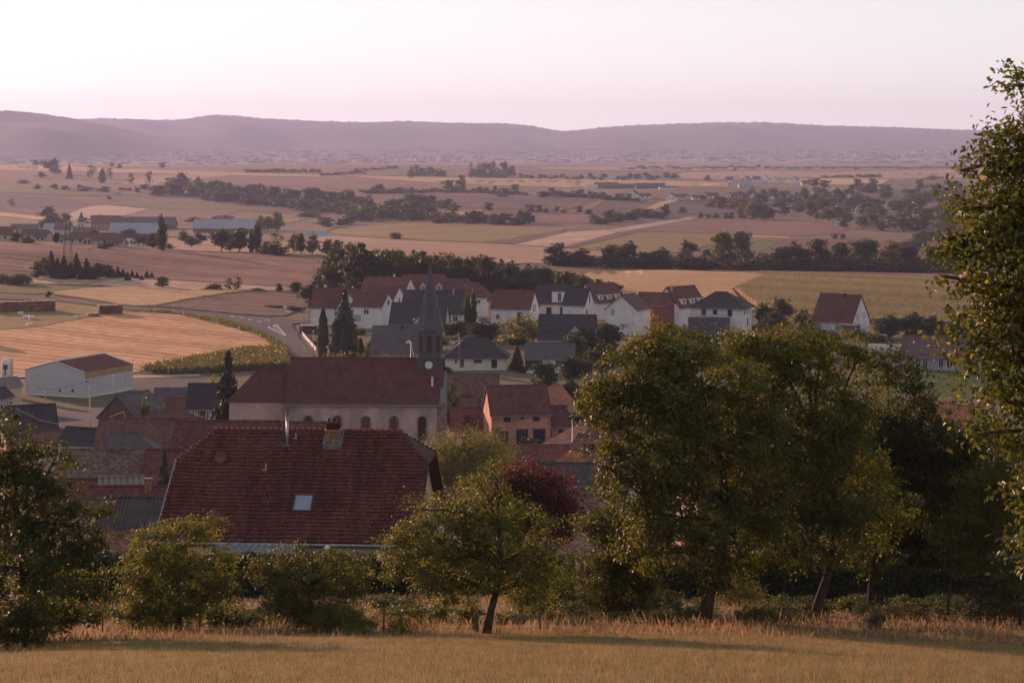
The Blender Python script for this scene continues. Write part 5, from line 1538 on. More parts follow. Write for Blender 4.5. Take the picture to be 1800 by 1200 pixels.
# -- pale metal barn on the left
e, ro, zE, zR = house('large pale metal barn with brown roof beside the stubble field', 140, 432, 17.5, 15.5, 66, 644, 628, SHEET_WALL, SHEET_BROWN, ov=0.05, og=0.05, course=0.8, name='barn', cat='barn', gutter=False,
      wins=[('L',1.3,-4.6,0.8,0.9,'w'),('L',4.6,-4.2,0.5,0.5,'d')])
MB().box(-8.82, 8.82, -7.82, 7.82, -0.5, 1.15).build('plinth', plain('white_plinth', (0.62, 0.60, 0.60), 0.9, 0.06, 0.5), e)
MB().box(-8.5, 8.6, -7.81, -7.77, zE - 1.35, zE - 0.05).build('light_strip', plain('yellowed_plastic', (0.34, 0.23, 0.10), 0.6, 0.1, 0.8), e)
rb = MB()
for s, x in ((1, -8.83), (1, 8.83)):
    for sg in (-1, 1): rb.tube([(x, sg * 7.8, zE), (x, 0, zR + 0.06)], 0.12, 5)
rb.tube([(-8.9, 0, zR + 0.1), (8.9, 0, zR + 0.1)], 0.22, 6)
rb.build('ridge_trim', M_FRAME, ro)
# tank and sheds at the left edge
p = at(11, 424)
e = empty('grain_tank', p); tag(e, 'white domed grain tank with ladder cage at the left edge', 'tank')
zt = zpx(630, 424) - p.z
MB().lathe((0, 0, 0), [(1.05, -0.3), (1.05, zt - 1.0), (0.95, zt - 0.55), (0.7, zt - 0.2), (0.3, zt - 0.03), (0.02, zt)], 16).build('tank', WALL_WHITE, e, True)
MB().box(-0.35, 0.55, -1.12, -1.04, zt - 2.2, zt - 1.2).box(-0.1, 0.2, -1.12, -1.05, zt - 3.4, zt - 2.2).build('hatch', M_WOOD, e)
MB().tube([(1.2, -0.3, -0.3), (1.25, -0.3, zt - 0.3), (1.0, -0.3, zt - 0.05)], 0.06, 5).tube([(1.45, -0.3, -0.3), (1.5, -0.3, zt - 0.3), (1.1, -0.3, zt)], 0.06, 5).build('ladder', M_DKMETAL, e)
house('small shed with pale sheet roof below the grain tank', 6, 400, 5.5, 5, 40, 676, 664, WALL_CREAM, SHEET_GREY, name='shed', cat='shed')
house('little grey gabled shed at the left edge', -2, 380, 4, 3.6, 70, 696, 682, WALL_GREY, ROOF_SLATE, name='shed', cat='shed')
p = Vector((-184.0, 590.0, gz(-184.0, 590.0)))
e = empty('farm_silo', p); tag(e, 'tall farm silo standing just off the left edge of the stubble field', 'silo')
MB().lathe((0, 0, 0), [(2.8, -0.4), (2.8, 14.0), (2.2, 15.3), (0.8, 16.2), (0.05, 16.4)], 20).build('silo_body', M_METAL, e, True)
MB().tube([(2.9, 0, -0.3), (2.95, 0, 14.5)], 0.08, 5).tube([(2.9, 0.4, -0.3), (2.95, 0.4, 14.5)], 0.08, 5).build('ladder', M_DKMETAL, e)

# -- lower left cluster
e, ro, zE, zR = house('old barn with brown plank gable and ivy on its slate roof', 234, 338, 8, 8.4, 62, 729, 690, M_WOOD, ROOF_GREY, name='barn', cat='barn')
house('low slate shed behind the old plank barn', 308, 372, 7.2, 5, 0, 703, 682, WALL_PINK, ROOF_GREY, name='shed', cat='shed')
house('dark red sheet roofed shed in front of the slate shed', 318, 352, 4.6, 5, 2, 722, 699, WALL_PINK, SHEET_BROWN, name='shed', cat='shed', course=0.6)
e, ro, zE, zR = house('half timbered house with dark tiled roof left of the tall spruce', 366, 338, 6.2, 5.4, 2, 711, 674, WALL_WHITE, ROOF_SLATE, wins=[('F',-0.6,-1.6,1.0,1.1,'b')])
fx = face_xf('F', 6.2, 5.4)
for k, u in enumerate((-3.0, -2.2, -1.3, 0.2, 1.0, 2.0, 2.95)):
    b_ = MB(); obox(b_, *fx, u - 0.07, u + 0.07, zE - 3.4, zE - 0.08, -0.02, 0.035); b_.build('timber', M_TIMBER, e)
for z_ in (-0.35, -1.75, -2.6):
    b_ = MB(); obox(b_, *fx, -3.08, 3.08, zE + z_ - 0.06, zE + z_ + 0.06, -0.02, 0.045); b_.build('timber', M_TIMBER, e)
for u0, u1 in ((-2.2, -1.3), (0.2, 1.0), (2.0, 2.9)):
    o_, u_, n_ = fx
    a, b2 = o_ + u_ * u0 + n_ * 0.03, o_ + u_ * u1 + n_ * 0.03
    MB().tube([(a.x, a.y, zE - 1.7), (b2.x, b2.y, zE - 0.4)], 0.06, 4).build('timber', M_TIMBER, e)
e, ro, zE, zR = house('big brown roofed barn in the middle of the lower left roofs', 268, 246, 12.6, 9, -1, 790, 735, WALL_PINK, ROOF_BROWN, chims=[(-4.0,-3.2,-1.2,0.5,M_TIMBER)])
house('maroon gabled roof with white trim behind the big brown barn', 288, 288, 8.6, 8.5, 66, 746, 722, WALL_PINK, SHEET_BROWN, ov=0.2, og=0.2)
house('small grey hipped roof in front of the big brown barn', 238, 226, 5.2, 5.0, 8, 788, 760, WALL_PINK, ROOF_GREY, hip=((1.0,0.0),(0.0,2.4)))
house('long mossy old tiled barn roof above the chimney roof', 190, 190, 8.4, 8, 0, 841, 790, WALL_PINK, ROOF_OLD, gutter=False)
house('red tiled wing right of the mossy barn roof', 298, 188, 4.0, 7, 0, 838, 790, WALL_PINK, ROOF_RED)
house('lower red roof under the mossy barn roof', 150, 172, 5.6, 6, 0, 884, 842, WALL_PINK, ROOF_RED)
house('small pale flat shed roof in front of the mossy barn', 215, 166, 3.2, 3.0, 14, 855, 838, WALL_WHITE, SHEET_GREY, name='shed', cat='shed', gutter=False)
e, ro, zE, zR = house('low red roof with brick chimney behind the corrugated shed', 238, 155, 6.6, 6, 0, 884, 855, WALL_CREAM, ROOF_RED)
chimney(ro, 1.1, -0.5, zR - 1.2, zR + 0.75, 0.5, 0.5)
house('shed with dark corrugated roof and plank walls left of the big red roof', 248, 136, 4.9, 5.4, -3, 931, 874, M_WOOD, SHEET_DARK, name='shed', cat='shed', course=1.2, gutter=False)
house('tiny broken tiled shed below the corrugated shed', 212, 124, 2.0, 2.2, 30, 962, 938, WALL_PINK, ROOF_OLD, name='shed', cat='shed', gutter=False)
house('brick shed with steep slate roof by the left street', 50, 285, 7.2, 6.6, 22, 757, 712, WALL_BRICK, ROOF_SLATE, name='shed', cat='shed')
house('long low brown roof beside the left street', 108, 258, 8.4, 7.5, 10, 785, 756, WALL_GREY, ROOF_BROWN)
house('white gable wall with slanted dark roof beside the big brown barn', 150, 246, 5.0, 4.6, -20, 775, 752, WALL_WHITE, ROOF_SLATE)
house('red roof wedged between the big brown barn and the church', 400, 210, 10.5, 8, -2, 790, 740, WALL_PINK, ROOF_RED)
house('plain red roof just behind the chimney of the big roof', 520, 215, 8.5, 8, -2, 790, 742, WALL_PINK, ROOF_RED2)
# ------------------------------------------------------------------ the village church
def church():
    d = 318.0
    k = d / FPX
    p = at(645, d)
    e = empty('church', (p.x, p.y, p.z - 0.5), math.radians(-1.5))
    tag(e, 'village church with long dark red roof, slate spire and clock', 'church')
    zg = p.z - 0.5
    W = 13.5
    L = (779 - 514) * k
    zR = zpx(629, d) - zg; zE = zpx(711, d - W/2) - zg
    zE = zE + 0.35 * (zR - zE) / (W/2)
    x0 = (646 - 645) * k
    wall_mb(L, W, 0, zE, zR, dx=x0).build('nave_wall', plain('church_plaster', (0.45, 0.34, 0.32), 0.92, 0.17, 0.45, 0.1, bmp=0.2), e)
    ro = roof_mb(L, W, zE, zR, 0.4, 0.3, 0.22, dx=x0).build('nave_roof', ROOF_CHURCH, e)
    MB().box(x0 - L/2, x0 + L/2, -W/2 - 0.22, -W/2 - 0.01, zE - 0.55, zE - 0.12).build('cornice', WALL_STONE, e)
    MB().tube([(x0 - L/2 - 0.3, -W/2 - 0.5, zE - 0.45), (x0 + L/2 + 0.3, -W/2 - 0.5, zE - 0.45)], 0.09, 6).build('gutter', M_GUTTER, e)
    for xx in (x0 - L/2 + 1.0, x0 + L/2 - 0.4):
        MB().tube([(xx, -W/2 - 0.3, zE - 0.5), (xx, -W/2 - 0.12, zE - 1.2), (xx, -W/2 - 0.12, 0.2)], 0.08, 6).build('downpipe', M_GUTTER, e)
    # arched windows
    for q, pxw in enumerate((549, 600, 650, 700, 750)):
        xc = (pxw - 645) * (d - W/2) / FPX
        zt = zpx(731, d - W/2) - zg
        w, h = 1.15, 3.6
        arch = [(xc - w/2, zt - h), (xc + w/2, zt - h)] + [(xc + w/2 * math.cos(a), zt - w/2 + w/2 * math.sin(a)) for a in np.linspace(0, math.pi, 13)]
        out = [(xc + (x - xc) * 1.42, (z - (zt - h)) * 1.06 + (zt - h) - 0.15) for x, z in arch]
        mb = MB()
        n = len(arch)
        for i in range(n):
            j = (i + 1) % n
            lo = [(out[i][0], -W/2 + 0.02, out[i][1]), (out[j][0], -W/2 + 0.02, out[j][1]), (arch[j][0], -W/2 + 0.02, arch[j][1]), (arch[i][0], -W/2 + 0.02, arch[i][1])]
            mb.prism(lo, [(a, -W/2 - 0.16, c) for a, b, c in lo])
        wo = mb.build('arched_window', WALL_STONE, e)
        g = MB(); g.poly([(x, -W/2 - 0.03, z) for x, z in arch])
        g.build('stained_glass', M_STAINED if q in (2, 3) else M_GLASS, wo)
        bars = MB()
        for t in (-0.2, 0.2): bars.box(xc + t*w - 0.025, xc + t*w + 0.025, -W/2 - 0.07, -W/2 - 0.04, zt - h, zt - 0.2)
        for t in range(1, 6): bars.box(xc - w/2, xc + w/2, -W/2 - 0.069, -W/2 - 0.041, zt - h + t*0.58 - 0.02, zt - h + t*0.58 + 0.02)
        bars.build('glazing_bar', M_DKMETAL, wo)
    # choir with polygonal apse
    Lc = (516 - 412) * k; Wc = 11.0
    zRc = zpx(651, d) - zg; zEc = zpx(705, d - Wc/2) - zg + 0.3
    xc = (464 - 645) * k
    hipc = ((0.0, 3.6), (1.0, 0.0))
    wall_mb(Lc, Wc, 0, zEc, zRc, hipc, dx=xc).build('choir_wall', WALL_PINK, e)
    roof_mb(Lc, Wc, zEc, zRc, 0.4, 0.3, 0.22, hip=hipc, dx=xc).build('choir_roof', ROOF_CHURCH, e)
    MB().box(xc - Lc/2, xc + Lc/2 - 0.1, -Wc/2 - 0.2, -Wc/2 - 0.01, zEc - 0.5, zEc - 0.12).build('cornice', WALL_STONE, e)
    MB().box(x0 - L/2 - 0.5, x0 - L/2 + 0.3, -W/2 - 0.35, -W/2 + 0.6, 0, zE - 0.6).build('buttress', WALL_STONE, e)
    # tower: clock stage, octagonal belfry, spire
    tx = (756 - 645) * k; hw = 22.5 * k
    ty = 0.0
    zc0, zc1 = zpx(655, d) - zg - 1.5, zpx(627, d) - zg
    tw = MB().box(tx - hw, tx + hw, ty - hw, ty + hw, zc0 - 2.5, zc1)
    to = tw.build('tower', M_SPIRE, e)
    for sx in (-1, 1):      # corner pyramids on the clock stage
        for sy in (-1, 1):
            cx_, cy_ = tx + sx * hw * 0.72, ty + sy * hw * 0.72
            b = hw * 0.34
            MB().prism([(cx_-b, cy_-b, zc1), (cx_+b, cy_-b, zc1), (cx_+b, cy_+b, zc1), (cx_-b, cy_+b, zc1)], [(cx_-.01, cy_-.01, zc1+0.75), (cx_+.01, cy_-.01, zc1+0.75), (cx_+.01, cy_+.01, zc1+0.75), (cx_-.01, cy_+.01, zc1+0.75)]).build('corner_pinnacle', M_SPIRE, to)
    zb1 = zpx(577, d) - zg
    def octo(r, z, rot=math.pi/8): return [(tx + r * math.cos(rot + i*math.pi/4), ty + r * math.sin(rot + i*math.pi/4), z) for i in range(8)]
    r8 = 21.5 * k / math.cos(math.pi/8)
    bf = MB().prism(octo(r8, zc1 - 0.2), octo(r8, zb1))
    bo = bf.build('belfry', plain('belfry_slate', (0.095, 0.085, 0.095), 0.7, 0.1, 1.2), to)
    for i in range(8):      # louvred openings on each face
        a = i * math.pi / 4
        n = Vector((math.cos(a), math.sin(a), 0)); u = Vector((-n.y, n.x, 0)); o = Vector((tx, ty, 0)) + n * (r8 * math.cos(math.pi/8))
        w = 0.78; z0_, z1_ = zpx(617, d) - zg, zpx(588, d) - zg
        f = MB()
        arch = [(-w/2, z0_), (w/2, z0_)] + [(w/2*math.cos(t), z1_ - w/2 + w/2*math.sin(t)) for t in np.linspace(0, math.pi, 9)]
        pts = [o + u*x + n*0.02 for x, z in arch]
        f.prism([(q.x, q.y, z) for q, (x, z) in zip(pts, arch)], [(q.x + n.x*0.03, q.y + n.y*0.03, z) for q, (x, z) in zip(pts, arch)])
        fo = f.build('louvre_opening', M_LOUVRE, bo)
        s = MB()
        nl = 9
        for j in range(nl):
            zz = z0_ + (z1_ - w*0.3 - z0_) * j / nl
            obox(s, o, u, n, -w/2, w/2, zz, zz + 0.06, 0.05, 0.13)
        s.build('louvre', M_LOUVRE2, fo)
    sp = MB()
    zs0, zs1, zs2, zs3 = zb1 - 0.25, zpx(560, d) - zg, zpx(500, d) - zg, zpx(462, d) - zg
    rs = [25.0 * k / math.cos(math.pi/8), 20.5 * k, 7.8 * k, 1.0 * k]
    rings = [octo(r, z) for r, z in zip(rs, (zs0, zs1, zs2, zs3))]
    for a, b in zip(rings[:-1], rings[1:]):
        for i in range(8):
            j = (i + 1) % 8
            sp.poly([a[i], a[j], b[j], b[i]])
    sp.poly(list(reversed(rings[0])))
    so = sp.build('spire', M_SPIRE, to)
    MB().lathe((tx, ty, zs3 - 0.1), [(0.07, 0), (0.06, 0.4), (0.22, 0.5), (0.26, 0.66), (0.2, 0.82), (0.05, 0.9), (0.04, 1.5)], 10).build('finial', M_RUST, so, True)
    # clock
    zc = zpx(638.5, d) - zg
    R = 6.7 * k
    yf = ty - hw - 0.03
    def disc(r, y0, y1, n=28): 
        lo = [(tx - 0.05 + r*math.cos(t), y0, zc + r*math.sin(t)) for t in np.linspace(0, 2*math.pi, n, endpoint=False)]
        return MB().prism(lo, [(a, y1, c) for a, b, c in lo])
    co = disc(R * 1.06, yf + 0.03, yf - 0.02).build('clock', M_DKMETAL, to)
    disc(R, yf - 0.021, yf - 0.04).build('dial', plain('clock_enamel', (0.72, 0.71, 0.72), 0.5, 0.02, 1), co)
    mk = MB()
    for i in range(12):
        t = i * math.pi / 6
        c, s = math.cos(t), math.sin(t)
        a, b, w = R*0.70, R*0.93, R*0.06
        lo = [(tx-.05 + c*a - s*w, yf - 0.041, zc + s*a + c*w), (tx-.05 + c*a + s*w, yf - 0.041, zc + s*a - c*w), (tx-.05 + c*b + s*w, yf - 0.041, zc + s*b - c*w), (tx-.05 + c*b - s*w, yf - 0.041, zc + s*b + c*w)]
        mk.prism(lo, [(x, y - 0.012, z) for x, y, z in lo])
    mk.build('hour_mark', M_DKMETAL, co)
    for ang, ln, w in ((math.radians(90 + 2), 0.86, 0.05), (math.radians(90 - 238), 0.55, 0.085)):
        c, s = math.cos(ang), math.sin(ang); ln *= R; w *= R
        lo = [(tx-.05 - s*w - c*0.12*R, yf - 0.055, zc + c*w - s*0.12*R), (tx-.05 + s*w - c*0.12*R, yf - 0.055, zc - c*w - s*0.12*R), (tx-.05 + c*ln + s*w*0.5, yf - 0.055, zc + s*ln - c*w*0.5), (tx-.05 + c*ln - s*w*0.5, yf - 0.055, zc + s*ln + c*w*0.5)]
        MB().prism(lo, [(x, y - 0.015, z) for x, y, z in lo]).build('clock_hand', M_DKMETAL, co)
    # stone pier with copper lean roof at the right end, roof vent
    xr = (783 - 645) * k
    MB().box(xr - 0.5, xr + 0.5, -W/2 - 0.5, -W/2 + 3.0, 0, zpx(697, d) - zg).build('pier', WALL_STONE, e)
    zt = zpx(650, d) - zg; zl = zpx(697, d) - zg
    MB().prism([(xr - 0.5, -W/2 - 0.4, zl), (xr + 0.5, -W/2 - 0.4, zl), (xr + 0.5, -W/2 + 3.0, zl), (xr - 0.5, -W/2 + 3.0, zl)],
               [(xr - 0.45, -1.6, zt), (xr + 0.3, -1.6, zt), (xr + 0.3, -1.2, zt), (xr - 0.45, -1.2, zt)]).build('pier_roof', plain('copper_green', (0.14, 0.17, 0.17), 0.7, 0.15, 1.5), e)
    xv = (763 - 645) * k; yv = -W/2 * 0.62
    zv = zR - (zR - zE) * 0.62
    vt = MB().tube([(xv, yv, zv - 0.3), (xv, yv, zv + 1.25)], 0.17, 8)
    vo = vt.build('flue', M_FRAME, ro)
    MB().tube([(xv, yv, zv + 1.27), (xv, yv, zv + 1.42)], 0.27, 8).build('flue_cap', M_GUTTER, vo)
M_LOUVRE = plain('louvre_recess', (0.05, 0.03, 0.028), 0.9, 0.1, 2)
M_LOUVRE2 = plain('louvre_slats', (0.16, 0.08, 0.07), 0.8, 0.2, 3)
M_STAINED = plain('stained_glass', (0.16, 0.11, 0.04), 0.25, 0.35, 2.5, 0.5)
church()

# ------------------------------------------------------------------ big red roofed house in front
def front_house():
    d = 124.5
    k = d / FPX
    p = at(541, d)
    rot = math.radians(-4.0)
    zg = p.z - 0.4
    e = empty('house', (p.x, p.y, zg), rot)
    tag(e, 'big house with half-hipped red tiled roof, skylight and chimney behind the hedge', 'house')
    L, W = 14.3, 14.6
    zR = zpx(758, d) - zg
    zE = zpx(952, d - W/2 - 0.3) - zg + 0.25
    hip = ((0.72, 1.25), (0.72, 1.25))
    wall_mb(L, W, 0, zE, zR, hip).build('wall', plain('front_house_plaster', (0.55, 0.50, 0.42), 0.92, 0.07, 0.5, 0.1), e)
    ov, og = 0.45, 0.65
    base = roof_mb(L, W, zE, zR, ov, og, 3.0, 0.2, hip, step=0.0)
    ro = base.build('roof', M_RTILE_BASE, e)
    # tiles: every tile its own lapped slab
    hwo = W/2 + ov; sl = (zR - zE) / (W/2); z0 = zE - sl * ov
    run = math.hypot(hwo, zR - z0)
    n = 30
    rng = np.random.default_rng(3)
    th, ins = hip[0]
    tw = 0.255
    V = []; Fc = []
    uy, uz = hwo / run, (zR - z0) / run          # up the slope (towards +y for the front)
    for side in (-1, 1):
        for i in range(n):
            t0 = i / n; t1 = (i + 1.12) / n
            tm = (i + 0.5) / n
            cut = 0 if tm <= th else (ins + og) * (tm - th) / (1 - th)
            xa, xb = -L/2 - og + cut, L/2 + og - cut
            m = int((xb - xa) / tw)
            off = (tw / 2 if i % 2 else 0)
            for j in range(-1, m + 1):
                a = max(xa, xa + j * tw + off + 0.008); b = min(xb, xa + (j + 1) * tw + off - 0.008)
                if b - a < 0.05: continue
                lift = 0.105 + rng.normal(0, 0.008); lift2 = 0.03 + rng.normal(0, 0.003)
                skew = rng.normal(0, 0.006)
                def Q(x, t, u): 
                    return (x, side * (hwo * (1 - t)) + side * uz * u, z0 + (zR - z0) * t + uy * u + 0.022 * math.sin(x * 0.75 + t * 2.0) + 0.014 * math.sin(x * 1.9 + t * 5.0) + 0.03)
                s0 = len(V)
                V += [Q(a, t0 + skew/run, lift - 0.028), Q(b, t0 + skew/run, lift - 0.028), Q(b, t1, 0.0), Q(a, t1, 0.0), Q(a, t0 + skew/run, lift), Q(b, t0 + skew/run, lift), Q(b, t1, lift2), Q(a, t1, lift2)]
                if side < 0: Fc += [(s0+3,s0+2,s0+1,s0),(s0+4,s0+5,s0+6,s0+7),(s0,s0+1,s0+5,s0+4),(s0+1,s0+2,s0+6,s0+5),(s0+3,s0,s0+4,s0+7)]
                else: Fc += [(s0,s0+1,s0+2,s0+3),(s0+7,s0+6,s0+5,s0+4),(s0+4,s0+5,s0+1,s0),(s0+5,s0+6,s0+2,s0+1),(s0+7,s0+4,s0,s0+3)]
    me = np_mesh('roof_tiles', np.array(V), np.array(Fc))
    to = link('roof_tiles', me, ro, M_RTILE)
    tag(to, kind='stuff')
    # ridge tiles: one by one
    nr = 34
    for i in range(nr):
        x0 = -L/2 + ins + (L - 2*ins) * i / nr; x1 = -L/2 + ins + (L - 2*ins) * (i + 1.1) / nr
        if i == 0:
            rt = MB().tube([(0, 0, 0), ((x1 - x0), 0, 0)], [0.16, 0.125], 8).mesh('ridge_tile', True); rt.materials.append(M_RTILE)
        o = link('ridge_tile', rt, ro, None, (x0, 0, zR + 0.06 + rng.normal(0, 0.008)))
    # verge boards, gutter
    for s in (-1, 1):
        x = s * (L/2 + og + 0.02)
        for sy in (-1, 1):
            vb = MB()
            q = [(x, sy * hwo, z0 - 0.22), (x, sy * hwo, z0 + 0.07), (x, sy * hwo * (1 - th), z0 + (zR - z0) * th + 0.07), (x, sy * hwo * (1 - th), z0 + (zR - z0) * th - 0.22)]
            vb.prism(q, [(a + s * 0.05, b, c) for a, b, c in q])
            vb.build('verge_board', M_METAL if s < 0 else M_WOOD, ro)
    MB().tube([(-L/2 - og, -hwo - 0.08, z0 - 0.05), (L/2 + og, -hwo - 0.08, z0 - 0.05)], 0.085, 8).build('gutter', M_GUTTER, e)
    def on_roof(pxx, pyy):
        """house-space point on the front slope seen at a photo pixel"""
        best = None
        for t in np.linspace(0, 1, 400):
            y = -hwo * (1 - t); z = z0 + (zR - z0) * t
            # solve x so that the point projects to pxx
            # world = p + R(rot)*(x,y)
            c, s = math.cos(rot), math.sin(rot)
            u = (pxx - CX) / FPX
            x = (u * (p.y + c*y) - p.x + s*y) / (c - u * s)
            Y = p.y + s*x + c*y
            row_ = HY - (z + zg - CZ) / Y * FPX
            if best is None or abs(row_ - pyy) < best[0]: best = (abs(row_ - pyy), x, y, z)
        return best[1:]
    # skylight
    x, y, z = on_roof(533, 887)
    t = 1 - (-y) / (W/2)
    sk = skylight(ro, L, W, zE + 0.06, zR + 0.06, x, t, 1.0, 1.25, -1, plain('blind_behind_glass', (0.22, 0.27, 0.36), 0.25, 0.03, 1, 0.6))
    # brick chimney with three pots and lead flashing
    x, y, z = on_roof(585, 784)
    zt = zpx(756, d - 0.8) - zg
    cm = MB().box(x - 0.42, x + 0.42, y - 0.05, y + 0.75, z - 0.5, zt)
    co = cm.build('chimney', M_BRICKC, ro)
    MB().box(x - 0.5, x + 0.5, y - 0.12, y + 0.82, zt, zt + 0.09).build('chimney_cap', plain('orange_tile_cap', (0.45, 0.20, 0.10), 0.9, 0.15, 4), co)
    MB().box(x - 0.40, x + 0.40, y - 0.02, y + 0.70, zt + 0.09, zt + 0.52).build('flue_hood', M_TIMBER, co)
    for kx in (-0.28, 0.0, 0.28):
        MB().lathe((x + kx, y + 0.33, zt + 0.5), [(0.09, 0), (0.10, 0.05), (0.07, 0.12), (0.10, 0.2), (0.05, 0.27)], 8).build('chimney_pot', M_RUST, co, True)
    lead = plain('lead', (0.16, 0.165, 0.18), 0.6, 0.15, 3, 0.4, 0.3)
    for sx in (-1, 1):
        xx = x + sx * 0.5
        MB().prism([(xx-.1, y-0.3, z-0.1), (xx+.1, y-0.3, z-0.1), (xx+.1, y+0.9, z+0.75), (xx-.1, y+0.9, z+0.75)], [(xx-.1, y-0.3, z+0.18), (xx+.1, y-0.3, z+0.18), (xx+.1, y+0.9, z+1.0), (xx-.1, y+0.9, z+1.0)]).build('flashing', lead, co)
    MB().prism([(x-.5, y-0.3, z-0.2), (x+.5, y-0.3, z-0.2), (x+.5, y, z), (x-.5, y, z)], [(x-.5, y-0.3, z-0.06), (x+.5, y-0.3, z-0.06), (x+.5, y-.06, z+0.16), (x-.5, y-.06, z+0.16)]).build('flashing', lead, co)
    # vent pipe with aerial mast
    x, y, z = on_roof(505, 784)
    pipe = MB().tube([(x, y, z - 0.2), (x, y, z + 1.62)], 0.085, 8).build('vent_pipe', M_METAL, ro, True)
    MB().box(x - 0.25, x + 0.25, y - 0.3, y + 0.2, z + 0.0, z + 0.12).build('flashing', lead, pipe)
    MB().tube([(x, y, z + 1.6), (x, y, z + 1.78)], 0.12, 8).build('pipe_cap', M_GUTTER, pipe)
    ms = MB().tube([(x + 0.02, y + 0.1, z + 0.3), (x + 0.02, y + 0.1, z + 2.5)], 0.025, 5)
    ms.tube([(x - 0.45, y + 0.1, z + 2.3), (x + 0.45, y + 0.1, z + 2.3)], 0.018, 4)
    for q in range(7): ms.tube([(x - 0.42 + q*0.14, y - 0.12, z + 2.3), (x - 0.42 + q*0.14, y + 0.32, z + 2.3)], 0.012, 4)
    ms.build('aerial', M_DKMETAL, ro)
    # satellite dish
    x, y, z = on_roof(389, 815)
    dn = Vector((-0.25, -0.9, 0.3)).normalized(); a = dn.orthogonal().normalized(); b = dn.cross(a)
    c0 = Vector((x, y - 0.25, z + 0.45)); mb = MB()
    prof = [(0.02, 0.0), (0.2, -0.02), (0.36, -0.07)]
    rings = []
    for r, off in [(0.02, -0.09), (0.2, -0.06), (0.38, 0.0)]:
        rings.append([tuple(c0 + dn*off + (a*math.cos(t) + b*math.sin(t))*r) for t in np.linspace(0, 2*math.pi, 16, endpoint=False)])
    for r0, r1 in zip(rings[:-1], rings[1:]):
        for i in range(16): mb.poly([r0[i], r0[(i+1) % 16], r1[(i+1) % 16], r1[i]])
    do = mb.build('satellite_dish', plain('dish_paint', (0.16, 0.06, 0.05), 0.6, 0.1, 2), ro, True)
    MB().tube([tuple(c0 - dn*0.06), (x, y + 0.05, z + 0.1), (x, y, z - 0.1)], 0.03, 6).tube([tuple(c0 - b*0.3), tuple(c0 + dn*0.42 - b*0.12)], 0.02, 4).build('dish_arm', M_DKMETAL, do)
    for (qx, qy) in ((466, 826), (519, 772)):
        x, y, z = on_roof(qx, qy)
        MB().box(x - 0.13, x + 0.13, y - 0.14, y + 0.1, z - 0.02, z + 0.1).tube([(x + 0.04, y, z), (x + 0.04, y, z + 0.38)], 0.06, 6).build('roof_vent', M_METAL, ro)
    # glass canopy, flue, roller shutters on the garden side
    yw = -W/2
    def X(pxx, dd): return (pxx - 541) * dd / FPX
    dd = d - W/2
    cz = zpx(955, dd) - zg; cz2 = zpx(972, dd - 3.2) - zg
    x0, x1 = X(425, dd), X(567, dd)
    glass = glass_mat('canopy_glass', (0.20, 0.24, 0.33), 0.25)
    nb = 12
    fr = MB()
    for i in range(nb + 1):
        x = x0 + (x1 - x0) * i / nb
        q = [(x-.03, yw - 0.02, cz - 0.03), (x+.03, yw - 0.02, cz - 0.03), (x+.03, yw - 3.2, cz2 - 0.03), (x-.03, yw - 3.2, cz2 - 0.03)]
        fr.prism(q[::-1], [(a, b, c + 0.12) for a, b, c in q[::-1]])
    fr.box(x0 - 0.05, x1 + 0.05, yw - 3.3, yw - 3.18, cz2 - 0.2, cz2 + 0.1)
    for x in (x0, (x0+x1)/2, x1): fr.box(x - 0.06, x + 0.06, yw - 3.25, yw - 3.13, 0, cz2 - 0.19)
    fo = fr.build('canopy', M_METAL, e)
    for i in range(nb):
        xa = x0 + (x1 - x0) * i / nb + 0.035; xb = x0 + (x1 - x0) * (i + 1) / nb - 0.035
        q = [(xa, yw - 0.02, cz), (xb, yw - 0.02, cz), (xb, yw - 3.18, cz2), (xa, yw - 3.18, cz2)]
        MB().prism(q[::-1], [(a, b, c + 0.03) for a, b, c in q[::-1]]).build('pane', glass, fo)
    fx = face_xf('F', L, W)
    for (pa, pb) in ((572, 598), (648, 682)):
        window(e, fx, (X(pa, dd) + X(pb, dd)) / 2, zE - 2.2, (pb - pa) * dd / FPX, 1.3, M_SHUTTER, M_SHUTTER, 'shuttered_window', bars=False)
    for (u, z_, w, h) in ((1.2, 0.9, 1.1, 1.5), (-3.5, -2.2, 1.1, 1.4)):
        window(e, face_xf('R', L, W), u, zE + z_, w, h, M_FRAME, M_GLASS, 'window')
    xf = X(620, dd - 1.2); zf = zpx(962, dd - 1.2) - zg
    fl = MB().tube([(xf, yw - 1.2, 0), (xf, yw - 1.2, zf)], 0.07, 8).build('stove_flue', M_METAL, e, True)
    MB().lathe((xf, yw - 1.2, zf), [(0.05, -0.02), (0.2, 0.0), (0.17, 0.08), (0.02, 0.18)], 10).build('flue_cap', M_FRAME, fl)
    return e
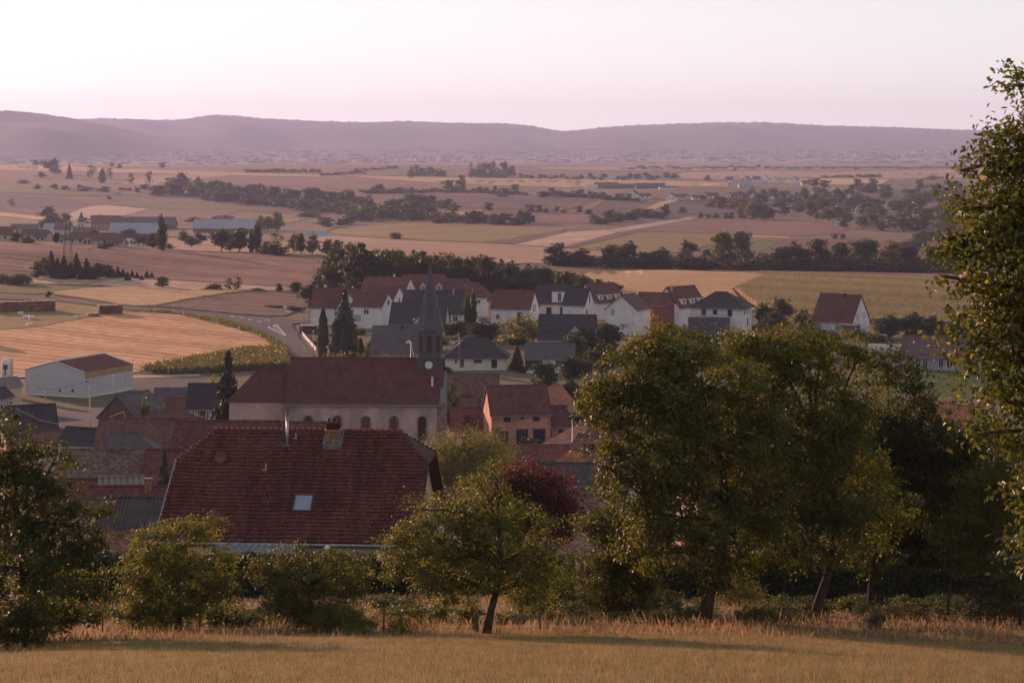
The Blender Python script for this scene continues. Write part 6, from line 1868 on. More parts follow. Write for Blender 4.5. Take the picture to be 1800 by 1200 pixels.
def front_tile_mat(name, c):
    m, nt, b = new_mat(name)
    g = nt.nodes.new('ShaderNodeNewGeometry')
    co = coords(nt)
    n = noise(nt, co, 0.35, 5, 0.65)
    col = ramp(nt, g.outputs['Random Per Island'], [(0.0, tuple(x*0.78 for x in c)), (0.35, tuple(x*0.93 for x in c)), (0.75, c), (1.0, (c[0]*1.18, c[1]*1.25, c[2]*1.2))])
    st = noise(nt, rot_vec(nt, co, 0, (1.6, 0.22, 0.22)), 0.9, 5, 0.7)
    col = mixc(nt, 1.0, col, ramp(nt, st.outputs[0], [(0.35, (0.68, 0.70, 0.72)), (0.58, (1.0, 1.0, 1.0)), (0.8, (1.15, 1.1, 1.05))]), 'MULTIPLY')
    moss = ramp(nt, n.outputs[0], [(0.3, (0.66, 0.68, 0.72)), (0.6, (1.05, 1.0, 1.0))])
    f = noise(nt, co, 9.0, 3)
    col = mixc(nt, 1.0, mixc(nt, 1.0, col, moss, 'MULTIPLY'), ramp(nt, f.outputs[0], [(0.3, 0.8), (0.7, 1.1)]), 'MULTIPLY')
    nt.links.new(col, b.inputs['Base Color']); b.inputs['Roughness'].default_value = 0.85; b.inputs['Specular IOR Level'].default_value = 0.2
    return m
M_RTILE = front_tile_mat('front_roof_tile', (0.165, 0.060, 0.050))
M_RTILE_BASE = plain('roof_underlay', (0.07, 0.03, 0.025), 0.9, 0.1, 2)
front_house()
# ------------------------------------------------------------------ far villages, sheds, mast
def far_house(label, px, py, w, h, wall, roof, rot=0.0, gable=False, group=None, name='house', cat='house', wf=0.5, wins=2):
    """small house seen from far: (px, py) foot, w by h photo pixels of its front"""
    p = ground(px, py); d = p[1]; k = d / FPX
    L = w * k * 1.1; H = h * k * 1.15
    if gable: rot = rot + 72; W = L; L = W * 1.25
    else: W = min(L, 9.0) if name != 'shed' else min(L * 0.6, 16.0)
    zE, zR = H * wf, H
    e = empty(name, (p[0], p[1], p[2] - 0.6), math.radians(rot)); tag(e, label, cat, group)
    wall_mb(L, W, 0, zE + 0.6, zR + 0.6).build('wall', wall, e)
    roof_mb(L, W, zE + 0.6, zR + 0.6, 0.4, 0.4, 1.6).build('roof', roof, e)
    for i in range(wins):
        f = 'L' if gable else 'F'
        span = W if gable else L
        u = (i - (wins - 1) / 2) * span / (wins + 0.5)
        window(e, face_xf(f, L, W), u, 0.6 + zE * 0.35, 1.2, 1.4, M_FRAME_D, M_GLASS, bars=False, sill=False)
    return e
W_ = WALL_WHITE; FR = tile_mat('far_red_tiles', (0.17, 0.075, 0.06)); FB = tile_mat('far_brown_tiles', (0.13, 0.085, 0.075)); FS = tile_mat('far_slate', (0.10, 0.10, 0.12))
FGREY = plain('far_sheet_roof', (0.30, 0.30, 0.36), 0.6, 0.08, 0.1)
G1 = 'houses of the left village'
for a in [
 ('brown roofed house at the left edge of the left village',8,424,34,22,WALL_CREAM,FR,-8),
 ('long dark roof behind the left garden trees',45,410,44,14,WALL_CREAM,FB,0),
 ('second long dark roof right of the first in the left village',62,420,40,14,WALL_CREAM,FB,4),
 ('small pinkish gabled house near the big round tree',76,424,22,16,WALL_PINK,FB,-15),
 ('tall brown roofed house left of the small church',112,415,26,22,WALL_CREAM,FB,-6),
 ('small barn roof below the small church',142,414,26,12,WALL_CREAM,FB,0),
 ('house with low brown roof right below the small church',153,416,18,12,WALL_CREAM,FB,-5),
 ('large red barn right of the small church',187,404,46,22,WALL_BRICK,FR,-6),
 ('brown roofed house between the white gables',140,428,34,16,WALL_CREAM,FB,-10),
 ('long red roof behind the pink gable',180,430,46,18,WALL_PINK,FR,-8),
 ('red roofed house beside the yellow gable',206,434,22,16,WALL_PINK,FR,-8),
 ]: far_house(*a, group=G1)
for a in [
 ('small white gable at the front of the left village',102,426,11,11,W_,FB,-4),
 ('bright white wide gable at the front of the left village',111,428,17,13,W_,FB,0),
 ('pink gabled house at the front of the left village',158,430,17,15,WALL_PINK,FR,6),
 ('yellow gable beside the white one near the tall poplar',216,434,11,14,plain('yellow_render',(0.5,0.42,0.24),0.9,0.08),FR,4),
 ('white gable with two tall windows near the tall poplar',238,431,12,12,W_,FB,2),
 ('cream gable with dark roof right of the white wide gable',150,428,9,13,WALL_CREAM,FB,8)]: far_house(*a, gable=True, group=G1)
far_house('long pale grey farm shed roof in the left village', 240, 417, 82, 22, M_WOOD, FGREY, -2, name='shed', cat='shed', wf=0.32, wins=0)
far_house('wide grey barn roof behind the pale farm shed', 268, 402, 74, 18, M_WOOD, FS, -3, name='shed', cat='shed', wf=0.4, wins=0)
far_house('dark red gabled barn left of the wide grey roof', 216, 404, 34, 20, M_WOOD, FB, -12, name='barn', cat='barn', wf=0.4, wins=0)
far_house('white roofed hall behind the left village', 100, 407, 40, 12, W_, FGREY, 0, name='hall', cat='hall', wf=0.5, wins=0)
far_house('long blue grey shed beside the pale poplars', 396, 408, 98, 20, M_WOOD, FGREY, -1, name='shed', cat='shed', wf=0.34, wins=0)
far_house('small shed with pale sheet roof in the pinkish meadow', 560, 416, 36, 8, W_, FGREY, -14, name='shed', cat='shed', wf=0.45, wins=1)
# small church of the left village
p = ground(143, 412); d = p[1]; k = d / FPX
e = empty('church', (p[0], p[1], p[2] - 1)); tag(e, 'small distant church with cream tower and slate spire in the left village', 'church')
b = 5.6 * k
MB().box(-b, b, -b, b, 0, 24 * k).build('tower', WALL_CREAM, e)
sp = MB().prism([(-b*1.1, -b*1.1, 24*k), (b*1.1, -b*1.1, 24*k), (b*1.1, b*1.1, 24*k), (-b*1.1, b*1.1, 24*k)], [(-.05, -.05, 43*k), (.05, -.05, 43*k), (.05, .05, 43*k), (-.05, .05, 43*k)]).build('spire', M_SPIRE, e)
for s in (-1, 1):
    w = MB(); w.prism([(s*b*0.45 - 0.5, -b - 0.05, 14*k), (s*b*0.45 + 0.5, -b - 0.05, 14*k), (s*b*0.45 + 0.5, -b - 0.02, 14*k), (s*b*0.45 - 0.5, -b - 0.02, 14*k)], [(s*b*0.45 - 0.5, -b - 0.05, 20*k), (s*b*0.45 + 0.5, -b - 0.05, 20*k), (s*b*0.45 + 0.5, -b - 0.02, 20*k), (s*b*0.45 - 0.5, -b - 0.02, 20*k)]).build('belfry_window', M_FRAME_D, e)
wall_mb(22*k, 12*k, 0, 8*k, 14*k, dx=12*k).build('nave_wall', WALL_CREAM, e); roof_mb(22*k, 12*k, 8*k, 14*k, 0.3, 0.3, 1.5, dx=12*k).build('nave_roof', FB, e)

# right village
G2 = 'houses of the right village'
RVH = [ # px, py, w, h, wall, roof, gable, label
 (1090,349,14,8,W_,FS,0,'white cottage with dark roof, leftmost of the right village'),
 (1114,347,14,11,W_,FS,1,'white gable second from the left in the right village'),
 (1134,349,18,8,W_,FS,0,'low dark roofed house between two white gables'),
 (1181,352,15,11,W_,FB,1,'white gable facing left with two windows in the right village'),
 (1195,351,18,9,WALL_CREAM,FB,0,'brown roofed house beside the white windowed gable'),
 (1206,349,8,7,W_,FB,1,'tiny white gable behind the brown roofed house'),
 (1228,351,22,7,W_,FS,0,'long low dark roofed house on the village edge'),
 (1240,349,12,10,WALL_CREAM,FB,1,'cream gable right of the long low house'),
 (1253,348,16,8,W_,FR,0,'white house with reddish roof in mid village'),
 (1283,348,10,8,W_,FB,1,'small white gable left of the orange lit roof'),
 (1297,349,14,10,WALL_PINK,FR,0,'pinkish house with lit roof beside the long hall'),
 (1312,349,15,9,WALL_CREAM,FR,0,'cream house left of the bright white one'),
 (1326,350,10,10,W_,FR,1,'bright sunlit white wall in the right village'),
 (1346,349,26,8,W_,FR,0,'long white house with red roof in the right village'),
 (1380,345,16,8,W_,FS,0,'dark roofed house behind the village trees'),
 (1282,321,12,9,W_,FS,0,'small house on the upper village edge'),
 (1312,322,16,11,WALL_CREAM,FB,1,'grey brown gable on the upper village edge'),
 (1330,320,12,9,W_,FS,0,'white house beside the brown gable on the upper edge'),
 (1345,319,12,10,W_,FS,1,'white gable on the upper village edge'),
 (1361,321,16,9,W_,FB,1,'wide white gable with small windows on the upper edge'),
 (1397,323,13,11,W_,FS,1,'tall white gable with dark roof on the upper edge'),
 (1416,326,14,8,WALL_CREAM,FB,0,'brown roofed house right of the tall white gable'),
 (1466,337,12,9,W_,FB,1,'pale blue white gable amid the dark trees'),
 (1440,341,20,10,WALL_PINK,FR,0,'large red roofed house amid the dark trees'),
 (1494,351,14,10,W_,FB,1,'white gable in the middle of the right village'),
 (1458,364,10,8,W_,FB,1,'small white gable left of the yellow house'),
 (1478,366,14,8,WALL_CREAM,FB,0,'brown roof beside the small white gable'),
 (1508,376,10,13,W_,FS,1,'tall narrow white gable beside the yellow house'),
 (1521,374,16,10,plain('ochre_render',(0.42,0.30,0.17),0.9,0.1),FR,0,'yellow house with red roof in the right village'),
 (1495,371,20,7,W_,FS,0,'low pale roofed hall left of the tall narrow gable'),
 (1480,384,9,8,W_,FB,1,'small white gable low in the right village'),
 (1474,396,9,9,W_,FB,1,'lowest white gable beside the big garden bush'),
 (1516,399,20,10,WALL_PINK,FR,0,'reddish house with long roof at the lower village edge'),
 (1562,365,10,8,W_,FS,1,'white gable near the lit grass strip'),
 (1594,366,12,9,W_,FS,1,'white gable right of the lit grass strip'),
 (1612,362,14,9,W_,FR,0,'red roofed white house right of the lit grass strip'),
 (1576,398,14,7,W_,FS,0,'pale house low on the right of the village'),
 (1607,402,16,10,W_,FS,1,'bright white gable low on the right of the village'),
 (1619,401,14,9,W_,FS,0,'dark roof attached to the bright low gable'),
 (1650,398,14,9,W_,FS,1,'white house nearly hidden by the near branch'),
 (1630,333,18,9,WALL_PINK,FB,1,'brown gable at the upper right end of the village'),
 (1646,335,16,9,W_,FS,0,'dark roofed house at the upper right end of the village'),
 (1665,334,12,9,W_,FS,1,'white gable at the far right end of the village'),
 (1555,335,18,9,WALL_PINK,FB,0,'brown roof below the green meadow'),
 (1400,352,22,8,WALL_CREAM,FB,0,'brown roof deep in the village trees')]
for (x, y, w, h, wl, rf, g, lb) in RVH:
    far_house(lb, x, y, w, h, wl, rf, rot=float(R5.uniform(-12, 8)), gable=bool(g), group=G2, wins=2 if w > 10 else 1)
far_house('long brown shed hedge-like roof at the foot of the right village', 1308, 357, 60, 8, M_WOOD, FR, 0, name='shed', cat='shed', wf=0.35, wins=0)
far_house('pale roofed farm hall above the right village', 1312, 330, 26, 9, WALL_GREY, FGREY, 4, name='hall', cat='hall', wf=0.5, wins=0)
far_house('dark sheet roof of the large farm, middle shed', 1093, 331, 62, 7, M_WOOD, FS, 0, name='shed', cat='shed', wf=0.4, wins=0)
far_house('dark sheet roof of the large farm, right shed', 1143, 331, 46, 8, M_WOOD, FS, 0, name='shed', cat='shed', wf=0.4, wins=0)
far_house('reddish shed of the large farm behind the white hall', 1066, 330, 38, 8, M_WOOD, FB, 0, name='shed', cat='shed', wf=0.4, wins=0)
far_house('low white stable of the large farm', 1175, 332, 30, 4, W_, FS, 0, name='shed', cat='shed', wf=0.6, wins=0)
far_house('field hut with flat roof on the grey slope', 884, 346, 18, 5, M_WOOD, FB, -6, name='shed', cat='shed', wf=0.6, wins=0)
p = ground(1040, 331); k = p[1] / FPX
e = empty('silage_hall', p); tag(e, 'bright white flat hall at the left end of the large farm', 'hall')
MB().box(-11*k, 11*k, 0, 8*k, -1, 6.4*k).build('wall', W_, e); MB().box(-11.3*k, 11.3*k, -0.3*k, 8.3*k, 6.4*k + 0.01, 6.8*k).build('roof', FGREY, e)

# the far town along the foot of the ridge: countless pale specks between trees
rt = np.random.default_rng(21)
V = []; Fc = []; VT = []
def specks(n, x0, x1, y0, y1, hmin, hmax, dens=None):
    for _ in range(n):
        px_ = rt.uniform(x0, x1); py_ = rt.triangular(y0, (y0 + y1) / 2, y1)
        d = 9000 - 2600 * (py_ - 262) / 28.0
        x = (px_ - CX) / FPX * d; z = CZ - (py_ - HY) / FPX * d
        w = rt.uniform(5, 12); h = rt.uniform(hmin, hmax)
        s = len(V)
        a = rt.uniform(0, 3.1); c, sn = math.cos(a) * w / 2, math.sin(a) * w / 2
        q = [(x - c - sn, d - sn + c), (x + c - sn, d + sn + c), (x + c + sn, d + sn - c), (x - c + sn, d - sn - c)]
        V.extend([(u, v, z - 6) for u, v in q] + [(u, v, z + h) for u, v in q])
        Fc.extend([(s+4, s+5, s+6, s+7), (s, s+1, s+5, s+4), (s+1, s+2, s+6, s+5), (s+2, s+3, s+7, s+6), (s+3, s, s+4, s+7)])
specks(45, 280, 620, 272, 288, 3, 7); specks(75, 560, 960, 274, 288, 3, 7); specks(40, 940, 1350, 268, 284, 3, 7); specks(50, 1350, 1700, 264, 274, 3, 7); specks(24, 300, 345, 268, 276, 6, 10)
me = np_mesh('far_town', np.array(V), np.array(Fc)); o = link('far_town', me, None, plain('far_town_walls', (0.36, 0.32, 0.32), 0.9, 0.3, 0.02)); tag(o, 'pale specks of a far-off town at the foot of the ridge', kind='stuff')
L_ = []
for _ in range(1000):
    px_ = rt.uniform(-150, 1950); py_ = rt.uniform(262, 293)
    d = 9000 - 2600 * (py_ - 262) / 28.0 + 20
    x = (px_ - CX) / FPX * d; z = CZ - (py_ - HY) / FPX * d
    i = int(rt.integers(0, 3)); s = rt.uniform(0.6, 1.7)
    Q = PROTO_V['tiny'][i].reshape(-1, 3, 3)[::2].reshape(-1, 3) * np.array([s * 3.0, s * 2.4, s * 0.6]) + np.array([x, d, z - 5])
    L_.append(Q)
Q = np.concatenate(L_)
o = link('far_woodland', np_mesh('far_woodland', Q, np.arange(len(Q), dtype=np.int32).reshape(-1, 3)), None, M_LEAF['broad_dark']); tag(o, 'dim woodland and gardens between the far town and the plain', kind='stuff')

# lattice mast beside the spruces
p = at(119, 778); H = zpx(386, 778) - p.z
e = empty('lattice_mast', p); tag(e, 'slender steel lattice mast rising from the spruce row', 'mast')
M_MAST = plain('mast_steel', (0.16, 0.13, 0.13), 0.7, 0.2, 1.0)
def mw(t): return 2.0 * (1 - t) + 0.75 * t
for sx in (-1, 1):
    for sy in (-1, 1):
        MB().tube([(sx * mw(0), sy * mw(0), -0.3), (sx * mw(1), sy * mw(1), H * 0.93)], 0.09, 4).build('leg', M_MAST, e)
br = MB(); N = 9
for i in range(N):
    t0, t1 = i / N, (i + 1) / N
    a, b = mw(t0), mw(t1); z0, z1 = H * 0.93 * t0, H * 0.93 * t1
    for (s0, s1) in (((-1, -1), (1, -1)), ((1, -1), (1, 1)), ((1, 1), (-1, 1)), ((-1, 1), (-1, -1))):
        br.tube([(s0[0]*a, s0[1]*a, z0), (s1[0]*b, s1[1]*b, z1)], 0.04, 4); br.tube([(s1[0]*a, s1[1]*a, z0), (s0[0]*b, s0[1]*b, z1)], 0.04, 4)
        br.tube([(s0[0]*b, s0[1]*b, z1), (s1[0]*b, s1[1]*b, z1)], 0.04, 4)
bo = br.build('bracing', M_MAST, e); tag(bo, kind='stuff')
for zz in (0.70, 0.86, 0.95):
    MB().lathe((0, 0, H * zz), [(1.4, 0), (1.4, 0.12), (0.3, 0.14)], 10).build('platform', M_DKMETAL, e)
for k_ in range(5):
    a = k_ * 1.256
    MB().box(math.cos(a)*1.5 - 0.16, math.cos(a)*1.5 + 0.16, math.sin(a)*1.5 - 0.1, math.sin(a)*1.5 + 0.1, H * 0.87, H * 0.87 + 2.2).build('antenna', WALL_GREY, e)
MB().tube([(0, 0, H * 0.93), (0, 0, H)], 0.12, 5).build('tip', M_METAL, e)
# ------------------------------------------------------------------ gardens of the village
def gtree(lab, px, d, top, h, w, kind, leaf, name='tree', cat='tree'):
    """garden tree at column px and distance d: crown top at photo row `top` and h pixels tall (base follows the ground)"""
    p = at(px, d)
    base_y = HY + (CZ - p.z) / d * FPX
    hh = base_y - top if top is not None else h
    return tree(px, 0, max(4, hh), w, kind, leaf, lab, None, d=d, name=name, cat=cat)
for a in [
 ('tall dark spruce left of the church choir',401,322,620,0,74,'conifer','conifer'),
 ('broad bluish spruce in front of the white houses',606,488,510,0,68,'conifer','blue_spruce'),
 ('narrow columnar thuja beside the village street',568,492,543,0,19,'column','thuja'),
 ('bluish juniper between the lower left roofs',289,166,792,0,56,'conifer','blue_spruce'),
 ('young spruce beside the cream bungalow',909,456,608,0,30,'conifer','conifer'),
 ('golden green round tree in front of the slit-window house',921,520,543,0,80,'bush','golden'),
 ('green tree right of the dark solar house',1030,492,578,0,64,'round','broad'),
 ('leafy tree behind the carport house',1010,470,586,0,56,'round','broad'),
 ('dark tree above the walnut crown left side',1070,490,566,0,54,'round','broad'),
 ('tall garden tree left of the walnut crown',1058,440,600,0,64,'round','broad_dark'),
 ('garden tree in front of the carport house',958,420,636,0,54,'round','broad'),
 ('dark garden tree right of the carport house',1008,425,622,0,60,'round','broad_dark'),
 ('leafy tree above the cream gable',1002,385,664,0,46,'round','broad'),
 ('dark tree between the cream gable and the walnut',1040,360,674,0,60,'round','broad_dark'),
 ('round bush behind the block house',925,362,668,0,36,'bush','broad'),
 ('yellow brown birch above the walnut crown',1152,480,543,0,52,'sparse','birch'),
 ('feathery yellow tree left of the lone white house',1388,500,570,0,66,'sparse','birch'),
 ('dark round tree left of the lone white house',1372,560,526,0,60,'round','broad_dark'),
 ('green tree beside the lone white house',1412,550,546,0,44,'round','broad'),
 ('dark tree between villa and lone house',1345,575,530,0,46,'round','broad_dark'),
 ('dark bushy tree right of the lone white house',1562,545,552,0,60,'round','broad_dark'),
 ('second dark bushy tree right of the lone white house',1605,548,550,0,60,'round','broad_dark'),
 ('third dark bushy tree right of the lone white house',1645,545,556,0,64,'round','broad_dark'),
 ('fourth dark bushy tree behind the school roof',1690,540,560,0,60,'round','broad_dark'),
 ('dark garden tree right of the belfry',806,540,562,0,56,'round','broad_dark'),
 ('wide dark garden tree behind the cream bungalow',848,520,566,0,70,'round','broad_dark'),
 ('slim poplar beside the long slate roof',822,570,500,0,13,'poplar','broad'),
 ('slim poplar right of the first beside the long slate roof',832,574,502,0,11,'poplar','broad'),
 ('shrub at the foot of the brown barn roof',812,380,684,0,40,'bush','broad'),
 ('rounded garden tree beside the church pier',792,350,650,0,18,'bush','broad'),
 ('ornamental tree beside the village street',652,500,598,0,24,'round','broad'),
 ('small dark garden thuja by the garden path',634,470,594,0,13,'column','thuja'),
 ('clipped dark hedge tree at the road junction',516,640,537,0,30,'bush','broad_dark'),
 ('round dark hedge bush at the road junction, left',474,655,536,0,22,'bush','broad_dark'),
 ('round dark hedge bush at the road junction, middle',490,650,536,0,28,'bush','broad_dark'),
 ('golden shrub in front of the grey roofed house',680,455,617,0,32,'bush','golden'),
 ('green shrub in front of the grey roofed house',640,455,612,0,40,'bush','broad'),
 ('rounded olive shrub in front of the grey roofed house',612,450,606,0,36,'bush','broad'),
 ('yellow shrub beside the street behind the church roof',585,446,610,0,34,'bush','golden'),
 ('bush left of the half timbered house',295,356,702,0,24,'bush','broad'),
 ('pale shrub left of the tall spruce',372,372,650,0,34,'bush','golden'),
 ('ivy covered bush on the old plank barn',256,330,684,0,22,'bush','broad'),
 ('dark red leaved tree behind the willow',822,300,728,0,38,'round','copper'),
 ('bush at the foot of the block house',870,318,742,0,30,'bush','broad'),
 ]: gtree(*a)
rg = np.random.default_rng(123)
SHR = [(x, y, h, w) for (x, y, h, w) in [(float(rg.uniform(560, 1330)), float(rg.uniform(572, 660)), float(rg.uniform(8, 20)), float(rg.uniform(14, 34))) for _ in range(90)]]
SHR += [(float(rg.uniform(1330, 1640)), float(rg.uniform(575, 640)), float(rg.uniform(8, 22)), float(rg.uniform(14, 36))) for _ in range(40)]
SHR += [(float(rg.uniform(760, 1300)), float(rg.uniform(690, 960)), float(rg.uniform(14, 34)), float(rg.uniform(24, 60))) for _ in range(60)]
SHR += [(float(rg.uniform(-60, 340)), float(rg.uniform(770, 960)), float(rg.uniform(12, 26)), float(rg.uniform(24, 50))) for _ in range(16)]
row([], 0, 0, 0, 'garden shrubs and hedges between the village houses', None, 'bush', 'broad_dark', at_list=SHR, mixed=0.45, name='garden_shrubs')

# ------------------------------------------------------------------ trees along the meadow edge
def gd(px, py): return float(ground(px, py)[1])
near_tree('large walnut tree at the left edge, crown reaching over the roofs', 40, gd(40, 1128), [(40,1130,0),(45,1080,0),(40,1000,0),(35,930,0)],
   [(18,775,45,58,0),(75,845,52,50,0.6),(-10,850,55,80,0.5),(125,925,62,58,0.2),(40,945,105,85,-0.6),(160,995,42,58,0),(95,1025,85,55,-0.4),(-30,1000,70,90,0),(100,800,26,26,0.4),(30,860,70,70,0.3),(80,1075,80,32,0),(150,1060,50,34,0.2)],
   1050, 34, (0.16, 0.16, 0.12), 'apple', 0.135, 0.5, r0=0.19, seed=1, twigs=60)  # lighter apple leaf colour stands in for backlight in this walnut
near_tree('apple tree with orange tinged leaves, second from the left', 312, gd(312, 1106), [(312,1108,0),(316,1070,0),(312,1010,0)],
   [(305,965,62,46,0),(368,925,26,24,0.2),(250,990,38,44,0),(372,1000,40,46,0.1),(310,1025,85,46,-0.3),(262,1050,48,36,0.2),(352,1058,52,34,0),(325,918,30,20,0.3),(275,940,26,20,0),(290,1078,70,24,0),(390,1040,26,30,0),(225,1030,22,30,0)],
   1050, 30, (0.12, 0.12, 0.10), 'apple', 0.095, 0.525, r0=0.13, seed=2)
near_tree('open grey green fruit tree in front of the dark hedge', 548, gd(548, 1110), [(548,1112,0),(545,1080,0),(548,1030,0)],
   [(545,1010,52,38,0),(482,1012,30,36,0.1),(610,1010,34,38,0),(530,962,16,20,0),(575,975,14,16,0),(545,1058,80,34,-0.2),(490,1052,36,28,0),(602,1058,42,32,0.2),(632,1000,16,22,0),(455,1010,18,18,0),(560,1085,60,20,0),(500,980,18,24,0),(600,970,14,20,0)],
   760, 34, (0.12, 0.12, 0.10), 'apple', 0.075, 0.55, r0=0.10, seed=3)
near_tree('spreading fruit tree with visible forked trunk in the middle of the meadow edge', 855, gd(855, 1114), [(852,1116,0),(862,1075,0),(872,1040,0),(880,990,0),(878,930,0)],
   [(855,885,62,46,0),(780,905,42,40,0.2),(732,945,38,36,0),(925,935,46,52,0.2),(850,960,95,60,-0.3),(765,990,66,44,0),(945,990,38,46,0),(705,985,22,22,0),(840,845,34,28,0),(735,895,20,20,0.1),(890,1000,60,34,-0.2),(800,935,60,40,0),(690,1015,24,22,0),(965,960,30,44,0),(700,960,26,30,0),(780,1035,60,28,0.2),(930,1030,50,30,0.3),(870,825,20,18,0)],
   1350, 30, (0.13, 0.13, 0.11), 'apple', 0.095, 0.52, r0=0.15, seed=4, twigs=70)
near_tree('low reddish shrub right of the forked fruit tree', 985, gd(985, 1085), [(985,1087,0),(985,1050,0)],
   [(965,1040,36,34,0),(1000,1005,20,36,0),(935,1062,36,24,0),(1010,1050,40,34,0.3)], 330, 34, (0.12, 0.12, 0.12), 'apple', 0.08, 0.5, r0=0.05, seed=5, name='shrub', cat='shrub')
near_tree('bushy walnut sapling at the left foot of the big walnut', 1075, gd(1080, 1080), [(1080,1082,0),(1075,1020,0),(1070,950,0)],
   [(1070,950,50,62,0),(1045,915,28,24,0),(1112,1000,46,46,0),(1060,1018,38,38,0),(1110,915,38,40,0.4),(1085,1045,56,34,0),(1130,1050,40,28,0.3)], 800, 38, (0.15, 0.15, 0.12), 'walnut', 0.11, 0.46, r0=0.07, seed=6)
near_tree('big walnut tree with stout leaning trunk, left of the walnut group', 1238, gd(1236, 1094), [(1234,1098,0),(1246,1045,0),(1262,1000,0),(1275,930,0),(1270,820,0),(1240,730,0)],
   [(1180,612,70,40,0.3),(1105,665,66,50,0),(1235,690,105,78,0),(1075,755,46,55,-0.4),(1165,790,100,80,-0.5),(1285,810,95,95,0.5),(1105,850,58,52,-0.2),(1200,910,105,75,-0.6),(1130,960,52,44,0),(1290,945,75,62,0),(1235,1005,55,38,0.3),(1160,700,80,60,0.4),(1048,690,26,22,0),(1150,590,22,18,0.2),(1320,740,60,70,0.5),(1330,880,60,70,0.6)],
   2300, 36, (0.19, 0.19, 0.14), 'walnut', 0.145, 0.5, r0=0.27, seed=7, twigs=90)
near_tree('big walnut tree with dark trunk leaning right, middle of the walnut group', 1435, gd(1432, 1090), [(1428,1094,0),(1440,1055,0),(1452,1020,0),(1462,980,0),(1470,900,0),(1440,780,0)],
   [(1385,602,72,38,0),(1325,670,76,58,0.3),(1445,628,66,46,0),(1400,735,108,85,-0.3),(1500,725,55,52,0.2),(1370,845,105,85,-0.4),(1480,845,90,95,0),(1425,950,88,56,0),(1320,600,40,22,0.2),(1350,950,60,45,0.3),(1515,612,42,30,0.3),(1290,760,60,80,0.8),(1540,900,50,60,0.5)],
   2300, 36, (0.19, 0.19, 0.14), 'walnut', 0.145, 0.5, r0=0.22, seed=8, twigs=90)
near_tree('walnut tree at the right of the walnut group with slim upright trunk', 1530, gd(1530, 1080), [(1530,1082,0),(1531,1030,0),(1538,960,0),(1560,850,0)],
   [(1560,650,56,44,0),(1600,752,72,56,0),(1540,795,80,75,0.4),(1640,800,66,62,0),(1590,875,105,76,-0.3),(1690,850,50,72,0.3),(1555,955,88,52,0),(1665,945,66,46,0),(1690,775,36,36,0.3),(1612,690,26,22,0),(1735,800,46,60,0.4),(1740,900,50,60,0.2),(1480,780,50,60,0.8)],
   2500, 36, (0.19, 0.19, 0.14), 'walnut', 0.145, 0.5, r0=0.16, seed=9, twigs=80)
near_tree('thin leaning young tree in front of the hedge on the right', 1664, gd(1664, 1092), [(1663,1094,0),(1668,1050,0),(1674,1000,0),(1678,930,0),(1680,880,0)],
   [(1688,1003,24,12,0),(1690,925,52,36,0),(1728,880,46,62,0),(1650,960,30,22,0),(1760,830,50,50,0.4),(1720,960,50,40,0.4)], 620, 34, (0.15, 0.15, 0.10), 'walnut', 0.11, 0.46, r0=0.055, seed=10)
near_tree('thin young tree with orange leaves at the right edge', 1794, gd(1794, 1100), [(1794,1102,0),(1790,1040,0),(1788,960,0),(1792,880,0)],
   [(1770,930,36,42,0),(1790,1010,32,32,0),(1752,1000,26,22,0.2),(1782,868,38,34,0),(1835,940,40,60,0),(1810,850,50,40,0.2)], 480, 30, (0.14, 0.14, 0.10), 'apple', 0.095, 0.5, r0=0.05, seed=12)
near_tree('young bright green tree in the shade left of the middle walnut', 1290, gd(1300, 1065), [(1300,1067,0),(1300,1000,0)],
   [(1290,1010,30,34,0),(1315,1040,24,24,0),(1270,1040,22,24,0.3)], 210, 30, (0.13, 0.13, 0.12), 'willow', 0.09, 0.46, r0=0.04, seed=13)
near_tree('light green sapling between the two dark walnut trunks', 1505, gd(1500, 1060), [(1500,1064,0),(1500,1010,0)],
   [(1500,1020,26,36,0),(1475,1040,26,20,0.2)], 160, 28, (0.13, 0.13, 0.12), 'willow', 0.09, 0.46, r0=0.04, seed=14)
near_tree('dense dark green bush at the lower right edge', 1750, gd(1750, 1095), [(1750,1097,0),(1750,1060,0)],
   [(1740,1062,44,32,0),(1790,1058,40,36,0),(1712,1078,24,18,0)], 420, 34, (0.11, 0.11, 0.10), 'thuja', 0.08, 0.4, r0=0.05, seed=15, name='bush', cat='bush')
near_tree('small dark bluish shrub at the foot of the right walnut', 1538, gd(1536, 1108), [(1536,1110,0),(1536,1090,0)],
   [(1536,1092,17,20,0)], 80, 30, (0.07, 0.07, 0.07), 'blue_spruce', 0.06, 0.5, r0=0.02, seed=16, name='shrub', cat='shrub')
near_tree('bright green elder shrub at the lower left edge', 40, gd(40, 1140), [(40,1142,0),(45,1100,0)],
   [(45,1075,32,24,0),(15,1095,38,34,0),(60,1105,28,26,0),(-30,1100,40,40,0)], 330, 30, (0.10, 0.10, 0.08), 'walnut', 0.10, 0.5, r0=0.04, seed=17, name='shrub', cat='shrub')
near_tree('low bush under the open fruit tree', 590, gd(590, 1112), [(590,1114,0),(590,1090,0)], [(590,1085,46,22,0),(640,1092,24,16,0)], 220, 30, (0.10, 0.10, 0.08), 'apple', 0.07, 0.5, r0=0.03, seed=18, name='bush', cat='bush')
near_tree('bright weeds beside the fence post left of the forked tree', 690, gd(690, 1115), [(690,1117,0),(690,1100,0)], [(625,1108,22,10,0),(700,1104,24,10,0)], 60, 26, (0.08, 0.08, 0.05), 'willow', 0.08, 0.5, r0=0.012, seed=19, name='weed_clump', cat='weeds')
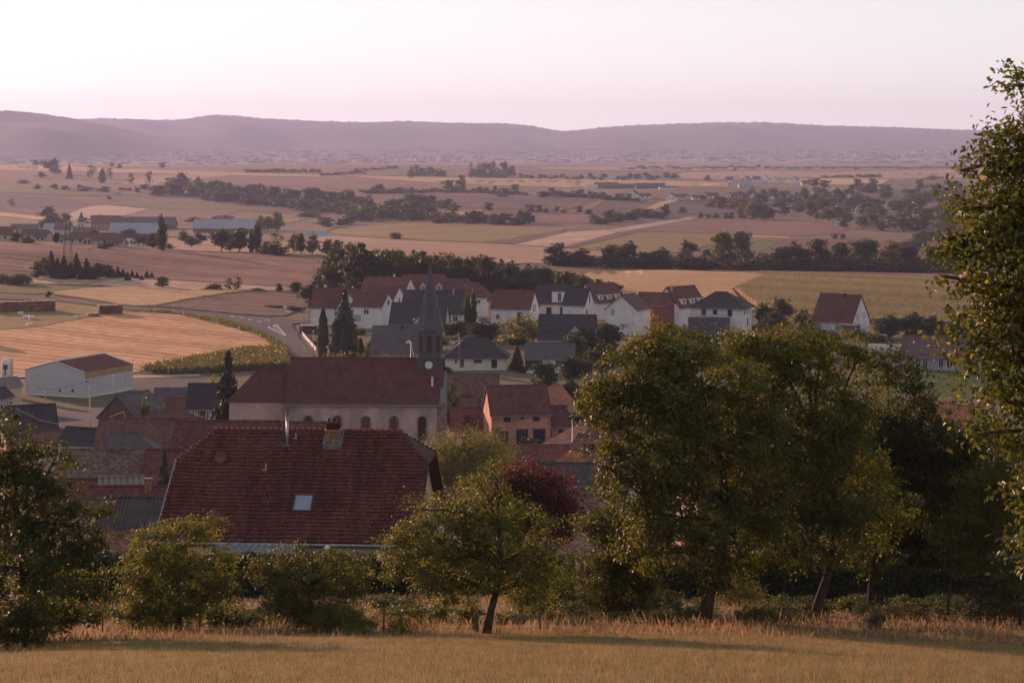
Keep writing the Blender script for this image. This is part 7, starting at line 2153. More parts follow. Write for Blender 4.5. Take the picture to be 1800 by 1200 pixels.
# the near tree reaching in from the right
near_tree('large leaved tree reaching in from the right edge, close to the viewer', 2010, 30.0, [(2010,1220,0),(2000,1000,0),(1975,800,0),(1960,600,0),(1940,420,0),(1920,300,0)],
   [(1880,225,100,75,0),(1800,250,56,50,0.2),(1745,300,52,42,0),(1860,330,105,85,0.3),(1765,395,76,55,0),(1690,365,34,26,0),(1702,450,55,34,0.1),(1805,470,95,75,-0.2),(1742,535,56,44,0),(1890,560,115,105,0),(1782,620,68,52,0.2),(1765,705,52,42,0),(1855,725,85,72,0),(1815,790,45,28,0),(1910,420,115,115,0.3),(1655,485,26,20,0),(1668,420,26,24,0),(1690,300,20,22,0),(1720,600,30,30,0.1),(1730,760,34,26,0.2),(1800,150,26,30,0),(1950,800,90,110,0),(1850,860,60,60,0.2),(1870,960,60,70,0.3)],
   2000, 16, (0.115, 0.115, 0.10), 'oak', 0.10, 0.5, r0=0.16, seed=20, hexa=True, twigs=120, shell=0.7)
# willow and copper tree between the roofs
near_tree('pale green weeping willow between the church and the big red roof', 820, 180, [(820,890,0),(820,840,0),(822,790,0)],
   [(775,795,28,38,0),(815,778,42,32,0.4),(858,785,32,36,0),(820,825,58,40,-0.5),(880,820,14,30,0),(758,830,16,36,0)], 1500, 24, (0.35, 0.35, 0.25), 'willow', 0.26, 0.22, r0=0.3, seed=21, droop=3.0, hang=1.2, low=-2.0)
near_tree('copper leaved plum tree behind the forked fruit tree', 940, 128, [(940,960,0),(938,910,0),(936,870,0)],
   [(935,838,30,24,0),(905,845,22,30,0),(970,855,24,26,0),(1005,905,16,26,0),(872,880,18,22,0),(895,862,38,36,0),(972,880,38,46,0),(940,900,66,44,0),(985,925,22,40,0),(900,900,40,40,0.5)], 1300, 26, (0.22, 0.22, 0.18), 'copper', 0.16, 0.5, r0=0.2, seed=22)

# ------------------------------------------------------------------ hedge behind the fruit trees
def hedge(label, px0, px1, d, top, thick=1.6, seed=1, n=26000, leaf='thuja'):
    rng = np.random.default_rng(seed)
    a, b = at(px0, d), at(px1, d)
    z1 = zpx(top, d)
    e = empty('hedge', ((a.x + b.x) / 2, d, min(a.z, b.z))); tag(e, label, 'hedge')
    hl = (b.x - a.x) / 2; zb = -0.5; zt = z1 - min(a.z, b.z)
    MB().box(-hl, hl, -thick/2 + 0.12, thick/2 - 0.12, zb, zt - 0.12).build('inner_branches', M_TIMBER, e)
    u = rng.uniform(-hl, hl, n); f = rng.uniform(0, 1, n)
    hh = zt - zb
    fr = hh / (hh + thick)
    y = np.where(f < fr, -thick/2 + rng.normal(0, 0.05, n), rng.uniform(-thick/2, thick/2, n))
    z = np.where(f < fr, rng.uniform(zb, zt, n), zt + rng.normal(0, 0.05, n)) 
    z = z + 0.06 * np.sin(u * 1.7) + 0.04 * np.sin(u * 4.1)
    P = np.stack([u, y, z], 1)
    out = np.where((f < fr)[:, None], np.array([[0, -1, 0.3]]), np.array([[0, -0.2, 1]]))
    V, Fc = leaf_quads(rng, P, 0.2, 0.6, 0.1, out, -0.8, tri=True)
    link('foliage', np_mesh('foliage', V, Fc), e, M_LEAF[leaf])
hedge('tall clipped dark hedge in front of the big red roofed house', 40, 1010, 103, 979, seed=31, n=32000)
hedge('dark hedge behind the walnut trunks on the right', 1020, 1900, 98, 985, seed=32, n=26000)

# ------------------------------------------------------------------ meadow: short dry grass, tall dry grass, fence
def blades(rng, X, Y, hmin, hmax, wd, lean, base=None, fade=1.0, tri=False):
    n = len(X)
    Z = tz(X, Y) if base is None else base
    h = (hmin + (hmax - hmin) * rng.uniform(0, 1, n) ** 2.2) * fade; a = rng.uniform(0, 2 * math.pi, n)
    l = h * lean * rng.uniform(0.2, 1.0, n)
    w = wd * rng.uniform(0.6, 1.4, n)
    dx, dy = np.cos(a), np.sin(a)
    b = rng.uniform(0, 2 * math.pi, n); wx, wy = np.cos(b) * w, np.sin(b) * w
    P0 = np.stack([X - wx, Y - wy, Z - 0.02], 1); P1 = np.stack([X + wx, Y + wy, Z - 0.02], 1)
    P2 = np.stack([X + dx*l*0.4 + wx*0.7, Y + dy*l*0.4 + wy*0.7, Z + h*0.6], 1); P3 = np.stack([X + dx*l, Y + dy*l, Z + h], 1)
    if tri: return np.stack([P0, P1, P3], 1).reshape(-1, 3), np.arange(3 * n, dtype=np.int32).reshape(-1, 3)
    V = np.stack([P0, P1, P2, P3], 1).reshape(-1, 3)
    return V, np.arange(4 * n, dtype=np.int32).reshape(-1, 4)
def grass_mat(name, stops, patch):
    m, nt, b = new_mat(name)
    g = nt.nodes.new('ShaderNodeNewGeometry')
    n = noise(nt, coords(nt), patch, 4, 0.6)
    f = math_n(nt, 'ADD', math_n(nt, 'MULTIPLY', g.outputs['Random Per Island'], 0.5), math_n(nt, 'MULTIPLY_ADD', n.outputs[0], 1.9, -0.72))
    col = ramp(nt, f, stops)
    nt.links.new(col, b.inputs['Base Color']); b.inputs['Roughness'].default_value = 0.7; b.inputs['Specular IOR Level'].default_value = 0.2
    t = nt.nodes.new('ShaderNodeBsdfTranslucent'); nt.links.new(mixc(nt, 1.0, col, (1.2, 1.1, 0.8), 'MULTIPLY'), t.inputs['Color'])
    mx = nt.nodes.new('ShaderNodeMixShader'); mx.inputs[0].default_value = 0.45
    nt.links.new(b.outputs[0], mx.inputs[1]); nt.links.new(t.outputs[0], mx.inputs[2]); nt.links.new(mx.outputs[0], nt.nodes['Material Output'].inputs['Surface'])
    return m
M_GRASS = grass_mat('dry_meadow_grass', [(0.08, (0.075, 0.098, 0.028)), (0.38, (0.15, 0.135, 0.055)), (0.62, (0.225, 0.175, 0.10)), (0.95, (0.36, 0.275, 0.185))], 1.6)
M_STRAW = grass_mat('straw_grass', [(0.15, (0.10, 0.085, 0.035)), (0.45, (0.22, 0.15, 0.085)), (0.8, (0.36, 0.24, 0.155))], 0.8)
M_GREENTUFT = grass_mat('green_weeds', [(0.2, (0.05, 0.075, 0.02)), (0.8, (0.12, 0.135, 0.045))], 0.8)
rm_ = np.random.default_rng(5)
n = 210000
dd = 27 + (70 - 27) * rm_.uniform(0, 1, n) ** 0.85
uu = rm_.uniform(-0.34, 0.34, n)
X, Y = uu * dd, dd
V, Fc = blades(rm_, X, Y, 0.03, 0.22, 0.006, 0.75, tri=True)
o = link('meadow_grass', np_mesh('meadow_grass', V, Fc), None, M_GRASS); tag(o, 'short dry grass covering the foreground meadow', kind='stuff')
nc = 5200
cd_ = 27 + 38 * rm_.uniform(0, 1, nc) ** 0.9; cx2 = rm_.uniform(-0.33, 0.33, nc) * cd_
keep = (np.sin(cx2 * 0.7 + 1) * np.sin(cd_ * 0.5) + rm_.normal(0, 0.5, nc)) > 0.1
cx2, cd_ = cx2[keep], cd_[keep]
for nm_, mt_, per_, hh_, lb_ in (('straw_tufts', M_STRAW, 9, 0.34, 'scattered straw tufts in the meadow'), ('green_tufts', M_GREENTUFT, 8, 0.2, 'scattered green weed tufts in the meadow')):
    sel = rm_.uniform(0, 1, len(cx2)) < 0.5
    X = np.repeat(cx2[sel], per_) + rm_.normal(0, 0.09, sel.sum() * per_); Y = np.repeat(cd_[sel], per_) + rm_.normal(0, 0.09, sel.sum() * per_)
    V, Fc = blades(rm_, X, Y, 0.06, hh_, 0.006, 0.8, tri=True)
    o = link(nm_, np_mesh(nm_, V, Fc), None, mt_); tag(o, lb_, kind='stuff')
n = 24000
pxx = rm_.uniform(-350, 2150, n); pyy = 1104 + rm_.gamma(1.6, 9, n) - 14 * np.clip((pxx - 900) / 900, -0.4, 1) + 12 * np.clip((500 - pxx) / 500, 0, 1)
clump = 0.5 + 0.5 * np.sin(pxx / 31.0) * np.sin(pxx / 77.0 + 1)
keep = rm_.uniform(0, 1, n) < 0.08 + 0.8 * clump ** 2
pxx, pyy = pxx[keep], pyy[keep]
gy = np.array([1080., 1095., 1100., 1110., 1120., 1135., 1150., 1170.]); gdv = np.array([gd(900, q) for q in gy])
D = np.interp(pyy, gy, gdv) + rm_.uniform(-1, 5, len(pyy))
X = (pxx - CX) / FPX * D
V, Fc = blades(rm_, X, D, 0.06, 0.7, 0.003, 0.4, fade=np.clip(1.15 - (pyy - 1095) / 42.0, 0.22, 1.0))
o = link('tall_grass', np_mesh('tall_grass', V, Fc), None, M_STRAW); tag(o, 'tall pale straw grass along the edge of the meadow under the trees', kind='stuff')
n = 26000
D = rm_.uniform(66, 100, n); X = rm_.uniform(-0.33, 0.33, n) * D
V, Fc = blades(rm_, X, D, 0.1, 0.4, 0.02, 0.7)
o = link('rough_grass', np_mesh('rough_grass', V, Fc), None, M_STRAW); tag(o, 'rough grass between the fruit trees and the hedge', kind='stuff')
field('meadow', 'dry meadow falling away from the viewer', field_mat('meadow_soil', (0.16, 0.12, 0.045), (0.24, 0.165, 0.07), nscale=0.25, fine=3.0, blotch=(0.11, 0.10, 0.035)),
      [(-500,1250),(-500,1118),(0,1112),(900,1100),(1800,1090),(2300,1085),(2300,1250)], dmin=26, dmax=75, step=(40, 6), lift=0.02)

UG = [(float(rm_.uniform(-60, 1860)), float(rm_.uniform(1082, 1104)), float(rm_.uniform(18, 46)), float(rm_.uniform(36, 80))) for _ in range(120)]
UG = [(x, y - 14 * max(0, (x - 900) / 900), h, w) for x, y, h, w in UG if not (610 < x < 690)]
row([], 0, 0, 0, 'dark undergrowth and brambles below the trees of the meadow edge', None, 'fine_bush', 'walnut', at_list=UG, mixed=0.5, alt='apple', name='undergrowth')
# fence posts and wire at the meadow edge
PO = [(180,1096,40,0.02),(350,1092,38,0.05),(416,1094,34,-0.03),(674,1098,40,0.02),(950,1098,34,-0.04),(1180,1092,36,0.03),(1386,1088,32,0.0),(1612,1072,30,0.03),(1631,1090,34,-0.05),(1681,1066,32,0.02)]
tops = []
for i, (x, y, h, ln) in enumerate(PO):
    p = ground(x, y + 14); k = p[1] / FPX
    e = tag(MB().tube([(0, 0, -0.3), (ln * 0.5, 0, h * k * 0.5), (ln, 0.0, h * k)], 0.035, 6, 0.03).box(ln - 0.045, ln + 0.045, -0.045, 0.045, h * k - 0.001, h * k + 0.03).build('fence_post', M_RUST, None, False, tuple(p)),
        ['weathered post in the shade of the left walnut','rusty post left of the pair under the apple tree','rusty post right of the pair under the apple tree','thin rusty post left of the forked fruit tree','short post right of the forked fruit tree','post at the foot of the big walnut','post between the walnut trunks','thin post left of the leaning young tree','short leaning post in the open grass on the right','thin post right of the leaning young tree'][i], 'post', 'rusty fence posts along the meadow edge')
    tops.append((p[0] + ln, p[1], p[2] + h * k * 0.8))
wm = MB()
for z_ in (0.0, -0.35):
    for a, b in zip(tops[:-1], tops[1:]):
        m_ = [tuple(np.array(a) * (1 - t) + np.array(b) * t + np.array([0, 0, z_ - 0.25 * t * (1 - t)])) for t in np.linspace(0, 1, 7)]
        wm.tube(m_, 0.004, 4)
tag(wm.build('fence_wire', M_RUST), 'thin slack wire strung between the rusty posts', 'wire')
p = ground(836, 1112)
st = MB().lathe((0, 0, 0), [(0.12, -0.2), (0.11, 0.3), (0.085, 0.62), (0.04, 0.68)], 9)
tag(st.build('tree_stump', M_BARK_PALE, None, False, tuple(p)), 'short weathered stump left of the forked trunk', 'stump')

# ------------------------------------------------------------------ maize beside the stubble field
rc = np.random.default_rng(8)
mz = [(245,656),(312,642),(375,631),(425,621),(490,618),(505,632),(512,650),(450,652),(380,657),(300,660)]
L_ = []
while len(L_) < 2600:
    q = (rc.uniform(245, 512), rc.uniform(618, 660))
    if in_poly(q, mz): L_.append(hit(q[0], q[1], 300, 620))
C = np.array(L_)
ncl = 9
P = np.repeat(C, ncl, 0); P[:, 2] += rc.uniform(0.3, 2.0, len(P)); P[:, :2] += rc.normal(0, 0.22, (len(P), 2))
V, Fc = leaf_quads(rc, P, 1.0, 0.18, 0.1, None, -0.3, tri=True)
o = link('maize_plants', np_mesh('maize_plants', V, Fc), None, leaf_mat('maize_leaf', (0.11, 0.10, 0.035), (0.20, 0.165, 0.065), trans=0.35)); tag(o, 'standing maize in the corner between stubble and road', kind='stuff')
L_ = []
while len(L_) < 9000:
    q = (rc.uniform(1290, 1900), rc.uniform(486, 575)); 
    if in_poly(q, [(1352,485),(1400,487),(1500,490),(1620,493),(1760,497),(1900,498),(1900,588),(1760,582),(1560,574),(1420,560),(1330,540),(1292,512),(1326,497)]): L_.append(hit(q[0], q[1], 560, 860))
C = np.array(L_); P = np.repeat(C, 3, 0); P[:, 2] += 1.9 + rc.uniform(0.0, 0.5, len(P)); P[:, :2] += rc.normal(0, 0.5, (len(P), 2))
V, Fc = leaf_quads(rc, P, 0.45, 0.3, 0.3, None, -0.3, tri=True)
o = link('maize_tops', np_mesh('maize_tops', V, Fc), None, MATS['maize_leaf']); tag(o, 'ragged tops of the maize on the right slope', kind='stuff')
# verge weeds along the road bend
L_ = []
vp = [(240,548),(330,554),(395,564),(440,578),(478,596),(497,608),(513,633),(515,648),(503,640),(490,618),(485,616),(482,611),(467,596),(437,584),(375,567),(312,552),(295,548)]
while len(L_) < 2200:
    q = (rc.uniform(240, 516), rc.uniform(547, 648))
    if in_poly(q, vp): L_.append(hit(q[0], q[1], 300, 740))
C = np.array(L_); P = np.repeat(C, 4, 0); P[:, 2] += rc.uniform(0.1, 0.9, len(P)); P[:, :2] += rc.normal(0, 0.3, (len(P), 2))
V, Fc = leaf_quads(rc, P, 0.5, 0.4, 0.3, None, -0.6, tri=True)
o = link('verge_weeds', np_mesh('verge_weeds', V, Fc), None, M_LEAF['willow']); tag(o, 'weeds on the verge inside the road bend', kind='stuff')
# ------------------------------------------------------------------ cars, van, lamps, poles, cables, woodpiles
def paintm(name, c): return plain('car_paint_' + name, c, 0.3, 0.03, 1.0, 0.5, 0.2)
M_TYRE = plain('tyre_rubber', (0.02, 0.02, 0.02), 0.9, 0.1, 3)
M_LAMP = plain('lamp_glass', (0.6, 0.58, 0.55), 0.2, 0.02, 1, 0.6)
M_TAIL = plain('tail_lamp', (0.3, 0.02, 0.02), 0.3, 0.02, 1, 0.6)
def car(label, px, d, rot, paint_, kind='hatch', group='cars parked in the village'):
    p = at(px, d)
    e = empty('parked_car', (p.x, p.y, p.z + 0.22), math.radians(rot)); tag(e, label, 'car', group)
    Lc, Wc = (4.2, 1.75) if kind != 'van' else (5.2, 1.95)
    if kind == 'van':
        prof = [(-2.6,0.3),(-2.6,2.15),(-2.45,2.3),(1.2,2.3),(1.55,2.2),(2.1,1.25),(2.55,1.05),(2.6,0.3)]
        win = [(1.15,1.3),(1.15,2.0),(1.48,2.0),(1.95,1.3)]
    elif kind == 'suv':
        prof = [(-2.1,0.35),(-2.1,0.95),(-1.95,1.5),(-1.7,1.66),(0.4,1.66),(0.75,1.55),(1.25,1.05),(1.95,0.92),(2.1,0.7),(2.1,0.35)]
        win = [(-1.8,1.05),(-1.62,1.52),(0.35,1.54),(1.0,1.05)]
    else:
        prof = [(-2.1,0.32),(-2.1,0.85),(-1.75,1.3),(-1.45,1.45),(0.2,1.45),(0.55,1.34),(1.15,0.95),(1.9,0.8),(2.1,0.62),(2.1,0.32)]
        win = [(-1.6,0.95),(-1.35,1.33),(0.15,1.35),(0.85,0.95)]
    n = len(prof)
    mb = MB()
    def ins(z): return Wc/2 - (0.0 if z < 0.95 else 0.16 * min(1, (z - 0.95) / 0.55))
    mb.prism([(x, -ins(z), z) for x, z in prof], [(x, ins(z), z) for x, z in prof])
    body = mb.build('body', paint_, e)
    for s in (-1, 1):
        q = [(x, s * (ins(z) + 0.015), z) for x, z in win]
        MB().prism(q, [(x, y - s * 0.05, z) for x, y, z in q]).build('side_window', M_GLASS, body)
    if kind != 'van':
        MB().prism([(win[3][0]+.12, -0.68, win[3][1]+.03), (win[3][0]+.12, 0.68, win[3][1]+.03), (win[2][0]+.2, 0.6, win[2][1]+.0), (win[2][0]+.2, -0.6, win[2][1]+.0)], [(win[3][0]+.17, -0.68, win[3][1]+.08), (win[3][0]+.17, 0.68, win[3][1]+.08), (win[2][0]+.25, 0.6, win[2][1]+.04), (win[2][0]+.25, -0.6, win[2][1]+.04)]).build('windscreen', M_GLASS, body)
        MB().box(prof[1][0]-.02, prof[1][0]+.06, -0.6, 0.6, prof[1][1]+.12, prof[2][1]-.02).build('rear_window', M_GLASS, body)
    for s in (-1, 1):
        MB().box(prof[-1][0]-.05, prof[-1][0]+.02, s*0.6-.18, s*0.6+.18, 0.6, 0.74).build('headlight', M_LAMP, body)
        MB().box(prof[0][0]-.02, prof[0][0]+.05, s*0.68-.12, s*0.68+.12, 0.7, 0.9).build('tail_light', M_TAIL, body)
        for x in (-Lc*0.31, Lc*0.31):
            y = s * (Wc/2 - 0.08)
            w = MB().prism([(x + 0.32*math.cos(t), y - 0.1, 0.1 + 0.32*math.sin(t)) for t in np.linspace(0, 2*math.pi, 14, endpoint=False)], [(x + 0.32*math.cos(t), y + 0.1, 0.1 + 0.32*math.sin(t)) for t in np.linspace(0, 2*math.pi, 14, endpoint=False)]).build('wheel', M_TYRE, e)
            MB().prism([(x + 0.2*math.cos(t), y - 0.115, 0.1 + 0.2*math.sin(t)) for t in np.linspace(0, 2*math.pi, 10, endpoint=False)], [(x + 0.2*math.cos(t), y + 0.115, 0.1 + 0.2*math.sin(t)) for t in np.linspace(0, 2*math.pi, 10, endpoint=False)]).build('rim', M_METAL, w)
    return e, body
car('silver estate car parked left of the slit-window house, nearest of three', 852, 572, 175, paintm('silver', (0.5, 0.5, 0.53)), 'suv')
car('white car parked behind the silver estate car', 832, 588, 200, paintm('white', (0.65, 0.65, 0.66)))
car('dark grey car parked beside the white one by the hipped bungalow', 843, 600, 205, paintm('grey', (0.12, 0.12, 0.14)))
car('light blue car parked under the skylight house', 677, 572, 185, paintm('blue', (0.10, 0.30, 0.42)), 'suv')
car('white car half hidden behind the grey tiled house', 658, 500, 100, paintm('white', (0.65, 0.65, 0.66)))
car('red car parked below the staggered dormers', 1186, 560, 150, paintm('red', (0.28, 0.02, 0.03)))
car('grey car parked right of the red one', 1204, 560, 150, paintm('grey2', (0.3, 0.31, 0.34)))
car('silver car in the yard of the half built block house', 922, 300, 172, paintm('silver', (0.5, 0.5, 0.53)))
car('white car seen in the distance beside the villa', 1216, 566, 100, paintm('white', (0.65, 0.65, 0.66)))
e, body = car('white delivery van with dark red side print on the left street', 149, 302, 176, paintm('white', (0.65, 0.65, 0.66)), 'van')
print_m = plain('van_print', (0.22, 0.04, 0.03), 0.6, 0.1, 4)
st = MB()
sx, sz = 0.75, 1.55
for k in range(7):
    a = math.pi/2 + (k - 3) * 0.5
    st.prism([(sx, 0.985, sz - 0.25), (sx + 0.06, 0.985, sz - 0.25), (sx + 0.36*math.cos(a) + 0.05, 0.985, sz - 0.2 + 0.5*math.sin(a)), (sx + 0.36*math.cos(a) - 0.05, 0.985, sz - 0.2 + 0.5*math.sin(a))][::-1], [(sx, 0.995, sz - 0.25), (sx + 0.06, 0.995, sz - 0.25), (sx + 0.36*math.cos(a) + 0.05, 0.995, sz - 0.2 + 0.5*math.sin(a)), (sx + 0.36*math.cos(a) - 0.05, 0.995, sz - 0.2 + 0.5*math.sin(a))][::-1])
so = st.build('emblem', print_m, body)
for (x0, x1, z0, z1) in ((-1.0, 0.35, 1.62, 1.74), (-0.9, 0.3, 1.42, 1.5)):
    MB().box(x0, x1, 0.98, 0.992, z0, z1).build('side_print', print_m, body)

def lamp(label, px, d, ytop, arm=False):
    p = at(px, d); h = zpx(ytop, d) - p.z
    e = empty('street_lamp', p); tag(e, label, 'street lamp', 'street lamps of the village')
    MB().tube([(0, 0, -0.3), (0, 0, 0.6), (0, 0, h - 0.55)], [0.11, 0.08, 0.05], 8).build('pole', M_DKMETAL, e, True)
    MB().lathe((0, 0, h - 0.55), [(0.06, 0), (0.16, 0.04), (0.2, 0.38)], 8).build('lantern', M_LAMP, e)
    MB().lathe((0, 0, h - 0.16), [(0.24, 0), (0.2, 0.06), (0.05, 0.16), (0.02, 0.22)], 8).build('cap', M_DKMETAL, e)
for a in [('street lamp in front of the left part of the metal barn',80,372,684),('street lamp in front of the right side of the metal barn',200,402,659),('street lamp right of the metal barn',233,440,632),
          ('street lamp on the corner left of the thuja',551,505,580),('street lamp at the foot of the thuja, by the sign',576,470,608),('street lamp at the road junction',531,560,560),
          ('street lamp in front of the wide white gable',1112,530,547),('globe lamp left in front of the school',1642,405,630),('globe lamp right in front of the school',1693,402,636),('small street lamp above the bus shelter',539,566,538)]: lamp(*a)

def pole(label, px, d, ytop, r=0.14, m=M_CONCRETE, arm=True):
    p = at(px, d); h = zpx(ytop, d) - p.z
    e = empty('utility_pole', p); tag(e, label, 'pole')
    MB().tube([(0, 0, -0.4), (0, 0, h)], r * 1.25, 8, r * 0.85).build('shaft', m, e, True)
    if arm:
        MB().box(-0.6, 0.15, -0.05, 0.05, h - 0.22, h - 0.12).build('bracket', M_DKMETAL, e)
        for x in (-0.55, -0.3): MB().lathe((x, 0, h - 0.12), [(0.05, 0), (0.06, 0.06), (0.03, 0.14)], 7).build('insulator', M_GLASS, e)
    return Vector((p.x, p.y, p.z + h))
pA = pole('tall concrete pole in front of the metal barn', 158, 300, 669)
pB = pole('slim roof mast carrying the thick cable beside the clock', 722, 380, 600, 0.05, M_METAL, False)
pC = pole('slim aerial post on the hipped bungalow', 807, 452, 585, 0.04, M_METAL, False)
pD = pole('small iron mast at the end of the thick cable', 217, 255, 722, 0.035, M_RUST, False)
pE = pole('thin mast with bracket above the pyramid roof', 1006, 240, 736, 0.035, M_METAL, False)
pF = pole('double armed lamp post in front of the choir', 502, 262, 721, 0.05, M_DKMETAL, False)
MB().box(-0.55, 0.55, -0.05, 0.05, 0, 0.09).build('lamp_arms', M_DKMETAL, None, False, tuple(pF)).parent = None
_o = COL.objects[-1]; tag(_o, 'pair of lamp arms on the post in front of the choir', 'lamp')
def cable(label, pts, r, m, sag=0.0):
    P = []
    for a, b in zip(pts[:-1], pts[1:]):
        for t in np.linspace(0, 1, 14, endpoint=False):
            q = Vector(a).lerp(Vector(b), t); q.z -= sag * 4 * t * (1 - t) * 1.0; P.append(q)
    P.append(Vector(pts[-1]))
    return tag(MB().tube(P, r, 5).build('cable', m), label, 'cable')
M_CABLE = plain('sunlit_cable', (0.42, 0.34, 0.26), 0.6, 0.2, 3)
cable('thick sagging cable catching the sun over the left street', [tuple(at(27,262,717)), tuple(at(70,262,738)), tuple(at(118,262,748)), tuple(at(172,262,741)), tuple(at(217,255,723))], 0.045, M_CABLE)
cable('thick cable looping down from the small iron mast', [tuple(at(217,255,723)), tuple(at(222,254,738)), tuple(at(230,253,753)), tuple(at(237,252,758)), tuple(at(243,251,753))], 0.045, M_CABLE)
cable('thin wire from the concrete pole towards the right side of the barn', [pA, tuple(at(205,330,677))], 0.02, M_DKMETAL, 0.3)
cable('thin wire from the concrete pole along the front of the barn', [pA, tuple(at(60,300,683))], 0.02, M_DKMETAL, 0.4)
cable('short sunlit cable from the roof mast down to the church tower', [pB, tuple(at(728,375,626))], 0.06, M_CABLE, 0.1)
cable('pale cable from the belfry to the bungalow aerial', [tuple(at(779,330,592)), pC], 0.04, M_CABLE, 0.5)
cable('dark cable from the aerial mast to the chimney of the big red roof', [tuple(at(511,124,743)), tuple(at(574,124,758))], 0.015, M_DKMETAL, 0.1)
cable('thin dark cable from the red roof gable towards the copper tree', [tuple(at(756,122,797)), tuple(at(900,135,824))], 0.015, M_DKMETAL, 0.2)

# woodpiles and farm clutter on the yard
def woodpile(label, px, py, L, H, W, rot, seed):
    rng = np.random.default_rng(seed)
    p = ground(px, py)
    e = empty('woodpile', tuple(p), math.radians(rot)); tag(e, label, 'woodpile')
    r = 0.28
    ends = np_circle = [(math.cos(t), math.sin(t)) for t in np.linspace(0, 2*math.pi, 7, endpoint=False)]
    V = []; Fc = []
    z = r
    row_i = 0
    while z < H:
        x = -L/2 + r + (r if row_i % 2 else 0)
        while x < L/2 - r:
            rr = r * rng.uniform(0.8, 1.05); s = len(V)
            y0 = -W/2 + rng.normal(0, 0.08); y1 = W/2 + rng.normal(0, 0.08)
            xx = x + rng.normal(0, 0.04); zz = z + rng.normal(0, 0.04)
            V += [(xx + c*rr, y0, zz + sn*rr) for c, sn in ends] + [(xx + c*rr, y1, zz + sn*rr) for c, sn in ends]
            Fc += [[s + i for i in range(7)]] + [[s + 7 + i for i in reversed(range(7))]] + [[s + i, s + 7 + i, s + 7 + (i + 1) % 7, s + (i + 1) % 7] for i in range(7)]
            x += 2 * r
        z += 1.75 * r; row_i += 1
    me = bpy.data.meshes.new('logs'); me.from_pydata(V, [], [list(reversed(f)) for f in Fc]); me.update()
    o = link('logs', me, e, plain('log_ends', (0.22, 0.12, 0.085), 0.9, 0.35, 1.3)); tag(o, kind='stuff')
woodpile('log pile at the right end of the rough yard', 193, 552, 8.0, 2.9, 4.0, 22, 1)
woodpile('low log pile left of the higher one', 164, 556, 4.0, 1.1, 3.0, 20, 2)
woodpile('long log stack behind the rough yard', 36, 548, 22, 3.4, 4.0, 18, 3)
def pallet(label, px, py, w, h, rot):
    p = ground(px, py); e = empty('pallet_crate', tuple(p), math.radians(rot)); tag(e, label, 'crate', 'pale crates in the rough yard')
    for k in range(4): MB().box(-w/2, w/2, -w/2, w/2, k * h / 4 + 0.02, (k + 0.82) * h / 4).build('layer', M_FRAME, e)
for i, (x, y, w, h) in enumerate([(36,554,1.6,1.1),(46,560,1.8,1.0),(55,562,1.5,1.3),(52,572,1.7,0.6),(135,559,0.9,0.9)]):
    pallet(['pale crate at the left of the yard clutter','long pale crate in the middle of the yard clutter','upright pale crate at the right of the yard clutter','flat pale crate nearest the stubble field','small pale crate beside the low log pile'][i], x, y, w, h, 10 * i)
# road signs and small posts
def sign(label, px, d, ytop, w=0.6, m=M_METAL, shape='disc'):
    p = at(px, d); h = zpx(ytop, d) - p.z
    e = empty('road_sign', p); tag(e, label, 'sign')
    MB().tube([(0, 0, -0.3), (0, 0, h)], 0.035, 6).build('post', M_METAL, e)
    if shape == 'disc': MB().prism([(w/2*math.cos(t), -0.05, h - w/2 + w/2*math.sin(t)) for t in np.linspace(0, 2*math.pi, 14, endpoint=False)], [(w/2*math.cos(t), -0.08, h - w/2 + w/2*math.sin(t)) for t in np.linspace(0, 2*math.pi, 14, endpoint=False)]).build('plate', m, e)
    else: MB().box(-w, w, -0.08, -0.05, h - 0.45, h).build('plate', m, e)
sign('round sign on the traffic island', 477, 580, 570, 0.8, paintm('blue', (0.10, 0.30, 0.42)))
sign('white place sign at the road junction', 507, 590, 546, 0.9, M_FRAME, 'plate')
sign('tall crossing sign post at the junction hedge', 501, 585, 538, 0.5, M_FRAME, 'plate')
sign('road sign beside the row crop', 305, 640, 534, 0.6, M_FRAME)
sign('small dark reflector post beside the row crop', 408, 610, 547, 0.3, M_DKMETAL)
sign('sign post right of the metal barn', 239, 438, 645, 0.5, M_FRAME)
sign('round blue sign on the pale track', 296, 440, 644, 0.6, M_METAL)
sign('blue board sign at the junction', 486, 590, 553, 0.7, paintm('blue', (0.10, 0.30, 0.42)), 'plate')
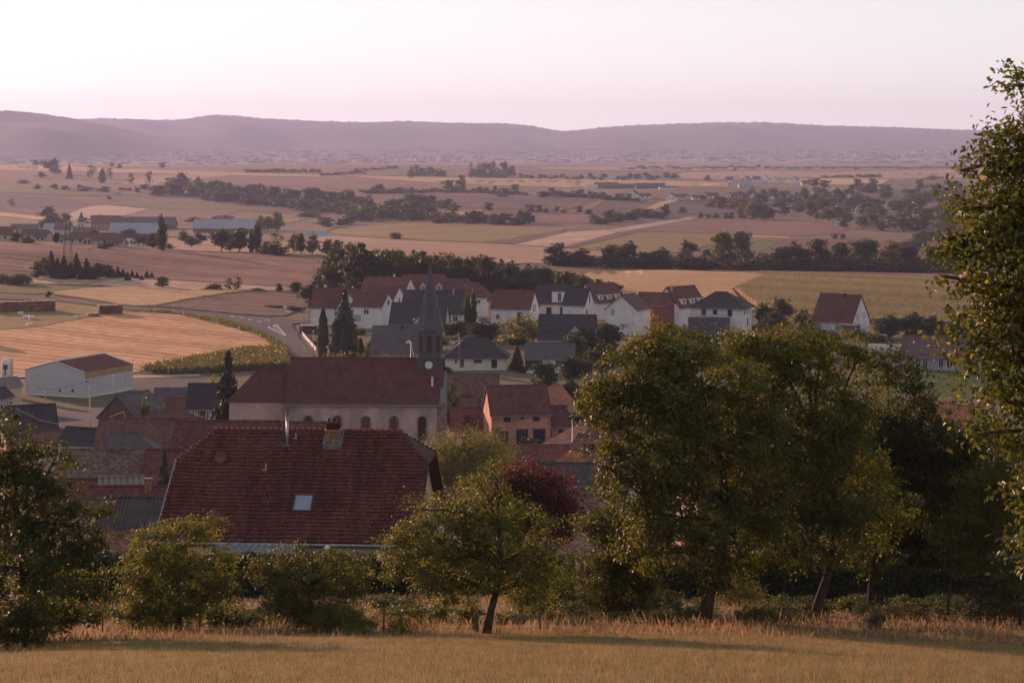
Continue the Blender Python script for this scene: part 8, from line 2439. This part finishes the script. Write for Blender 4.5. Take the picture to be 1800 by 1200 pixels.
# bus shelter
p = at(542, 566)
e = empty('bus_shelter', tuple(p)); tag(e, 'small bus shelter beside the first white house', 'shelter')
MB().box(-2.6, 2.6, -1.0, 1.0, 2.35, 2.5).build('roof', M_SHUTTER, e)
MB().box(-2.5, 2.5, 0.85, 0.95, 0.0, 2.34).build('back_panel', M_WOOD, e)
for s in (-2.4, 2.4): MB().box(s-.06, s+.06, -0.9, -0.78, -0.2, 2.34).build('post', M_DKMETAL, e)
MB().box(-2.0, 2.0, 0.4, 0.8, 0.42, 0.5).build('bench', M_WOOD, e)
# garden wall along the street
def lowwall(label, pts, h, th, m):
    P = [hit(x, y, 100, 720) for x, y in pts]
    mb = MB()
    for a, b in zip(P[:-1], P[1:]):
        nr = np.array([-(b - a)[1], (b - a)[0]]); nr = nr / np.linalg.norm(nr) * th / 2
        lo = [(a[0]-nr[0], a[1]-nr[1], a[2]-.3), (b[0]-nr[0], b[1]-nr[1], b[2]-.3), (b[0]+nr[0], b[1]+nr[1], b[2]-.3), (a[0]+nr[0], a[1]+nr[1], a[2]-.3)]
        mb.prism(lo, [(p[0], p[1], p[2] + 0.3 + h) for p in lo])
    tag(mb.build('garden_wall', m), label, 'wall')
lowwall('low white garden wall along the village street', [(531,588),(540,599),(551,611),(556,618)], 0.9, 0.3, WALL_WHITE)
lowwall('grey terrace wall below the white houses', [(556,552),(590,556),(625,556)], 1.0, 0.3, WALL_GREY)
lowwall('dark retaining wall below the slit-window house', [(940,548),(1000,549),(1032,548)], 1.0, 0.3, WALL_DARK)
lowwall('brown retaining wall under the wide white gable', [(1070,569),(1100,570),(1130,569)], 0.7, 0.4, M_WOOD)
lowwall('pale boundary wall beside the block annex', [(998,728),(1020,728),(1040,730)], 1.3, 0.3, WALL_PINK)
p = at(1063, 560)
mb = MB(); rng = np.random.default_rng(2)
mb.lathe((0, 0, -0.3), [(4.2, 0), (3.4, 1.2), (2.0, 2.4), (0.8, 3.0), (0.1, 3.15)], 14)
tag(mb.build('earth_heap', plain('bare_earth', (0.26, 0.13, 0.09), 0.95, 0.3, 0.8), None, True, tuple(p)), 'heap of brown earth left of the wide white gable', 'heap')
